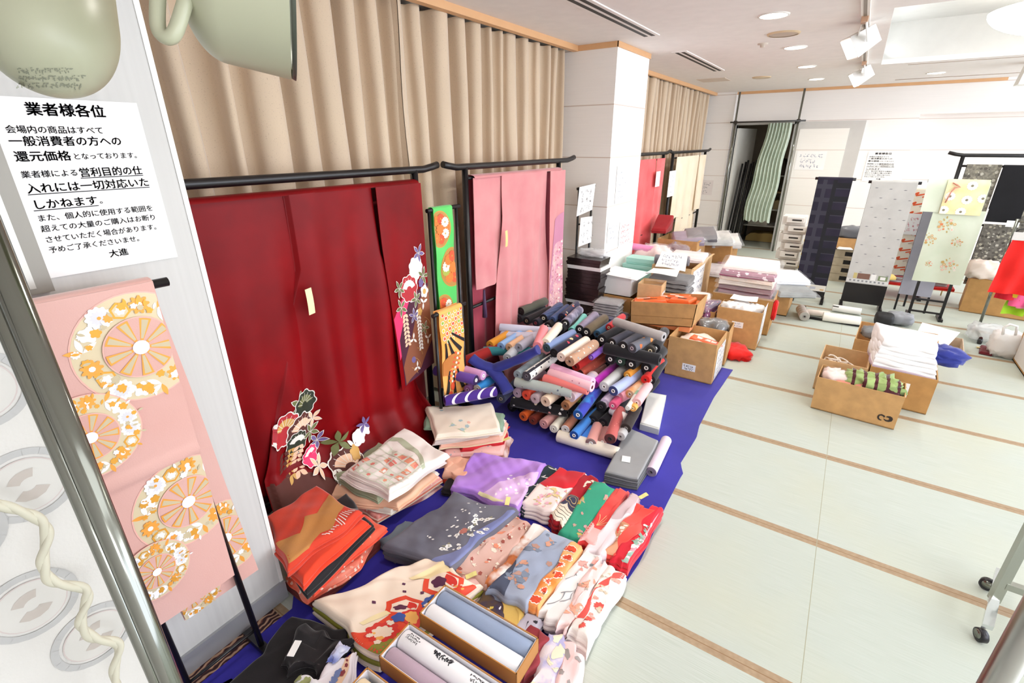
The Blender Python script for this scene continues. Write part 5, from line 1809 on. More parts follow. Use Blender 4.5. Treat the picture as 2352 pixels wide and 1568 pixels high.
PR('orange patterned roll at the right side of the pile', (1446, 905), (1476, 878), 2.86, .032, fab('#f0a36a', '#f3d3b0', 10, sharp=.08), '#f4e6d4')
PR('white roll with a green stripe leaning on the right side of the pile', (1441, 938), (1473, 890), 2.66, .017, fab('#f0efe8', '#e9e8e0', 4, stripe=(1, 4, '#9fd0b0', .25)), WCORE)
PR('apricot small roll end at the right foot of the pile', (1453, 938), (1472, 915), 2.7, .024, fab('#f3a53c', '#efb060', 4), '#f7d9a0', L=.25)
PR('blush pink crinkled roll at the right foot of the pile', (1462, 925), (1482, 896), 2.74, .032, fab('#f2c4c4', '#edb4b8', 6), '#f7e0e0', L=.28)
PR('white paper labelled roll lying by the white box', (1446, 964), (1416, 948), 2.72, .03, plain('#efedea', .6), '#bfb9b4', L=.16)
PR('dark brown roll end low at the right front of the pile', (1437, 984), (1450, 960), 2.58, .034, fab('#2b2322', '#332a28', 4), '#7d7672', L=.3)
PR('silver wrapped roll end low at the right front corner', (1425, 1002), (1442, 975), 2.52, .03, fab('#c2bebd', '#aaa6a6', 6), '#8f8b8a', L=.3, wrap=1)
PR('yellow-green roll end deep in the middle of the pile', (1326, 917), (1345, 898), 2.72, .026, fab('#86b82c', '#79aa28', 4), '#c9dd8a', L=.3)
PR('dark plum roll deep in the middle of the pile', (1312, 888), (1350, 858), 2.86, .03, fab('#5b2440', '#4a1c34', 4), '#9a6a80')
PR('red cloth roll behind the tan flowered roll', (1322, 842), (1370, 812), 2.86, .035, fab('#c62a26', '#b82420', 4), '#7c1814')
PR('violet thin roll end behind the tan flowered roll', (1357, 821), (1372, 810), 2.9, .022, fab('#8a5fc8', '#7c50ba', 4), '#c4a8ea', L=.3)
PR('bright red loose cloth roll at the right end of the pile', (1482, 872), (1508, 840), 3.0, .033, fab('#e02a24', '#d8241f', 4), '#a81814', taper=.85)
PR('orange-yellow patterned roll behind the silver roll', (1440, 862), (1466, 842), 2.98, .028, fab('#e8a13a', '#d6862c', 9), '#f0d28a', L=.3)
# black stack on the right
PR('black roll end on the right foot of the black stack', (1493, 873), (1508, 850), 3.05, .038, BKR)
PR('black roll end low in the black stack beside the red loose roll', (1484, 845), (1506, 822), 3.08, .04, BKR)
PR('black roll end in the lower middle of the black stack', (1449, 837), (1478, 815), 3.04, .042, BKR)
PR('dark green roll end in the lower left of the black stack', (1424, 830), (1452, 808), 3.04, .036, fab('#24372f', '#2c4238', 4))
PR('black roll end at the lower left of the black stack', (1401, 825), (1432, 803), 3.03, .042, BKR)
PR('black roll lying crosswise in the middle of the black stack', (1389, 799), (1476, 818), 3.03, .042, BKR, L=.40)
PR('black roll end on the right side of the black stack', (1505, 800), (1516, 780), 3.14, .036, BKR)
PR('dark roll with a broad cream core ring on the right of the black stack', (1493, 806), (1508, 785), 3.1, .036, fab('#3a3531', '#423c36', 4), '#e6d3ae')
PR('black roll at the left end of the top black row', (1382, 780), (1419, 760), 3.06, .040, BKR)
PR('navy grey dotted roll second in the top black row', (1405, 788), (1443, 768), 3.04, .037, fab('#4c4c5a', '#3c3c49', 6, fl=('#b9a98c', '#4c4c5a', '#4c4c5a'), fs=30, fr=.12), endmat=plain('#17161a', .6))
PR('dark grey mottled roll third in the top black row', (1431, 795), (1466, 774), 3.02, .037, fab('#5b5b66', '#484853', 8, sharp=.25), endmat=plain('#17161a', .6))
PR('grey roll with orange chrysanthemums at the right end of the top black row', (1451, 800), (1492, 780), 3.0, .036, fab('#63656f', '#6b6d77', 4, fl=('#e2703a', '#63656f', '#63656f', '#efa25a', '#63656f'), fs=20, fr=.3), '#b9a8b0', endmat=plain('#4c4d55', .6))
PR('pale grey roll lying crosswise on top of the black row', (1412, 738), (1507, 768), 3.24, .033, fab('#a5a09f', '#b0abaa', 5), '#d8c9a8', L=.42)
# upper left cluster near the pink kimono
PR('olive dark roll at the back left by the pink kimono hem', (1196, 715), (1251, 692), 3.3, .037, fab('#4c4c42', '#55554a', 5), '#1b1b1b', endmat=plain('#121214', .6))
PR('charcoal roll under the olive one by the pink kimono hem', (1191, 732), (1246, 708), 3.28, .036, fab('#26262b', '#2e2e33', 5), '#1b1b1b')
PR('black roll end below the charcoal one', (1209, 737), (1262, 712), 3.24, .036, BKR, '#8a7a60')
PR('dark indigo roll with a red core below the olive roll', (1230, 742), (1280, 716), 3.2, .034, fab('#25252f', '#2c2c38', 4), '#8a3040')
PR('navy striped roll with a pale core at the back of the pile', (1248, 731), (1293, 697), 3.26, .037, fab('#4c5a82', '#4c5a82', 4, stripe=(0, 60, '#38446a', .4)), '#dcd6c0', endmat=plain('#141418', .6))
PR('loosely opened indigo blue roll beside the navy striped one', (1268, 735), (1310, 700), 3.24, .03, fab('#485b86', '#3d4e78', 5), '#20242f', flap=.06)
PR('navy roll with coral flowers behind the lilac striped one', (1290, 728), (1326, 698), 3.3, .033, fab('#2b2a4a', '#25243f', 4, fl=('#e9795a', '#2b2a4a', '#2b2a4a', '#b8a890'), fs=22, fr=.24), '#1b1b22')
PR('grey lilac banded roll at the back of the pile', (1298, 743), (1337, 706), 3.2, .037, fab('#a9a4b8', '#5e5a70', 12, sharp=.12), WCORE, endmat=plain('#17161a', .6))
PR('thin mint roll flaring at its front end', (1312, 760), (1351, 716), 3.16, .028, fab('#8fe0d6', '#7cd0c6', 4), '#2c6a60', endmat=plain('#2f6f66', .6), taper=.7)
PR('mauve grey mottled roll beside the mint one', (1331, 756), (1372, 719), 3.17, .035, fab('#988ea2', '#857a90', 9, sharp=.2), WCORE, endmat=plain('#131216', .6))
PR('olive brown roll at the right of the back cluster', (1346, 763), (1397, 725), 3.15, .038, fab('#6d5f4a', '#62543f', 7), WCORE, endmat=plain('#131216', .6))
PR('black roll end in the hollow left of the mint roll', (1286, 756), (1325, 728), 3.14, .036, BKR)
PR('black roll end under the navy striped roll', (1258, 749), (1300, 722), 3.18, .036, BKR, '#d8d4cc')
PR('teal blue roll behind the denim one', (1371, 767), (1400, 748), 3.2, .03, fab('#3d6585', '#345a78', 5), '#1e2c36')
PR('small red patterned roll behind the pale grey crosswise roll', (1398, 752), (1420, 735), 3.3, .028, fab('#c9343a', '#b82c30', 6), '#e8c8a8', L=.3)
PR('denim blue roll in the middle of the pile', (1255, 799), (1309, 769), 2.78, .033, fab('#7f94c4', '#8a9ecb', 8, sharp=.3), '#2f4a52', endmat=plain('#3f5a62', .6))
PR('navy roll with cream and red flowers behind the cream roll', (1272, 811), (1331, 773), 2.74, .034, fab('#23253d', '#1f2136', 4, fl=('#e9d9a8', '#d94a5e', '#23253d', '#23253d'), fs=20, fr=.3), '#14141c', endmat=plain('#121218', .6))
# left part: pastel row
PR('pale periwinkle roll lying crosswise at the back left of the pile', (1148, 752), (1250, 760), 2.98, .034, fab('#d5d9ee', '#dde0f2', 4), '#e9e9f2', L=.42)
fold('folded_cloth', 'pale periwinkle cloth end lying flat under the crosswise roll', 'cloth', (FY(1146, 770, 2.9), FY(1240, 774, 2.9), FY(1246, 762, 2.98), FY(1150, 758, 2.98)), .46, .02, fab('#d5d9ee', '#dde0f2', 4), None, 1, .004, .006, 90)
PR('golden orange roll in the pastel row', (1125, 793), (1162, 771), 2.72, .036, fab('#eaa23a', '#e6982c', 4), '#9a6418')
PR('light blue roll in the pastel row', (1150, 796), (1187, 772), 2.72, .034, fab('#93b8ec', '#9cc0f0', 4), '#6a8cc0')
PR('peach roll in the pastel row', (1169, 798), (1209, 772), 2.72, .033, fab('#efc3a0', '#ecba94', 4), '#c9a07a')
PR('grey lilac roll in the pastel row', (1191, 798), (1224, 776), 2.72, .034, fab('#bab8c6', '#b0aebe', 4), '#8f8d9c')
PR('coral roll standing up a little at the end of the pastel row', (1234, 795), (1245, 772), 2.74, .035, fab('#f0858a', '#f2939a', 4), '#e0656a', L=.28, dz=.03)
PR('cream roll at the right end of the pastel row', (1252, 788), (1270, 766), 2.8, .036, fab('#f2ead8', '#ece2cc', 5), '#d8ccb0')
PR('dark red thick roll lying over the left end of the pile', (1062, 834), (1160, 792), 2.42, .044, fab('#9c1f1e', '#a82624', 5), '#6a1210', L=.42)
PR('teal folded roll between red and navy cloth', (1110, 806), (1198, 806), 2.66, .034, fab('#3f8f98', '#357f88', 6), '#1f4a50', L=.36)
PR('silver wrapped roll end between dark red and navy cloth', (1165, 822), (1180, 806), 2.6, .034, fab('#c9ccd2', '#b4b8c0', 7), '#dfe2e6', L=.25, wrap=1)
PR('purple roll with a white core at the left end of the pile', (1094, 873), (1036, 859), 2.3, .036, fab('#6a4aa6', '#614299', 5), WCORE, endmat=plain('#33204f', .6), L=.34)
PR('orchid pink roll behind the purple one', (1111, 863), (1078, 853), 2.37, .034, fab('#d6a2d0', '#cf96c8', 5), '#fbf2f8', L=.3)
PR('teal roll end at the lower left corner of the pile', (1039, 893), (1062, 872), 2.28, .034, fab('#6fa3ae', '#5f949f', 5), '#a8c8ce', L=.28)
PR('dark teal roll end next to the lower left teal one', (1054, 893), (1076, 874), 2.33, .033, fab('#38565e', '#30494f', 5), '#1a2428', L=.28)
PR('orchid roll end at the lower left of the pile', (1073, 895), (1098, 878), 2.31, .032, fab('#b07abf', '#a66eb6', 4), '#d9aee2', L=.28)
PR('blue roll with a broad white paper end at the lower left of the pile', (1096, 893), (1121, 876), 2.33, .033, fab('#2e86cf', '#3a92da', 5), '#f4f2ec', endmat=plain('#e6e4dc', .6), L=.28)
PR('violet roll with white bands at the lower left of the pile', (1139, 898), (1086, 908), 2.37, .036, fab('#4a2b86', '#4a2b86', 4, stripe=(0, 20, '#efeaf2', .22)), '#1a1024', endmat=plain('#5b3d96', .6), L=.36)
PR('dark violet roll end at the foot of the left pile', (1045, 912), (1066, 900), 2.3, .03, fab('#38245a', '#301e4e', 5), '#5a4280', L=.28)
PR('lilac flowered roll end at the foot of the left pile', (1066, 912), (1086, 902), 2.32, .03, fab('#b9a0c0', '#a88cb2', 9), '#d9c8de', L=.28)
PR('slate dark roll at the foot of the pile below the navy cloth', (1150, 916), (1172, 894), 2.42, .036, fab('#3d4058', '#34374c', 5), '#7a7060')
# long navy cloth tossed over the pile
NV = fab('#2b2f7c', '#323787', 5, sheen=.3)
for lb, pts, Ys, r in (('navy cloth length draped in a curve over the left of the pile', ((1082, 822), (1105, 838), (1135, 845), (1165, 835), (1200, 820), (1236, 802)), (2.44, 2.46, 2.5, 2.54, 2.58, 2.62), .044),
                       ('navy cloth length hanging down the front of the left pile', ((1128, 850), (1142, 862), (1155, 878), (1168, 900)), (2.48, 2.47, 2.46, 2.44), .042)):
    P = [FY(x, y, Y) for (x, y), Y in zip(pts, Ys)]
    sm = []
    for i in range(len(P) - 1):
        p0, p1, p2, p3 = P[max(i - 1, 0)], P[i], P[i + 1], P[min(i + 2, len(P) - 1)]
        for k in range(6):
            u = k / 6
            sm.append(.5 * ((2 * p1) + (p2 - p0) * u + (2 * p0 - 5 * p1 + 4 * p2 - p3) * u * u + (3 * p1 - p0 - 3 * p2 + p3) * u ** 3))
    sm.append(P[-1])
    b = B()
    n = 20
    rows = []
    g = sines(len(P), 4, 2, 6)
    for i, p in enumerate(sm):
        tn = (sm[min(i + 1, len(sm) - 1)] - sm[max(i - 1, 0)]).normalized()
        s = tn.cross(Vector((0, 0, 1))).normalized()
        up = s.cross(tn).normalized()
        q = r * (1 + .1 * g(i * .3, 1))
        rows.append([p + s * (q * 1.12 * cos(2 * pi * k / n)) + up * (q * .72 * sin(2 * pi * k / n) * (1 + .12 * sin(6 * pi * k / n + i * .2))) for k in range(n)])
    b.grid(rows, 0, True, True)
    b.face([k for k in range(n)][::-1], 0)
    b.face([(len(rows) - 1) * n + k for k in range(n)], 0)
    b.build('navy_cloth', NV, label=lb, cat='cloth')
# rolls buried at the core of the pile that the others rest on
first = None
rb = random.Random(9)
proto = roll('dark cloth roll buried inside the pile under the other rolls', (0, 0, 0), (0, .36, 0), .037, BKR, '#3a3638', group='rolls buried inside the pile')


def bury(x, y, z, yaw):
    global proto
    if proto is not None and not proto.get('used'):
        r = proto
        proto['used'] = 1
    else:
        r = proto.copy()
        COL.objects.link(r)
        for ch in list(proto.children):
            c = ch.copy()
            COL.objects.link(c)
            c.parent = r
    r.location = (x, y, z)
    r.rotation_euler = (0, 0, yaw)


base_rows = []
for z, y0s, x0, x1 in ((.0, (2.62, 3.02, 3.30), -1.78, -.98), (.076, (2.66, 3.04, 3.28), -1.74, -1.02), (.152, (2.74, 3.10), -1.70, -1.06), (.228, (3.05, 3.22), -1.75, -1.02), (.304, (3.26,), -1.85, -1.0), (.38, (3.32,), -1.85, -1.04)):
    for yy in y0s:
        x = x0 + rb.uniform(0, .03)
        while x < x1:
            bury(x, yy + .18 + rb.uniform(-.02, .02), z + .006, rb.uniform(-.06, .06))
            x += .082
if 'used' in proto:
    del proto['used']

# ------------------------------------------------------------------ by the edge of the blue cloth
fold('folded_cloth_stack', 'grey lengths of cloth folded in a flat stack on the blue cloth', 'cloth stack', ((1391, 1082), (1466, 1098), (1513, 1010), (1441, 980)), .085, .08, [fab('#8f9091', '#98999a', 4), fab('#4f5052', '#5b5c5e', 5), fab('#6a6b6d', '#757678', 5)], None, 5, .003, .004, 81, rr=.01, rim=[1, 2, 1, 2, 1], bulge=.007)
p = F(1438, 1054, .088)
b = B()
b.box(p.x - .025, p.x + .025, p.y - .03, p.y + .03, .0875, .089, ang=.3)
b.build('paper_tag', PAPER, label='small white paper tag lying on the grey cloth stack', cat='tag')
a = F(1495, 1084, .036)
c = F(1531, 1010, .036)
roll('pale lilac cloth roll beside the grey folded stack', a, c, .034, fab('#d9c7da', '#e0d0e0', 4), '#6a5f6c', group='cloth rolls by the cloth edge', endmat=plain('#8b7d8e', .6))
t = empty('flat_box', F(1500, 940, 0), 'narrow white lidded box on the blue cloth by the roll pile', 'box')
q = [F(1470, 972, .055), F(1514, 985, .055), F(1531, 906, .055), F(1488, 898, .055)]
b = B()
b.hexa([(p.x, p.y, .004) for p in q] + [(p.x, p.y, .05) for p in q])
b.build('carton', plain('#c9ccc9', .5), t)
b = B()
cx = sum((p.x for p in q)) / 4
cy = sum((p.y for p in q)) / 4
k = .93
b.hexa([(cx + (p.x - cx) * k, cy + (p.y - cy) * k, .05) for p in q] + [(cx + (p.x - cx) * k, cy + (p.y - cy) * k, .056) for p in q])
b.build('lid', plain('#f4f4f0', .5), t)

# ================================================================== CARTONS AND PACKAGES
def carton(label, x0, x1, y0, y1, z0, z1, ang=0.0, mat=None, flare=0.0, flaps=(), name='cardboard_box', group='open cardboard boxes', th=.006, tape=True):
    mat = mat or CARD
    cx, cy = (x0 + x1) / 2, (y0 + y1) / 2
    t = empty(name, (cx, cy, z0), label, 'box', group)
    ca, sa = cos(ang), sin(ang)

    def R(x, y, z):
        f = 1 + flare * (z - z0) / (z1 - z0)
        x, y = (x - cx) * f, (y - cy) * f
        return (cx + x * ca - y * sa, cy + x * sa + y * ca, z)

    def wall(b, xa, xb, ya, yb):
        b.hexa([R(xa, ya, z0), R(xb, ya, z0), R(xb, yb, z0), R(xa, yb, z0), R(xa, ya, z1), R(xb, ya, z1), R(xb, yb, z1), R(xa, yb, z1)])
    b = B()
    wall(b, x0, x1, y0, y0 + th)
    wall(b, x0, x1, y1 - th, y1)
    wall(b, x0, x0 + th, y0 + th, y1 - th)
    wall(b, x1 - th, x1, y0 + th, y1 - th)
    b.hexa([R(x0, y0, z0), R(x1, y0, z0), R(x1, y1, z0), R(x0, y1, z0), R(x0, y0, z0 + .008), R(x1, y0, z0 + .008), R(x1, y1, z0 + .008), R(x0, y1, z0 + .008)])
    b.build('shell', mat, t)
    for side, dx, dz in flaps:
        b = B()
        if side == 'f':
            e = [(x0, y0), (x1, y0)]
            o = (0, -1)
        elif side == 'b':
            e = [(x1, y1), (x0, y1)]
            o = (0, 1)
        elif side == 'r':
            e = [(x1, y0), (x1, y1)]
            o = (1, 0)
        else:
            e = [(x0, y1), (x0, y0)]
            o = (-1, 0)
        p, q = e
        A_, B_ = R(p[0], p[1], z1), R(q[0], q[1], z1)
        C_, D_ = R(q[0] + o[0] * dx, q[1] + o[1] * dx, z1 + dz), R(p[0] + o[0] * dx, p[1] + o[1] * dx, z1 + dz)
        n = Vector((0, 0, .004))
        b.hexa([Vector(A_), Vector(B_), Vector(C_), Vector(D_), Vector(A_) + n, Vector(B_) + n, Vector(C_) + n, Vector(D_) + n])
        b.build('flap', mat, t)
    t['R'] = 0
    return t, R


def label_on(parent, R, face, u0, u1, z0, z1, x0, x1, y0, y1, seed, mat=None, rows=2, ink=None, w=.003, name='paper_label'):
    """paper stuck on a box face ('f' front, 'r' right side)"""
    o = .0025

    def mp(u, z, k=0.0):
        if face == 'f':
            return Vector(R(x0 + (x1 - x0) * u, y0 - o - k, z))
        return Vector(R(x1 + o + k, y0 + (y1 - y0) * u, z))
    b = B()
    b.poly([mp(u0, z0), mp(u1, z0), mp(u1, z1), mp(u0, z1)])
    pa = b.build(name, mat or PAPER, parent)
    W_ = (x1 - x0) if face == 'f' else (y1 - y0)
    sb = scribble(lambda u, z: mp(u0 + u / W_, z0 + z, .0015), .01, (u1 - u0) * W_ - .01, .006, (z1 - z0) - .006, rows, seed, w, 1.2)
    sb.build('handwriting', ink or INK, pa)


def crumple(name, label, cat, c, s, mat, seed=0, group=None, wrap=None, amp=.18, rot=0.0, n=26, fq=5):
    """rumpled bag or cloth bundle"""
    g, g2 = sines(seed, 6, fq * .4, fq), sines(seed + 50, 6, fq, fq * 2.4)
    c = Vector(c)
    rows = []
    for j in range(n // 2 + 1):
        th = pi * j / (n // 2)
        row = []
        for i in range(n):
            ph = 2 * pi * i / n
            d = Vector((sin(th) * cos(ph), sin(th) * sin(ph), cos(th)))
            # boxy pillow shape
            m = (abs(d.x) ** 4 + abs(d.y) ** 4 + abs(d.z) ** 4) ** .25
            d = d / max(m, .5)
            k = 1 + amp * g(d.x * 2 + d.z, d.y * 2 - d.z) + amp * .6 * g2(d.x + d.z * 2, d.y)
            x, y, z = d.x * s[0] * k, d.y * s[1] * k, d.z * s[2] * k
            row.append((c.x + x * cos(rot) - y * sin(rot), c.y + x * sin(rot) + y * cos(rot), c.z + z))
        rows.append(row)
    b = B()
    b.grid(rows, 0, True, True, flip=True)
    o = b.build(name, mat, label=label, cat=cat, group=group)
    if wrap:
        b = B()
        b.grid([[(c.x + (p[0] - c.x) * 1.07, c.y + (p[1] - c.y) * 1.07, c.z + (p[2] - c.z) * 1.1) for p in r] for r in rows], 0, True, True, flip=True)
        o['org'] = tuple(o.location)
        b.build('plastic_wrap', film(), o)
    return o


def packet(label, c, w, d, t, mat, ang=0.0, seed=0, group='garments packed in clear bags', tilt=0.0, tiltx=0.0, cat='packed garment', name='packed_garment', items=None, wrapped=True, und=.006):
    ca, sa = cos(ang), sin(ang)
    q = [(c[0] + x * ca - y * sa, c[1] + x * sa + y * ca, c[2] + tilt * y + tiltx * x) for x, y in ((-w / 2, -d / 2), (w / 2, -d / 2), (w / 2, d / 2), (-w / 2, d / 2))]
    zt = c[2]
    lo = min(p[2] for p in q)
    o = fold(name, label, cat, q, lo, t, mat, group, 2, und, .006, seed, items, rr=.014, nu=10, nv=8)
    if wrapped:
        g = sines(seed + 9, 5, 3, 8)
        b = B()
        A, Bq, C, D = [Vector(p) for p in q]
        rows = []
        for j in range(15):
            v = -.12 + 1.24 * j / 14
            row = []
            for i in range(17):
                u = -.09 + 1.18 * i / 16
                p = A * (1 - u) * (1 - v) + Bq * u * (1 - v) + C * u * v + D * (1 - u) * v
                out = max(0, -u, u - 1, -v, v - 1)
                p.z += .008 - min(t * .8, out * .35) + .007 * g(u * 5, v * 5)
                row.append(p)
            rows.append(row)
        b.grid(rows, 0)
        b.build('plastic_wrap', film(), o)
    return o


def sheet_paper(label, q, mat=None, cat='paper', name='paper_sheet', seed=0, rows=0, curl=.01, ink=None):
    A, Bq, C, D = [Vector(p) for p in q]
    g = sines(seed, 4, 2, 4)
    S = lambda u, v: A * (1 - u) * (1 - v) + Bq * u * (1 - v) + C * u * v + D * (1 - u) * v + Vector((0, 0, curl * g(u * 1.5, v * 1.5)))
    b = B()
    rw = [[S(i / 8, j / 8) for i in range(9)] for j in range(9)]
    b.grid(rw, 0)
    nn = (Bq - A).cross(D - A).normalized() * .0012
    b.grid([[p - nn for p in r] for r in rw], 0, flip=True)
    o = b.build(name, mat or PAPER, label=label, cat=cat)
    if rows:
        n = (Bq - A).cross(D - A).normalized()
        w_, h_ = (Bq - A).length, (D - A).length
        sb = scribble(lambda x, y: S(x / w_, y / h_) + n * .0018, .08 * w_, .92 * w_, .1 * h_, .9 * h_, rows, seed, w_ * .011, 1.1)
        sb.build('handwriting', ink or INK, o)
    return o


# front box with a price label
t, R_ = carton('cardboard box with a handwritten price label at the corner of the blue cloth', -1.02, -.63, 3.89, 4.27, .008, .36, 0.0, CARD, -.01)
label_on(t, R_, 'f', .36, .64, .085, .145, -1.02, -.63, 3.89, 4.27, 3, rows=2, w=.0035)
label_on(t, R_, 'r', .15, .95, .02, .30, -1.02, -.63, 3.89, 4.27, 4, PAPERG, rows=5, ink=INKB)
crumple('tissue_paper', 'white tissue wrapped goods inside the box with the price label', 'tissue', (-.83, 4.1, .2), (.155, .16, .12), plain('#f0e6da', .7), 3, None, None, .12)
packet('orange and white snack-like packet lying in the price label box', (-.76, 4.06, .325), .24, .1, .03, [plain('#ee6a3c', .35, coat=.5), plain('#f6e6da', .5)], -.12, 5, None, .0, -.08, 'packet', 'packet', lambda w, h: [(m_poly(w * x, h * .5, .03, 4, .785), 1) for x in (.3, .6, .8)], False)
# left box with the tilted one on top
t, R_ = carton('cardboard box half hidden under the tilted box of orange packets', -1.42, -1.04, 3.95, 4.55, .008, .30, 0, CARD2)
label_on(t, R_, 'r', .25, .85, .02, .3, -1.42, -1.04, 3.95, 4.55, 8, PAPERG, 4, INKB)
t = empty('cardboard_box', (-1.18, 4.33, .31), 'low cardboard box of orange packets tilted on top of other boxes', 'box', 'open cardboard boxes')
b = B()
bx0, bx1, by0, by1 = -1.455, -.90, 4.14, 4.50


def TB(x, y, z):
    tx = (x - bx0) / (bx1 - bx0)
    return (x + (z - .31) * .08 * (2 * tx - 1), y, z + .07 * tx)


for xa, xb, ya, yb in ((bx0, bx1, by0, by0 + .006), (bx0, bx1, by1 - .006, by1), (bx0, bx0 + .006, by0, by1), (bx1 - .006, bx1, by0, by1)):
    b.hexa([TB(xa, ya, .31), TB(xb, ya, .31), TB(xb, yb, .31), TB(xa, yb, .31), TB(xa, ya, .52), TB(xb, ya, .52), TB(xb, yb, .52), TB(xa, yb, .52)])
b.hexa([TB(bx0, by0, .31), TB(bx1, by0, .31), TB(bx1, by1, .31), TB(bx0, by1, .31), TB(bx0, by0, .316), TB(bx1, by0, .316), TB(bx1, by1, .316), TB(bx0, by1, .316)])
b.build('shell', CARD, t)
b = B()
b.hexa([TB(bx1 - .1, by0 - .002, .385), TB(bx1 + .004, by0 - .002, .385), TB(bx1 + .004, by0, .385), TB(bx1 - .1, by0, .385), TB(bx1 - .1, by0 - .002, .392), TB(bx1 + .004, by0 - .002, .392), TB(bx1 + .004, by0, .392), TB(bx1 - .1, by0, .392)])
b.build('crease', plain('#9c7544', .8), t)
b = B()
b.hexa([TB(bx0, by0 - .0015, .388), TB(bx1, by0 - .0015, .388), TB(bx1, by0, .388), TB(bx0, by0, .388), TB(bx0, by0 - .0015, .392), TB(bx1, by0 - .0015, .392), TB(bx1, by0, .392), TB(bx0, by0, .392)])
b.build('crease', plain('#a67c4a', .8), t)
ORP = [plain('#ef6a28', .35, coat=.4), plain('#f4e3d2', .5), plain('#2a1d16', .5)]
for i, (x, y, z, a, lb) in enumerate(((-1.33, 4.25, .54, .35, 'long orange packet on top at the left of the tilted box'), (-1.2, 4.34, .55, -.1, 'orange packet in the middle of the tilted box'), (-1.06, 4.32, .575, -.15, 'orange packet at the right inside the tilted box'),
                               (-1.3, 4.38, .53, .2, 'orange packet at the back of the tilted box'), (-1.12, 4.4, .56, .0, 'orange packet at the back right of the tilted box'))):
    packet(lb, (x, y, z), .2 if i else .28, .15 if i else .1, .05, ORP, a, 20 + i, 'orange packets in the tilted box', .05, .1, 'packet', 'packet', lambda w, h: [([(.3 * w, .4 * h), (.7 * w, .35 * h), (.75 * w, .5 * h), (.3 * w, .55 * h)], 2), ([(.1 * w, .65 * h), (.5 * w, .65 * h), (.5 * w, .8 * h), (.1 * w, .8 * h)], 1)], False)
packet('clear bag of orange goods filling the bottom of the tilted box', (-1.18, 4.32, .50), .5, .32, .15, fab('#e98a52', '#ee9a66', 6), 0, 40, None, 0, .12, 'bag', 'bag', None, False)

# box with black packets, mid
t, R_ = carton('small cardboard box with black packaged goods between two larger boxes', -.97, -.63, 4.33, 4.62, .008, .33, .05, CARD)
crumple('black_packet', 'black plastic package sticking up in the small box', 'package', (-.8, 4.48, .27), (.13, .11, .09), plain('#15171c', .25, coat=.6), 7, None, True, .2)
# white goods box
t, R_ = carton('big cardboard box full of white packages behind the price label box', -.84, -.45, 4.88, 5.15, .003, .38, 0, CARD, .03)
label_on(t, R_, 'f', .37, .63, .2, .26, -.84, -.45, 4.88, 5.15, 12, rows=2, ink=INKB)
label_on(t, R_, 'r', .1, .95, .05, .42, -.84, -.45, 4.88, 5.15, 14, PAPERG, 4, INKB)
for i, (x, y, w) in enumerate(((-.75, 5.0, .09), (-.62, 4.98, .1), (-.53, 5.04, .08), (-.66, 5.07, .1))):
    crumple('white_package', ('white plastic package at the left in the big white-goods box', 'white plastic package at the front centre of the big white-goods box', 'white plastic package at the right in the big white-goods box', 'white plastic package at the back of the big white-goods box')[i], 'package', (x, y, .335), (w, .07, .07), plain('#f3f1f0', .35), 60 + i, 'white packages in the big box', None, .22)
sheet_paper('white sheet of paper lying on the white packages', [(-.78, 5.06, .425), (-.53, 5.04, .43), (-.54, 5.17, .45), (-.77, 5.19, .44)], seed=4)
# box with patterned things
t, R_ = carton('cardboard box of purple patterned packets left of the white-goods box', -1.24, -.87, 4.92, 5.22, .003, .30, 0, CARD)
packet('purple and red patterned packet in the box left of the white goods', (-1.0, 5.0, .35), .22, .2, .06, [fab('#5b4a72', '#a05a80', 12, fl=('#f0e8ea', '#c04a66', '#4a3a66'), fs=30, fr=.3)], -.5, 71, None, .3, .2)
packet('pale pink packed garment above the purple patterned packet', (-1.12, 5.12, .40), .26, .16, .04, fab('#f3d8cf', '#efc9c0', 6), .1, 72, None, .1, 0)
# stack of packed garments
t, R_ = carton('wide cardboard box holding the tall pile of bagged garments', -1.0, -.42, 5.36, 5.78, .003, .39, .02, CARD2)
for i, (z, th, m, lb, a) in enumerate(((.44, .06, fab('#8a5a66', '#a06a74', 8), 'dusty plum bagged garment at the bottom of the wide box pile', .02), (.50, .05, fab('#6f3f4a', '#8a4f58', 7), 'dark plum bagged garment second from the bottom of the pile', -.02), (.555, .045, fab('#e6dcd2', '#d8c9bd', 6), 'off-white bagged garment in the middle of the pile', .03), (.60, .04, fab('#f0e4d8', '#eacdb8', 8), 'cream bagged garment under the purple leaf-pattern one', -.04),
                                    (.65, .045, fab('#8f4a66', '#9a5570', 6, fl=('#f0e2e6', '#8f4a66', '#e9d3da'), fs=16, fr=.3), 'purple star-pattern bagged garment near the top of the pile', .02), (.70, .04, fab('#f6e6e0', '#f3d8d2', 5), 'pale pink bagged garment on top of the wide box pile', .06))):
    packet(lb, (-.71 + .01 * (i % 2), 5.55 - .012 * i + (.08 if i == 5 else 0), z), .5, .33, th, m, a, 80 + i, 'bagged garments piled in the wide box', .12, -.02)
crumple('red_cloth', 'red cloth scrap hanging by the corner of the wide garment box', 'cloth', (-.395, 5.42, .27), (.022, .05, .10), fab('#e02420', '#d01c1a', 4), 5, None, None, .2)
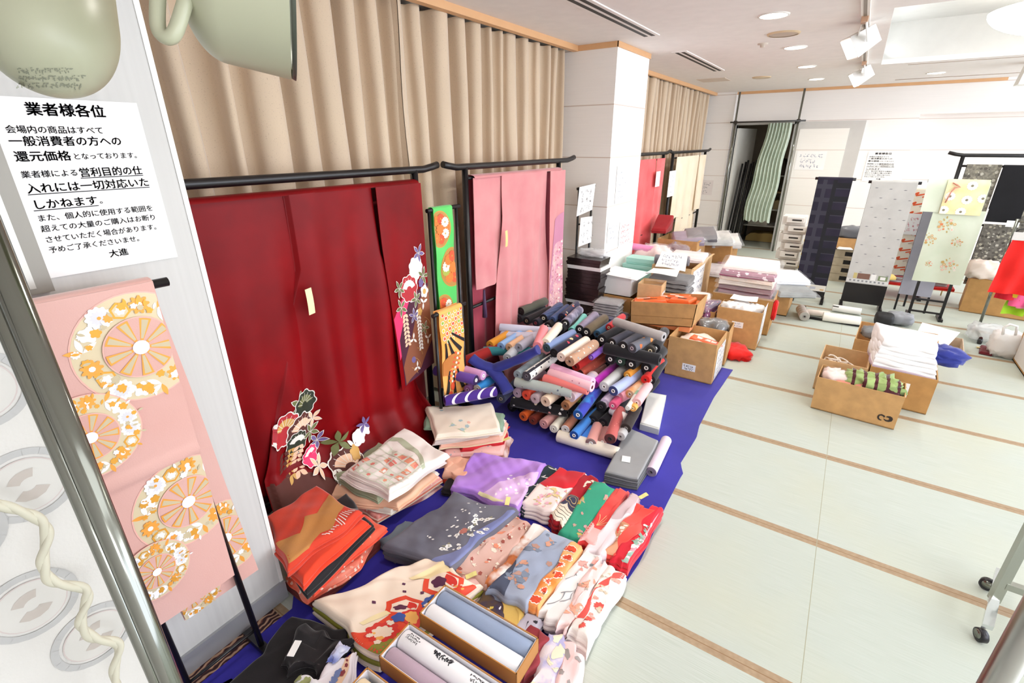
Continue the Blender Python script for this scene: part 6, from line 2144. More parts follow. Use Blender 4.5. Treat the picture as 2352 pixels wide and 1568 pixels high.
# tall signed box
t, R_ = carton('tall cardboard box with a white paper sign, open on top, by the pillar', -1.55, -1.15, 4.92, 5.78, .003, .70, 0, CARD3, .01, (('r', .02, .0),))
label_on(t, R_, 'r', .08, .62, .3, .66, -1.55, -1.15, 4.92, 5.78, 31, PAPER, 4, INKB, .006)
packet('white and pink bagged garment on the tall signed box', (-1.33, 5.45, .735), .36, .4, .05, fab('#f6e9e6', '#f2d2cf', 6), .1, 91)
roll('dark purple grey bagged roll lying on the tall signed box', (-1.56, 5.02, .735), (-1.22, 5.06, .745), .05, fab('#5b5363', '#4a4452', 9), '#3a3640', group=None, wrap=1, cat='bagged roll', name='bagged_roll')
# black bagged stack
t, R_ = carton('cardboard box under the stack of black bagged garments', -1.52, -1.1, 4.6, 4.88, .003, .42, 0, CARD2)
for i in range(6):
    packet(('lowest black bagged garment', 'second black bagged garment from the bottom', 'third black bagged garment from the bottom', 'fourth black bagged garment from the bottom', 'fifth black bagged garment, just under the crumpled top one', 'top crumpled black bagged garment')[i] + ' of the black stack', (-1.31 + .01 * (i % 3), 4.73, .455 + .04 * i), .38, .27, .035, fab('#242226', '#343136', 7), .03 * (i % 2), 100 + i, 'black bagged garments in a stack', .06)
sheet_paper('white card lying on the black bagged stack', [(-1.5, 4.56, .69), (-1.2, 4.58, .70), (-1.22, 4.75, .72), (-1.48, 4.74, .71)], seed=8)
sheet_paper('white instruction sheet propped behind the black bagged stack', [(-1.5, 4.85, .70), (-1.2, 4.87, .69), (-1.22, 4.97, .84), (-1.48, 4.96, .84)], seed=9, rows=3, ink=INKB)
# white box on carton
t, R_ = carton('brown box carrying a pile of white boxes beside the black boxes', -1.86, -1.5, 4.32, 4.62, .003, .49, 0, CARD2)
label_on(t, R_, 'r', .1, .9, .2, .48, -1.86, -1.5, 4.32, 4.62, 33, PAPERG, 3, INKB)
t = empty('white_box', (-1.68, 4.46, .49), 'white paper wrapped box with an opened lid on the brown box', 'box')
b = B()
b.box(-1.83, -1.56, 4.36, 4.6, .49, .68)
b.build('body', plain('#e6e5e4', .6), t)
b = B()
b.hexa([(-1.86, 4.33, .685), (-1.5, 4.34, .665), (-1.47, 4.62, .685), (-1.84, 4.63, .70), (-1.86, 4.33, .69), (-1.5, 4.34, .67), (-1.47, 4.62, .69), (-1.84, 4.63, .705)])
b.build('lid', plain('#f6f6f4', .6), t)
t, R_ = carton('brown carton with a small white label right of the white boxes', -1.5, -1.28, 4.36, 4.58, .003, .64, .1, CARD3)
label_on(t, R_, 'r', .2, .8, .46, .56, -1.5, -1.28, 4.36, 4.58, 35, PAPER, 2)
# black flat boxes
t, R_ = carton('dark carton under the stack of flat black boxes', -2.16, -1.84, 4.22, 4.46, .003, .38, 0, card('#3a2f28'))
BXM = plain('#261c1c', .3, coat=.3)
zz = .385
for i in range(13):
    hgt = .034
    wh = i in (0, 10)
    lb = {0: 'flat white box at the bottom of the black box stack', 10: 'flat white box near the top of the black box stack', 12: 'topmost flat black box, with a crumpled plastic bag on it', 11: 'flat black box just under the topmost one'}.get(i, 'flat black box in the middle of the stack by the pillar')
    t = empty('flat_box', (-1.98, 4.3, zz), lb, 'box', 'flat boxes stacked by the pillar')
    dx, dy = rb.uniform(-.01, .01), rb.uniform(-.006, .006)
    b = B()
    b.box(-2.17 + dx, -1.82 + dx, 4.2 + dy, 4.42 + dy, zz, zz + hgt * .55)
    b.build('tray', plain('#f2f1ef', .5) if wh else BXM, t)
    b = B()
    b.box(-2.173 + dx, -1.817 + dx, 4.197 + dy, 4.423 + dy, zz + hgt * .5, zz + hgt)
    b.build('lid', plain('#f7f6f4', .5) if wh else BXM, t)
    zz += hgt + .001
crumple('plastic_bag', 'crumpled clear plastic bag on top of the flat black boxes', 'plastic bag', (-1.97, 4.36, zz + .035), (.14, .07, .035), film('#f4f6f8', .45), 44, None, None, .3)
# grey bundle of packets in front
for i in range(5):
    packet(('lowest grey silver packet in the stack before the black boxes', 'second grey silver packet in that small stack', 'middle grey silver packet in that small stack', 'fourth grey silver packet in that small stack', 'top grey silver packet in the stack before the black boxes')[i], (-1.70, 4.17 + .006 * i, .385 + .023 * i), .24, .16, .018, fab('#a7a6a6', '#8b8a8c', 8), .02 * i, 120 + i, 'grey silver packets', .05, 0, 'packet', 'packet', None, i == 4, .003)
t, R_ = carton('carton holding up the grey silver packets', -1.84, -1.56, 4.08, 4.28, .003, .33, 0, card('#35466e'))
packet('navy plastic covered cloth under the grey silver packets', (-1.68, 4.18, .355), .32, .2, .025, fab('#1f2b58', '#283468', 5), 0, 130, None)
# sign stand between pink kimono and pillar
t = empty('sign_stand', (-2.14, 4.47, 0), 'small black stand carrying two white paper signs before the pillar', 'stand')
A_, B_ = FY(1325, 434, 4.40), FY(1367, 425, 4.545)
b = B()
b.tube([A_, B_], .013, 12)
b.build('rod', BLACK, t)
for u in (.12, .85):
    b = B()
    p = A_.lerp(B_, u)
    b.tube([p, (p.x, p.y, .02)], .011, 10)
    b.build('post', BLACK, t)
b = B()
b.tube([(A_.lerp(B_, .12).x, A_.lerp(B_, .12).y, 1.12), (A_.lerp(B_, .85).x, A_.lerp(B_, .85).y, 1.13)], .008, 8)
b.build('crossbar', BLACK, t)
off = Vector((.03, -.03, 0))
for lb, c4, rws, sd in (('upper handwritten white sign on the small black stand', ((1324, 497), (1360, 482), (1368, 421), (1331, 430)), 3, 51), ('lower handwritten white sign on the small black stand', ((1328, 567), (1358, 556), (1361, 496), (1334, 500)), 3, 52)):
    q = []
    for x, y in c4:
        # plane through the rod, vertical
        d = ray(x, y)
        n = (B_ - A_).cross(Vector((0, 0, 1))).normalized()
        cc = Vector((0, 0, CAMH))
        k = (A_ + off - cc).dot(n) / d.dot(n)
        q.append(cc + d * k)
    sheet_paper(lb, q, seed=sd, rows=rws, curl=.002, ink=plain('#4a4a52', .8), cat='sign', name='paper_sign')

# teal boxes and pink bag by the pillar
TB_ = plain('#a9dccf', .5)
t, R_ = carton('brown box under the mint green boxes by the pillar', -2.1, -1.72, 5.42, 5.75, .003, .42, 0, CARD)
for i, (x0, x1, y0, y1, z, h, lb) in enumerate(((-2.0, -1.62, 5.0, 5.2, .47, .07, 'lowest mint green box of the stack by the pillar'), (-2.0, -1.62, 5.0, 5.2, .541, .055, 'second mint green box from the bottom by the pillar'), (-1.99, -1.61, 5.01, 5.2, .597, .05, 'third mint green box, slightly open, by the pillar'), (-1.96, -1.58, 5.03, 5.22, .65, .065, 'top mint green box of the stack by the pillar'))):
    t = empty('mint_box', ((x0 + x1) / 2 + .08, y0, z), lb, 'box', 'mint green boxes by the pillar')
    x0 += .08
    x1 += .08
    b = B()
    b.box(x0 + .006, x1 - .006, y0 + .006, y1 - .006, z, z + h * .8)
    b.build('tray', plain('#9fd3c6', .5), t)
    b = B()
    b.box(x0, x1, y0, y1, z + h * .35, z + h)
    b.build('lid', TB_, t)
t, R_ = carton('plain carton under the mint green boxes', -1.92, -1.56, 4.98, 5.24, .003, .465, 0, CARD2)
crumple('pink_bag', 'pink plastic bag of goods behind the mint green boxes', 'bag', (-1.72, 5.5, .60), (.2, .13, .17), fab('#f7c9c4', '#f9ded9', 8, rough=.4), 46, None, True, .22)
roll('bright pink roll end lying behind the mint green boxes', (-1.98, 5.42, .76), (-1.66, 5.44, .74), .04, fab('#f08ab8', '#f29cc4', 5), '#5a2a2a', group=None)
# far boxes near the red kimono
t, R_ = carton('large open cardboard box with a dark red bagged garment standing in it', -1.95, -1.45, 6.3, 6.75, .003, .72, 0, CARD, 0, (('r', .02, .0),))
label_on(t, R_, 'r', .05, .5, .3, .6, -1.95, -1.45, 6.3, 6.75, 61, PAPERG, 3, INKB)
q = [FY(1497, 525, 6.4), FY(1530, 527, 6.45), FY(1548, 493, 6.75), FY(1512, 491, 6.7)]
fold('packed_garment', 'dark red velvet garment in a clear bag standing up from the large box', 'packed garment', q, .8, .04, fab('#8c1a20', '#9c2428', 4), None, 2, .003, .004, 140)
t, R_ = carton('lower open box of mauve bagged garments in front of the large box', -1.95, -1.5, 5.86, 6.26, .003, .62, 0, CARD3)
label_on(t, R_, 'r', .05, .7, .3, .58, -1.95, -1.5, 5.86, 6.26, 62, PAPER, 3, INKB)
for i, (x, y, z, m, lb) in enumerate(((-1.85, 6.0, .60, fab('#8f6570', '#7d5662', 8), 'mauve bagged garment at the left in the lower far box'), (-1.62, 6.05, .62, fab('#7c5a60', '#6a4a50', 8), 'brownish mauve bagged garment at the right in the lower far box'))):
    crumple('packed_garment', lb, 'packed garment', (x, y, z), (.13, .13, .08), m, 150 + i, None, True, .22)
for i, (x, y, z, m, lb) in enumerate(((-1.62, 6.5, .76, fab('#9a8fa6', '#7d7488', 9), 'grey violet bagged garment right of the dark red one'), (-1.5, 6.62, .8, fab('#6b6a6e', '#57565a', 9), 'dark grey bagged garment leaning over the large box edge'), (-1.36, 6.9, .72, fab('#cfcfca', '#a9aaa6', 9), 'silvery bagged garment beside the large box'), (-1.28, 7.1, .66, fab('#d8d8d4', '#bcbcb8', 9), 'pale bagged garment at the far end of the bag pile'))):
    packet(lb, (x, y, z), .36, .3, .05, m, .4, 160 + i, 'bags piled by the far curtain', .25, .1)
t, R_ = carton('carton under the silvery bags by the far curtain', -1.5, -1.15, 6.9, 7.4, .003, .6, 0, CARD2)
# low bags to the right
LOW = ((-1.25, 6.35, .42, fab('#c9c2c2', '#a89a9c', 10), 'greyish bagged garment on the low pile behind the tall signed box'), (-1.1, 6.9, .38, fab('#7a1f32', '#a0566a', 12), 'crimson patterned bagged garment in the low pile before the doorway'), (-.95, 6.5, .40, fab('#d4c3c6', '#b98a98', 10), 'pinkish bagged garment in the low pile before the doorway'), (-.72, 6.55, .40, fab('#3b4044', '#2f3438', 6), 'dark slate bagged garment with a blue tag in the low pile'),
       (-.42, 6.45, .42, fab('#eceef4', '#dfe2ea', 6), 'white bagged garment at the right of the low pile'), (-.34, 6.2, .34, fab('#8f9492', '#6a6f6e', 8), 'grey bagged garment hanging over the right edge of the low pile'))
t, R_ = carton('wide low carton supporting the bags before the doorway', -1.3, -.78, 6.2, 7.1, .003, .33, 0, CARD)
t, R_ = carton('low carton supporting the white bags beside the drawer boxes', -.74, -.32, 6.15, 6.75, .003, .32, 0, CARD)
for i, (x, y, z, m, lb) in enumerate(LOW):
    packet(lb, (x, y, z), .38, .4, .06, m, .1 * i, 170 + i, 'bags on the low pile before the doorway', .06)
p = (-.62, 6.45, .425)
b = B()
b.box(p[0] - .06, p[0] + .06, p[1] - .03, p[1] + .03, p[2], p[2] + .004, ang=-.4)
b.build('paper_tag', plain('#7cc4cf', .5), label='pale blue card on the dark slate bagged garment', cat='tag')
crumple('red_cloth', 'bright red cloth dropped on the tatami beside the price label box', 'cloth', (-.60, 4.68, .03), (.12, .17, .045), fab('#e21a14', '#d0160f', 4), 6, None, None, .25, .5)

# ------------------------------------------------------------------ second pair of racks in the far corner
kimono_rack('far black kimono rack that holds the coral red kimono', -2.22, 5.55, 7.02, 5.48, 7.28, 1.735, 1.66)
kimono_rack('last black kimono rack, holding the cream kimono in the corner', -2.22, 7.45, 9.3, 7.3, 9.62, 1.735, 1.66)


def simple_kimono(label, X, y0, y1, z0, m1, m2, seed, sl=.32):
    t = empty('kimono', (X, (y0 + y1) / 2, z0), label, 'kimono', 'kimono hung on the far racks')
    w = y1 - y0
    b = B()
    vsheet(b, X + .03, lambda u, z: y0 + w * (.26 + .5 * u) + .06 * w * (u - .5) * (1.65 - z), z0, 1.675, lambda y, z: .022 * sin(y * 14 + seed) * min(1, (1.7 - z)), 40, 26)
    b.build('body', [m1], t)
    for a, c in ((0, .27), (.755, 1)):
        b = B()
        vsheet(b, X + .045, lambda u, z: y0 + w * (a + (c - a) * u), 1.66 - (1.66 - z0) * .62, 1.675, lambda y, z: .014 * sin(y * 17 + seed * 2) * min(1, (1.7 - z)), 16, 20)
        b.build('sleeve', [m2], t)
    return t


simple_kimono('coral red kimono hung behind the pillar', -2.22, 5.6, 6.98, .2, fab('#e8595c', '#ef6f70', 4), fab('#ea5f62', '#f07a7a', 5, fl=('#c73a44', '#ea5f62', '#ea5f62'), fs=10, fr=.14), 3)
simple_kimono('cream kimono hung on the last rack in the corner', -2.22, 7.52, 9.22, .25, fab('#f3e4cd', '#efdcc0', 4), fab('#f3e4cd', '#eed9bb', 4), 8)
for lb, c4, z in (('white paper sign pinned on the coral kimono', (6.55, 6.72, 1.33, 1.52), 0), ('white handwritten sign hung between the two far racks', (7.12, 7.42, 1.15, 1.5), 0)):
    y0, y1, z0, z1 = c4
    X = -2.14
    sheet_paper(lb, [(X, y0, z0), (X, y1, z0), (X, y1, z1), (X, y0, z1)], seed=int(y0 * 10), rows=4, curl=0, ink=INKB, cat='sign', name='paper_sign')
# wall papers
X = -1.945
for lb, c4, rws, ink, sd in (('handwritten white notice high on the pillar face', (4.75, 5.02, 1.30, 1.66), 5, INKB, 71), ('white notice with red handwriting low on the pillar face', (4.93, 5.26, .82, 1.10), 4, INKR, 72), ('faint white notice beside the red-lettered one on the pillar', (4.62, 4.88, .92, 1.13), 3, INKB, 73)):
    y0, y1, z0, z1 = c4
    sheet_paper(lb, [(X, y0, z0), (X, y1, z0), (X, y1, z1), (X, y0, z1)], seed=sd, rows=rws, curl=0, ink=ink, cat='sign', name='paper_sign')
Y = YB - .054
sheet_paper('handwritten white sign on the wall left of the doorway', [(-2.56, Y, .93), (-2.2, Y, .93), (-2.2, Y, 1.2), (-2.56, Y, 1.2)], plain('#efe7e4', .7), 'sign', 'paper_sign', 81, 3, 0, plain('#6b6668', .8))
Y = YB - .038
sheet_paper('handwritten blue-lettered sign on the white door', [(-.9, Y, 1.42), (-.46, Y, 1.42), (-.46, Y, 1.72), (-.9, Y, 1.72)], PAPER, 'sign', 'paper_sign', 82, 3, 0, INKB)
Y = YB - .004
notice('notice_sheet', lambda x, y, o=0: (.13 + x / 297 * .40, Y - .001 - o, 1.29 + y / 420 * .42), 'white paper notice of black lettering on the far back wall')


# ================================================================== RIGHT SIDE OF THE HALL
def cloth_stand(label, x0, x1, y, zt):
    t = empty('display_stand', ((x0 + x1) / 2, y, 0), label, 'stand', 'black stands for cloth lengths')
    b = B()
    b.tube([(x0 - .03, y, zt), (x1 + .03, y, zt)], .016, 12)
    b.build('rod', BLACK, t)
    for x in (x0 + .01, x1 - .01):
        b = B()
        b.box(x - .011, x + .011, y + .01, y + .035, .03, zt)
        b.build('post', BLACK, t)
        b = B()
        b.box(x - .018, x + .018, y - .09, y + .17, 0, .04)
        b.build('foot', BLACK, t)
    b = B()
    b.box(x0, x1, y - .012, y + .008, .07, .40)
    b.build('lower_board', BLACK, t)
    return t


def hang_front(name, label, X0, X1, Y, zt, zb, mats, items=(), seed=1, lab=None):
    """cloth hung from a rod, facing the camera side (-y)"""
    t = empty(name, ((X0 + X1) / 2, Y, zb), label, 'cloth', None)
    g = sines(seed, 4, 1.5, 4)
    w = X1 - X0
    S = lambda a, c: Vector((X0 + a, Y - .022 + .004 * g(a * 5, c * 4) * min(1, c * 12), zt - c))
    N = lambda a, c: Vector((0, -1, 0))
    b = B()
    sheet(b, S, N, 0, w, 0, zt - zb, 12, 30)
    decals(b, S, N, items, .0008, (.002, w - .002, .004, zt - zb))
    b.build('front_panel', mats, t)
    b = B()
    b.grid([[(X0 + w * i / 6, Y - .0225 * cos(pi * k / 8), zt + .02 * sin(pi * k / 8)) for i in range(7)] for k in range(9)], 0)
    b.build('fold_over', mats[0], t)
    b = B()
    S2 = lambda a, c: Vector((X0 + a, Y + .02, zt + .018 - c))
    sheet(b, S2, N, 0, w, 0, (zt - zb) * .8, 6, 12)
    b.build('back_panel', mats, t)
    return t


cloth_stand('black stand carrying the dark navy checked cloth', -.345, -.005, 6.95, 1.472)
NVC = fab('#1b1b28', '#2c2638', 3)
it = []
for k in range(9):
    it.append(([(0, .06 + .15 * k), (.35, .06 + .15 * k), (.35, .11 + .15 * k), (0, .11 + .15 * k)], 1))
    it.append(([(.2, .0 + .15 * k + .04), (.35, .04 + .15 * k), (.35, .10 + .15 * k), (.2, .10 + .15 * k)], 2))
it += [([(.06, .01), (.1, .01), (.1, 1.2), (.06, 1.2)], 1), ([(.16, .01), (.2, .01), (.2, 1.2), (.16, 1.2)], 2)]
it += [([(0, 1.245), (.36, 1.245), (.36, 1.33), (0, 1.33)], 3), ([(.03, 1.265), (.07, 1.265), (.07, 1.3), (.03, 1.3)], 4), ([(.1, 1.27), (.14, 1.27), (.14, 1.3), (.1, 1.3)], 5), ([(.17, 1.27), (.23, 1.27), (.23, 1.3), (.17, 1.3)], 6), ([(.28, 1.29), (.32, 1.29), (.32, 1.31), (.28, 1.31)], 5)]
hang_front('cloth_length', 'dark navy checked cloth length with a white printed end on its stand', -.345, -.005, 6.95, 1.472, .15, [NVC, plain('#33323f', .8), plain('#101018', .8), plain('#dcd9d0', .6), plain('#7f8a5a', .6), plain('#c9a97a', .6), plain('#b9bcc6', .6)], it, 3)
cloth_stand('black stand carrying the grey dashed cloth', .175, .585, 6.95, 1.452)
it = []
for k in range(10):
    for q in range(3):
        x, y = .06 + .13 * q + (.06 if k % 2 else 0), .06 + .105 * k + .008 * q
        it.append(([(x - .018, y + .003), (x - .004, y - .003), (x + .018, y - .001), (x + .004, y + .004)], 1))
it += [([(0, 1.09), (.41, 1.09), (.41, 1.13), (0, 1.13)], 2)] + [([(.03 + .04 * k, 1.1), (.05 + .04 * k, 1.1), (.05 + .04 * k, 1.12), (.03 + .04 * k, 1.12)], 3) for k in range(9)]
it += [([(.1, 1.02), (.22, 1.02), (.22, 1.085), (.1, 1.085)], 4), ([(.06, 1.02), (.095, 1.02), (.095, 1.085), (.06, 1.085)], 5), ([(.23, 1.02), (.28, 1.02), (.28, 1.09), (.23, 1.09)], 6), ([(.3, 1.03), (.39, 1.03), (.39, 1.085), (.3, 1.085)], 7), ([(.32, 1.04), (.37, 1.04), (.37, 1.075), (.32, 1.075)], 6)]
hang_front('cloth_length', 'grey cloth length with small dark dashes and seal prints on its stand', .175, .585, 6.95, 1.452, .31, [fab('#bebdb9', '#c7c6c2', 8), plain('#6b6b70', .8), plain('#d8d8d6', .7), plain('#8d8f92', .7), plain('#7c5a4c', .7), plain('#c9b87a', .7), plain('#f0efec', .7), plain('#7f8f6a', .7)], it, 5)

# pale green kimono on a stand
t = empty('display_stand', (.98, 6.95, 0), 'black open stand carrying the pale green kimono', 'stand')
b = B()
b.tube([(.66, 6.95, 1.48), (1.16, 6.95, 1.48)], .016, 12)
b.build('rod', BLACK, t)
for x in (.85, 1.13):
    b = B()
    b.box(x - .013, x + .013, 6.94, 6.965, .02, 1.48)
    b.build('post', BLACK, t)
    b = B()
    b.box(x - .02, x + .02, 6.86, 7.1, 0, .03)
    b.build('foot', BLACK, t)
for z in (.06, .2):
    b = B()
    b.box(.85, 1.13, 6.945, 6.96, z, z + .02)
    b.build('crossbar', BLACK, t)
GK = [fab('#d7e2cb', '#e1e9d6', 4), plain('#dcb77a', .7), plain('#e8905f', .7), plain('#f4efe2', .7), plain('#c9b06a', .7), plain('#eec4b0', .7)]
t = empty('kimono', (.98, 6.95, .42), 'pale green kimono with round orange flower clusters on the open stand', 'kimono')


def clus(x, y, R, c0=1):
    it = []
    r = random.Random(int(x * 900 + y * 77))
    for k in range(17):
        a = k * 2.4
        rr_ = R * sqrt((k + .5) / 17)
        cx, cy = x + rr_ * cos(a) * 1.1, y + rr_ * sin(a)
        s = R * r.uniform(.14, .25)
        if k % 4 == 3:
            it.append((m_leaf(cx, cy, s * 1.8, s * .8, a), 4))
        else:
            it += [(m_flower(cx, cy, s, 5 + k % 4, .3, a), r.choice((1, 2, 1, 4, 5, 3))), (m_disc(cx, cy, s * .3, n=8), r.choice((2, 3)))]
    return it


g = sines(66, 4, 1, 3)
b = B()
S = lambda a, c: Vector((.78 + a + .03 * (c - .5) * 0, 6.925 + .008 * g(a * 6, c * 3) - .008 * sin(a * 24) * min(1, c), 1.20 - c))
sheet(b, S, lambda a, c: Vector((0, -1, 0)), 0, .42, 0, .78, 24, 30)
decals(b, S, lambda a, c: Vector((0, -1, 0)), clus(.14, .16, .07) + clus(.03, .32, .06) + clus(.27, .33, .045) + clus(.27, .58, .07) + clus(.1, .58, .03), .002, (.003, .417, .003, .777))
b.build('body', GK, t)
b = B()
S2 = lambda a, c: Vector((.66 + a + .03 * c, 6.918 + .006 * g(a * 6 + 2, c * 3) + .02 * max(0, .04 - c) / .04, 1.497 - c))
sheet(b, S2, lambda a, c: Vector((0, -1, 0)), 0, .30, 0, .33, 12, 12)
b.build('sleeve', GK, t)
b = B()
S3 = lambda a, c: Vector((.80 + a, 6.922 + .02 * max(0, .04 - c) / .04, 1.495 - c))
sheet(b, S3, lambda a, c: Vector((0, -1, 0)), 0, .36, 0, .33, 10, 12)
b.build('shoulder', GK, t)
YE = [fab('#f1e2a6', '#f6ecc4', 6), plain('#fbf8ee', .7), plain('#8a8468', .7), plain('#d8907c', .6)]
t = empty('obi', (.99, 6.9, 1.16), 'yellow obi with white daisies folded over the green kimono', 'obi')
b = B()
S4 = lambda a, c: Vector((.82 + a + .02 * c, 6.905 + .02 * max(0, .04 - c) / .04, 1.505 - c))
sheet(b, S4, lambda a, c: Vector((0, -1, 0)), 0, .33, 0, .35, 10, 14)
its = []
for x, y in ((.2, .06), (.05, .17), (.19, .2), (.03, .31), (.17, .32), (.31, .18)):
    its += [(m_flower(x, y, .045, 12, .18), 1), (m_disc(x, y, .012, n=10), 2)]
decals(b, S4, lambda a, c: Vector((0, -1, 0)), its, .0015, (.003, .327, .003, .347))
b.build('front_panel', YE, t)
b = B()
b.tube([(.86, 6.898, 1.47), (.9, 6.892, 1.45), (.93, 6.892, 1.43), (.89, 6.89, 1.42), (.87, 6.89, 1.38), (.85, 6.89, 1.27)], [.005, .008, .005, .008, .005, .006], 8)
b.build('cord', YE[3], t)
# grey kimono hung behind the green one
t = hang_front('kimono', 'long grey-violet kimono hanging behind the pale green one', .72, 1.02, 7.15, 1.32, .20, [fab('#b6b6c0', '#a6a6b4', 4)], (), 9)
t['category'] = 'kimono'
t = empty('display_stand', (.87, 7.15, 0), 'thin black stand behind the pale green kimono holding the grey-violet one', 'stand')
b = B()
b.tube([(.70, 7.15, 1.32), (1.04, 7.15, 1.32)], .014, 12)
b.build('rod', BLACK, t)
for x in (.73, 1.01):
    b = B()
    b.box(x - .01, x + .01, 7.145, 7.165, 0, 1.32)
    b.build('post', BLACK, t)
obi = obi_stand  # (same builder, turned: this stand runs along x)
t = empty('display_stand', (.72, 7.35, 0), 'black stand behind the grey cloth holding the orange-striped obi', 'stand')
b = B()
b.tube([(.50, 7.35, 1.36), (.86, 7.35, 1.36)], .016, 12)
b.build('rod', BLACK, t)
for x in (.53, .83):
    b = B()
    b.box(x - .01, x + .01, 7.345, 7.365, 0, 1.36)
    b.build('post', BLACK, t)
it = []
for k in range(9):
    y = .03 + .105 * k
    for q in m_line([(.03, y + .05), (.12, y), (.1, y + .035), (.2, y + .01)], .016):
        it.append((q, 1))
    for q in m_line([(.16, y + .05), (.22, y + .03), (.2, y + .06), (.28, y + .04)], .014):
        it.append((q, 2 if k % 2 else 1))
hang_front('obi', 'cream obi with orange zigzag bars beside the grey cloth', .53, .83, 7.35, 1.36, .38, [fab('#f3ead8', '#efe3cd', 4), plain('#e0592c', .7), plain('#c9b3a0', .7)], it, 12)['category'] = 'obi'
sheet_paper('white sign with red handwriting hung on the zigzag obi', [(.56, 7.31, .86), (.80, 7.31, .86), (.80, 7.31, 1.10), (.56, 7.31, 1.10)], None, 'sign', 'paper_sign', 91, 3, 0, plain('#d0566a', .8))

# black rack at the right with brocade obi
t = empty('kimono_rack', (1.5, 7.9, 0), 'black kimono rack at the right edge with dark brocade obi over it', 'kimono rack')
b = B()
b.tube([(.86, 7.9, 1.745), (.93, 7.9, 1.725), (1.0, 7.9, 1.715), (2.6, 7.9, 1.715)], .02, 14)
b.build('top_bar', BLACK, t)
for x in (1.0, 2.4):
    b = B()
    b.tube([(x, 7.9, .02), (x, 7.9, 1.71)], .02, 12)
    b.build('post', BLACK, t)
    b = B()
    b.box(x - .02, x + .02, 7.7, 8.1, 0, .035)
    b.build('foot', BLACK, t)
for z in (1.6, .95):
    b = B()
    b.tube([(1.0, 7.9, z), (2.4, 7.9, z)], .012, 10)
    b.build('hanging_rod', BLACK, t)
BR = fab('#6b665c', '#8d8879', 40, fl=('#b5b0a2', '#57524a', '#97917f', '#6b665c'), fs=26, fr=.42, rough=.5)
BR2 = fab('#56514a', '#757067', 40, fl=('#b9b4a6', '#454039', '#a09a88', '#56514a'), fs=30, fr=.42, rough=.5)
for lb, x0, x1, y, zt, zb, m in (('silver-grey brocade obi at the left of the right rack', 1.06, 1.36, 7.9, 1.6, .45, BR), ('plain black obi hanging over the upper bar of the right rack', 1.37, 1.66, 7.86, 1.6, 1.0, fab('#0e0d10', '#141317', 4)), ('dark silver brocade obi at the right edge of the right rack', 1.67, 1.97, 7.9, 1.6, .4, BR2), ('silver-grey brocade length hanging from the lower bar of the right rack', 1.38, 1.66, 7.88, .95, .25, BR2)):
    hang_front('obi', lb, x0, x1, y, zt, zb, [m], (), int(x0 * 50))['category'] = 'obi'
sheet_paper('small white card pinned on the right rack', [(1.55, 7.8, .96), (1.66, 7.8, .96), (1.66, 7.8, 1.03), (1.55, 7.8, 1.03)], cat='card', name='paper_card', curl=0)

# chrome rack with bright sashes
t = empty('garment_rack', (1.6, 6.55, 0), 'chrome garment rack of bright sashes at the right edge', 'rack')
A_, B_ = FY(2310, 505, 6.5), Vector((1.385, 6.5, .05))
b = B()
b.tube([(1.375, 6.5, .06), (1.36, 6.5, 1.19)], .0125, 12)
b.build('upright', CHROME, t)
b = B()
b.tube([(1.36, 6.5, 1.17), (2.4, 6.5, 1.17)], .0125, 12)
b.build('rail', CHROME, t)
b = B()
b.tube([(1.375, 6.5, .1), (2.4, 6.5, .1)], .01, 10)
b.build('lower_rail', CHROME, t)
b = B()
b.tube([(1.375, 6.28, .06), (1.375, 6.75, .06)], .014, 10)
b.build('foot', CHROME, t)
for y in (6.28, 6.75):
    b = B()
    b.lathe((1.36, y, .028), (1, 0, 0), [(0, 0), (0, .028), (.03, .028), (.03, 0)], 16)
    b.build('caster', plain('#1a1a1c', .4), t)
SASH = (('scarlet red', 1.37, .30, '#e3201a', .50, .0), ('crimson', 1.44, .20, '#c8172a', .42, .05), ('lemon yellow', 1.52, .05, '#e6d23a', .45, .03), ('rose pink', 1.56, .14, '#ef5f8e', .36, .06), ('light pink', 1.62, .12, '#f58fa8', .34, .09), ('lime green', 1.55, .16, '#a6d62a', .26, .12), ('deep blue', 1.7, .16, '#1f4f96', .32, .05), ('navy', 1.8, .16, '#17244f', .24, .08), ('teal blue', 1.74, .14, '#22688a', .3, .12))
HANG = plain('#141416', .4)
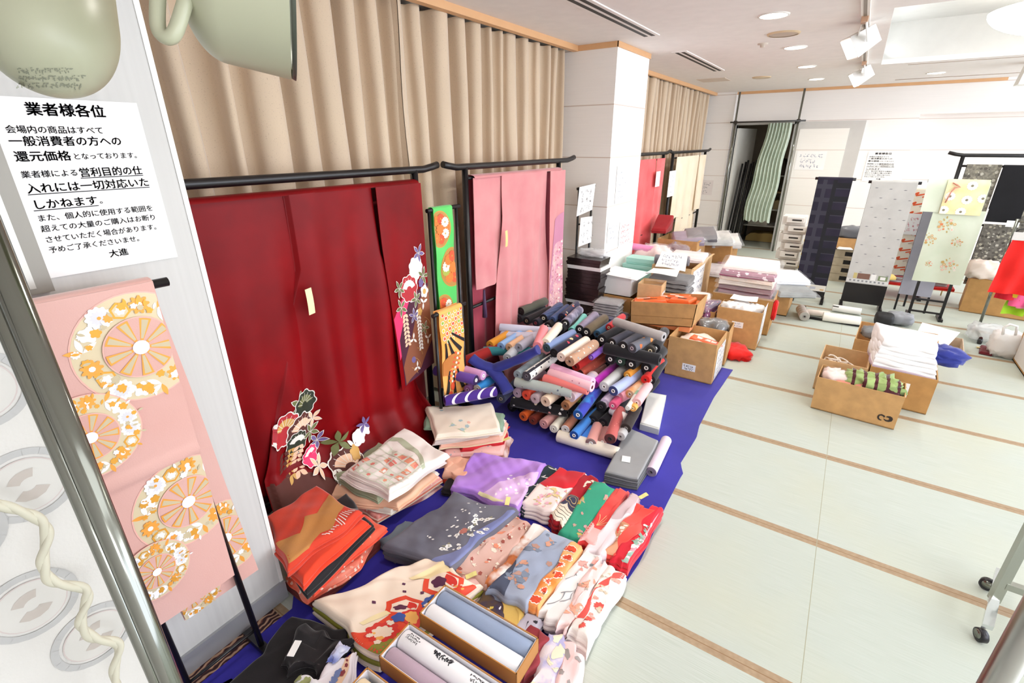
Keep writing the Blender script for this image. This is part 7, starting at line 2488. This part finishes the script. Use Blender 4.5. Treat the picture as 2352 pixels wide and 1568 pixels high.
for i, (nm, x, w, col, zb, dy) in enumerate(SASH):
    t = empty('sash', (x, 6.5 + dy, zb), nm + ' sash hung on the chrome rack at the right', 'sash', 'bright sashes on the chrome rack')
    b = B()
    g = sines(200 + i, 4, 2, 6)
    S = lambda a, c: Vector((x - w * .4 * c / .6 * .5 + a + .012 * g(a * 8, c * 5), 6.46 + dy + .02 * sin(a * 40 + i) * (.3 + c) + .02 * g(a * 4, c * 6) - .12 * c * (i == 0), 1.03 - c))
    sheet(b, S, lambda a, c: Vector((0, -1, 0)), 0, w, 0, 1.03 - zb, 14, 20)
    b.build('cloth', [fab(col, None, sheen=.5)], t)
    b = B()
    b.hexa([(x - .01, 6.455 + dy, 1.0), (x + w * .8, 6.455 + dy, 1.0), (x + w * .8, 6.46 + dy, 1.0), (x - .01, 6.46 + dy, 1.0), (x - .01, 6.455 + dy, 1.075), (x + w * .8, 6.455 + dy, 1.075), (x + w * .8, 6.46 + dy, 1.075), (x - .01, 6.46 + dy, 1.075)])
    b.build('paper_band', plain('#dcd9d4', .6), t)
    b = B()
    b.tube([(x, 6.46 + dy, 1.075), (x + .02, 6.46 + dy, 1.1), (x + w * .4, 6.47 + dy, 1.12), (x + w * .4, 6.49, 1.19), (x + w * .4 + .012, 6.5, 1.2), (x + w * .4 + .02, 6.51, 1.185)], .005, 8)
    b.tube([(x + w * .4, 6.47 + dy, 1.12), (x + w * .8, 6.46 + dy, 1.1), (x + w * .85, 6.46 + dy, 1.075)], .005, 8)
    b.build('clip_hanger', HANG, t)
t, R_ = carton('big brown box behind the chrome sash rack', 1.38, 2.0, 7.45, 7.8, .003, .40, -.12, CARD2)
crumple('plastic_bag', 'pale peach plastic bag on the big brown box behind the sashes', 'plastic bag', (1.45, 7.55, .5), (.14, .1, .1), plain('#f2dfd2', .4), 31, None, None, .25)
crumple('shopping_bag', 'white plastic shopping bag with a handle on the tatami at the right', 'bag', (1.50, 6.02, .12), (.115, .11, .12), plain('#eceae8', .45), 33, None, None, .16)
b = B()
b.tube([(1.44, 5.95, .2), (1.42, 5.93, .29), (1.45, 5.93, .33), (1.5, 5.93, .32), (1.52, 5.95, .22)], .011, 8)
o_ = [o for o in COL.objects if o.name.startswith('shopping_bag')][0]
b.build('handle', plain('#f2f1ef', .45), o_)
crumple('clear_bag', 'thin clear plastic bag behind the white shopping bag', 'plastic bag', (1.42, 6.38, .1), (.14, .1, .08), film('#eef0f0', .5), 35, None, None, .2)
fold('slipper', 'dark red flat pouch on the tatami under the sash rack', 'pouch', ((2250, 806), (2280, 812), (2282, 795), (2254, 790)), .03, .025, fab('#6a1520', '#5a1018', 4), None, 1, .003, .004, 210)
b = B()
b.slat(F(2243, 797, .01), F(2310, 806, .01), (0, 1, 0), .025, .008)
b.build('wooden_ruler', plain('#d9c58e', .6), label='pale wooden ruler on the tatami under the sash rack', cat='ruler')
t, R_ = carton('tall cardboard box with a white sheet at the right edge of the photo', 1.56, 2.1, 5.42, 5.95, .003, .30, .0, CARD2)
b = B()
b.poly([(1.556, 5.9, .03), (1.556, 5.5, .03), (1.556, 5.5, .27), (1.556, 5.9, .27)])
b.build('paper_sheet', PAPERG, t)
crumple('black_cloth', 'black cloth bundle in the box at the right edge', 'cloth', (1.8, 5.75, .32), (.18, .15, .08), BKR, 37, None, None, .2)

# low table of magazines behind the stands
t = empty('low_table', (.9, 8.0, 0), 'low table with a red cloth and thin gold legs behind the stands', 'table')
b = B()
b.box(.52, 1.3, 7.7, 8.2, .17, .2)
b.build('top', fab('#d8241c', '#c81c16', 4), t)
for x, y in ((.56, 7.73), (.6, 7.75), (1.26, 7.73), (1.26, 8.17)):
    b = B()
    b.tube([(x, y, 0), (x, y, .17)], .007, 8)
    b.build('leg', plain('#c9a96a', .4, .5), t)
for i in range(9):
    z = .2 + .022 * (i % 5)
    x = .72 if i < 5 else 1.05
    packet((('bottom', 'second', 'third', 'fourth', 'top')[i % 5]) + (' bagged item of the left pile on the low red table' if i < 5 else ' bagged item of the right pile on the low red table'), (x, 7.9, z + .02), .3, .3, .018, fab(('#c9cbd0', '#b9a8a8', '#d8d8da', '#a8565a', '#cfcfd2')[i % 5], None), .05 * i, 220 + i, 'bagged items on the low red table', 0, 0, 'packet', 'packet', None, i in (4, 8), .003)
packet('yellow paper folder at the left of the low red table', (.6, 7.68, .29), .16, .16, .015, plain('#f0d27a', .6), .5, 240, None, .2, .2, 'folder', 'folder', None, False, .002)
fold('cushion', 'white square cushion pack standing on the low red table', 'cushion', (Vector((.62, 7.86, .42)), Vector((.84, 7.86, .42)), Vector((.84, 7.98, .62)), Vector((.62, 7.98, .62))), .42, .09, fab('#f4f2f4', '#eceaee', 4), None, 1, .006, .008, 241)

# drawers of small boxes by the back wall
for i in range(7):
    z = .0 + .125 * i
    x0 = -.66 + (.02 if i % 2 else -.02)
    t = empty('drawer_box', (x0 + .12, 8.3, z), ('bottom', 'second', 'third', 'fourth', 'fifth', 'sixth', 'top')[i] + ' white drawer box in the stack left of the navy cloth', 'box', 'white drawer boxes')
    b = B()
    b.box(x0 - .06, x0 + .24, 8.2, 8.5, z, z + .12)
    b.build('case', plain('#e4e1db', .5), t)
    b = B()
    b.box(x0 + .0, x0 + .22, 8.14, 8.2, z + .045, z + .115)
    b.build('drawer', plain('#f1efea', .5), t)
    b = B()
    b.box(x0 + .07, x0 + .19, 8.136, 8.14, z + .07, z + .09)
    b.build('slot_handle', plain('#2a2726', .5), t)
for i in range(8):
    z = .095 * i
    x0 = -.40 + (.01 if i % 2 else 0)
    t = empty('label_box', (x0 + .08, 8.0, z), ('bottom', 'second', 'third', 'fourth', 'fifth', 'sixth', 'seventh', 'top')[i] + ' yellow-edged white box in the stack next to the drawer boxes', 'box', 'yellow-edged boxes')
    b = B()
    b.box(x0, x0 + .16, 7.95, 8.2, z, z + .092)
    b.build('carton', plain('#f2ece0', .5), t)
    b = B()
    b.box(x0 - .001, x0 + .161, 7.947, 7.951, z + .004, z + .035)
    b.build('yellow_edge', plain('#e6c04a', .5), t)
    b = B()
    b.box(x0 + .02, x0 + .06, 7.946, 7.95, z + .045, z + .075)
    b.build('dark_mark', plain('#4a4436', .5), t)
for i in range(4):
    z = .115 * i
    t = empty('brown_box', (.16, 8.3, z), ('bottom', 'second', 'third', 'top')[i] + ' brown box with a black hole in the stack between the two cloth stands', 'box', 'brown boxes between the stands')
    b = B()
    b.box(-.03, .36, 8.25, 8.55, z, z + .112)
    b.build('carton', card('#b3a58c'), t)
    b = B()
    b.box(.12, .22, 8.244, 8.25, z + .03, z + .085)
    b.build('hand_hole', plain('#15120f', .8), t)
t, R_ = carton('open carton on the brown boxes between the two cloth stands', -.03, .36, 8.25, 8.55, .462, .62, 0, CARD)
crumple('black_bag', 'grey-black plastic bag on the carton between the two cloth stands', 'bag', (.18, 8.4, .68), (.2, .13, .09), plain('#6d7076', .3), 39, None, None, .18)
packet('white and red packet on the brown box stack', (.1, 8.2, .50), .16, .1, .02, [plain('#f0ece8', .5)], .1, 250, None, 0, 0, 'packet', 'packet', None, False)

# on the tatami before the stands
a, c = F(1848, 727, .055), F(1836, 702, .055)
roll('striped beige cloth spool lying before the navy cloth stand', a, a + (c - a).normalized() * .3, .052, fab('#c9bcb0', '#c9bcb0', 4, stripe=(1, 14, '#b5a498', .5)), '#8d8a84', group=None, endmat=plain('#a8a59c', .6))
t = empty('rod', F(1905, 735, 0), 'long black rod lying on the tatami before the cloth stands', 'rod')
b = B()
b.tube([F(1843, 726, .016), F(1978, 748, .016)], .015, 12)
b.build('shaft', BLACK, t)
b = B()
p = F(1846, 712, .03)
b.tube([F(1846, 726, .018), F(1849, 704, .018)], .012, 10)
b.build('end_bar', BLACK, t)
for i, (n_, f_, r, m, lb, wr) in enumerate((((1852, 716), (1905, 722), .035, fab('#d8c3b2', '#e4d6c8', 10), 'clear bag of beige strips on the tatami before the stands', 1), ((1890, 726), (1976, 738), .05, plain('#f3f0e6', .6), 'thick white paper roll on the tatami before the stands', None), ((1912, 706), (1978, 716), .04, plain('#eeede8', .6), 'second white paper roll behind the thick one', None))):
    a, c = F(n_[0], n_[1], r + .004), F(f_[0], f_[1], r + .004)
    roll(lb, a, c, r, m, '#d8d4c8', group='rolls on the tatami before the stands', name='paper_roll', wrap=wr)
b = B()
p = F(1920, 703, .09)
b.box(p.x - .03, p.x + .03, p.y - .012, p.y + .012, .084, .09, ang=-.2)
b.build('black_clip', BLACK, label='small black clip on the white paper roll', cat='clip')
p = F(2030, 733, .07)
crumple('black_pouch', 'round black pouch on the tatami behind the open boxes', 'pouch', (p.x, p.y, .075), (.085, .09, .068), plain('#1a1a1d', .6), 41, None, None, .08)
p = F(2058, 735, .06)
crumple('grey_cloth', 'rumpled grey cloth beside the round black pouch', 'cloth', (p.x + .03, p.y + .06, .07), (.12, .1, .06), fab('#9b9da2', '#8b8d92', 5), 43, None, None, .2)

# group of open boxes in the middle of the floor
t, R_ = carton('long cardboard box with a green striped cloth, nearest in the middle of the floor', .095, .605, 3.905, 4.17, .003, .262, -.07, CARD, .02, th=.005)
b = B()


def LG(x, z):
    return R_(.095 + x, 3.905 - .002, z)


lg = []
for cx_, sg in ((.425, 1), (.462, -1)):
    pts = [(cx_ + .021 * cos(k * pi / 9) * 1.0, .075 + sg * .006 + .02 * sin(k * pi / 9)) for k in range(0, 18)]
    lg.append(pts)
for pts in ([(.40, .075), (.405, .09), (.42, .098), (.437, .094), (.443, .083), (.436, .076), (.43, .084), (.42, .087), (.412, .082), (.41, .07), (.418, .058), (.432, .053), (.426, .048), (.412, .05), (.403, .06)],
            [(.446, .083), (.452, .094), (.468, .098), (.482, .092), (.488, .078), (.484, .062), (.470, .052), (.452, .052), (.44, .06), (.437, .072), (.444, .066), (.455, .063), (.464, .066), (.468, .075), (.462, .083), (.452, .084)]):
    b.poly([LG(x + .0, z) for x, z in pts])
b.build('printed_mark', plain('#2c211b', .7), t)
GS = fab('#a9bf7a', '#93aa66', 6, stripe=(0, 15, '#5a2a30', .3))
crumple('striped_cloth', 'green and maroon striped cloth crammed in the nearest floor box', 'cloth', (.42, 4.05, .235), (.155, .11, .07), GS, 51, None, None, .38, -.05, 40, 8)
crumple('maroon_cloth', 'dark maroon cloth bunched at the right end of the nearest floor box', 'cloth', (.52, 3.99, .215), (.06, .08, .05), fab('#4a1f28', '#5a2a32', 6), 52, None, None, .22)
crumple('net_bag', 'pale pink net bag at the left end of the nearest floor box', 'bag', (.19, 4.06, .235), (.075, .09, .045), plain('#f3dad2', .5), 53, None, True, .25)
fold('salmon_cloth', 'flat salmon pink cloth strip across the nearest floor box', 'cloth', (R_(.2, 3.95, .245), R_(.36, 3.94, .255), R_(.42, 4.12, .30), R_(.3, 4.14, .29)), .245, .015, fab('#e9a08c', '#e4937e', 5), None, 1, .003, .004, 260)
t, R_ = carton('cardboard box with cords behind the left end of the nearest floor box', .085, .40, 4.28, 4.64, .003, .27, -.06, CARD3, .01)
b = B()
rc = random.Random(3)
for k in range(8):
    cx_, cy_ = .2 + rc.uniform(-.05, .1), 4.43 + rc.uniform(-.05, .1)
    a0 = rc.uniform(0, 6)
    b.tube([(cx_ + .05 * cos(a0 + q * .6) * (1 - q * .04), cy_ + .05 * sin(a0 + q * .6), .17 + .012 * k * .6 + .006 * sin(q)) for q in range(10)], .006, 6)
b.build('cord_bundle', plain('#efe2d4', .6), label='tangle of white cords in the box behind the nearest one', cat='cord')
t, R_ = carton('large worn cardboard box piled with white paper packets in the middle of the floor', .42, .815, 4.28, 4.66, .003, .285, -.07, CARD2, .01)
tb = text_mesh([('脇', 0, 0, .09, .02)], lambda x, y: Vector(R_(.575 + x, 4.28 - .006, .12 + y)))
b = B()
b.poly([R_(.565, 4.28 - .004, .10), R_(.675, 4.28 - .004, .10), R_(.675, 4.28 - .004, .215), R_(.565, 4.28 - .004, .215)])
pa = b.build('paper_label', PAPER, t)
tb.build('lettering', INK, pa)
for i in range(6):
    fold('paper_packet', ('lowest white paper packet, with purple showing, in the worn box', 'second white paper packet from the bottom in the worn box', 'third white paper packet in the worn box', 'fourth white paper packet in the worn box', 'fifth white paper packet, folded over at its left, in the worn box', 'top white paper packet of the worn box, lying flat')[i], 'paper packet',
         (Vector((.41 + .006 * i, 4.33 + .012 * i, .305 + .034 * i)), Vector((.79 - .006 * i, 4.31 + .014 * i, .29 + .034 * i)), Vector((.78, 4.64, .34 + .034 * i)), Vector((.39, 4.66, .36 + .034 * i))), .29 + .034 * i, .028, [plain('#f4f3f4', .5), plain('#cbb8c6', .5)], 'white paper packets in the worn box', 1, .008, .012, 270 + i, rr=.012, rim=[1] if i == 0 else [0], nu=14, nv=10)
crumple('black_cloth', 'black goods under the white packets in the worn box', 'cloth', (.63, 4.45, .22), (.15, .15, .055), BKR, 55, None, None, .15)
t, R_ = carton('cardboard box at the back of the middle group, with red and grey goods', .32, .88, 4.86, 5.42, .003, .29, -.08, CARD, .01)
crumple('red_packet', 'red and orange packet in the back box of the middle group', 'packet', (.58, 5.18, .28), (.08, .06, .045), plain('#e84a3a', .4), 57, None, True, .2)
crumple('grey_packet', 'dark grey packet at the left in the back box of the middle group', 'packet', (.44, 5.2, .27), (.09, .1, .04), plain('#4f5254', .4), 58, None, True, .2)
crumple('navy_cloth', 'navy blue cloth spilling over the right side of the back box', 'cloth', (.86, 4.85, .29), (.15, .13, .06), fab('#28307e', '#313a8c', 5), 59, None, None, .28, .4)
sheet_paper('large white sheet lying on the flat carton at the right', [F(2100, 775, .11), F(2175, 797, .11), F(2206, 762, .11), F(2118, 741, .11)], seed=61, curl=.012)
t, R_ = carton('flat pale carton under the large white sheet', .86, 1.18, 5.62, 6.05, .003, .10, -.1, card('#e2cdb4'))

# ------------------------------------------------------------------ chrome rack, lower right foreground
t = empty('garment_rack', (.95, 2.4, 0), 'chrome garment rack on casters at the lower right corner', 'rack')
SQ = plain('#a9aaa2', .28, 1)
cp = [F(2262, 1462, .03), F(2272, 1345, .035)]
foot_a, foot_b = F(2268, 1440, .075), F(2298, 1310, .085)
mid = foot_a.lerp(foot_b, .47)
b = B()
b.slat(foot_a, foot_b, (1, .15, 0), .036, .022)
b.build('foot', plain('#d9dbde', .15, 1), t)
for k, (p, yw) in enumerate(((F(2253, 1458, .03), .4), (F(2268, 1341, .032), 1.2))):
    b = B()
    ax = Vector((cos(yw), sin(yw), 0))
    b.lathe(p - ax * .014, ax, [(0, 0), (0, .02), (.003, .028), (.025, .028), (.028, .02), (.028, 0)], 20)
    cs = b.build('caster', plain('#17141a', .35), t)
    b = B()
    b.lathe(p - ax * .016 + Vector((0, 0, .006)), ax, [(0, 0), (0, .018), (.032, .018), (.032, 0)], 16)
    b.build('caster_hood', CHROME, cs)
b = B()
b.slat(mid + Vector((0, 0, -.005)), mid + Vector((0, 0, 1.55)), (1, .2, 0), .034, .03)
b.build('upright', SQ, t)
b = B()
b.slat(mid + Vector((.01, 0, .09)), mid + Vector((1.0, -.02, .09)), (0, 1, 0), .03, .03)
b.build('lower_rail', SQ, t)
b = B()
b.slat(mid + Vector((0, 0, 1.53)), mid + Vector((1.0, -.02, 1.53)), (0, 1, 0), .03, .03)
b.build('hanging_rail', SQ, t)
t = empty('garment_rack', (.33, .8, 0), 'metal upright of a nearer rack cutting the lower right corner', 'rack')
v = Vector((0, 0, CAMH)) + ray(2322, 1510).normalized() * .95
b = B()
b.tube([(v.x, v.y, .03), (v.x, v.y, 1.62)], .0155, 18)
b.build('upright', SQ, t)
b = B()
b.tube([(v.x, v.y, 1.6), (v.x + .9, v.y + .1, 1.6)], .0125, 12)
b.build('rail', SQ, t)
b = B()
b.box(v.x - .02, v.x + .02, v.y - .2, v.y + .2, 0, .035)
b.build('foot', SQ, t)

for o in bpy.data.objects:
    for k in ('org', 'R', 'used'):
        if k in o.keys():
            del o[k]
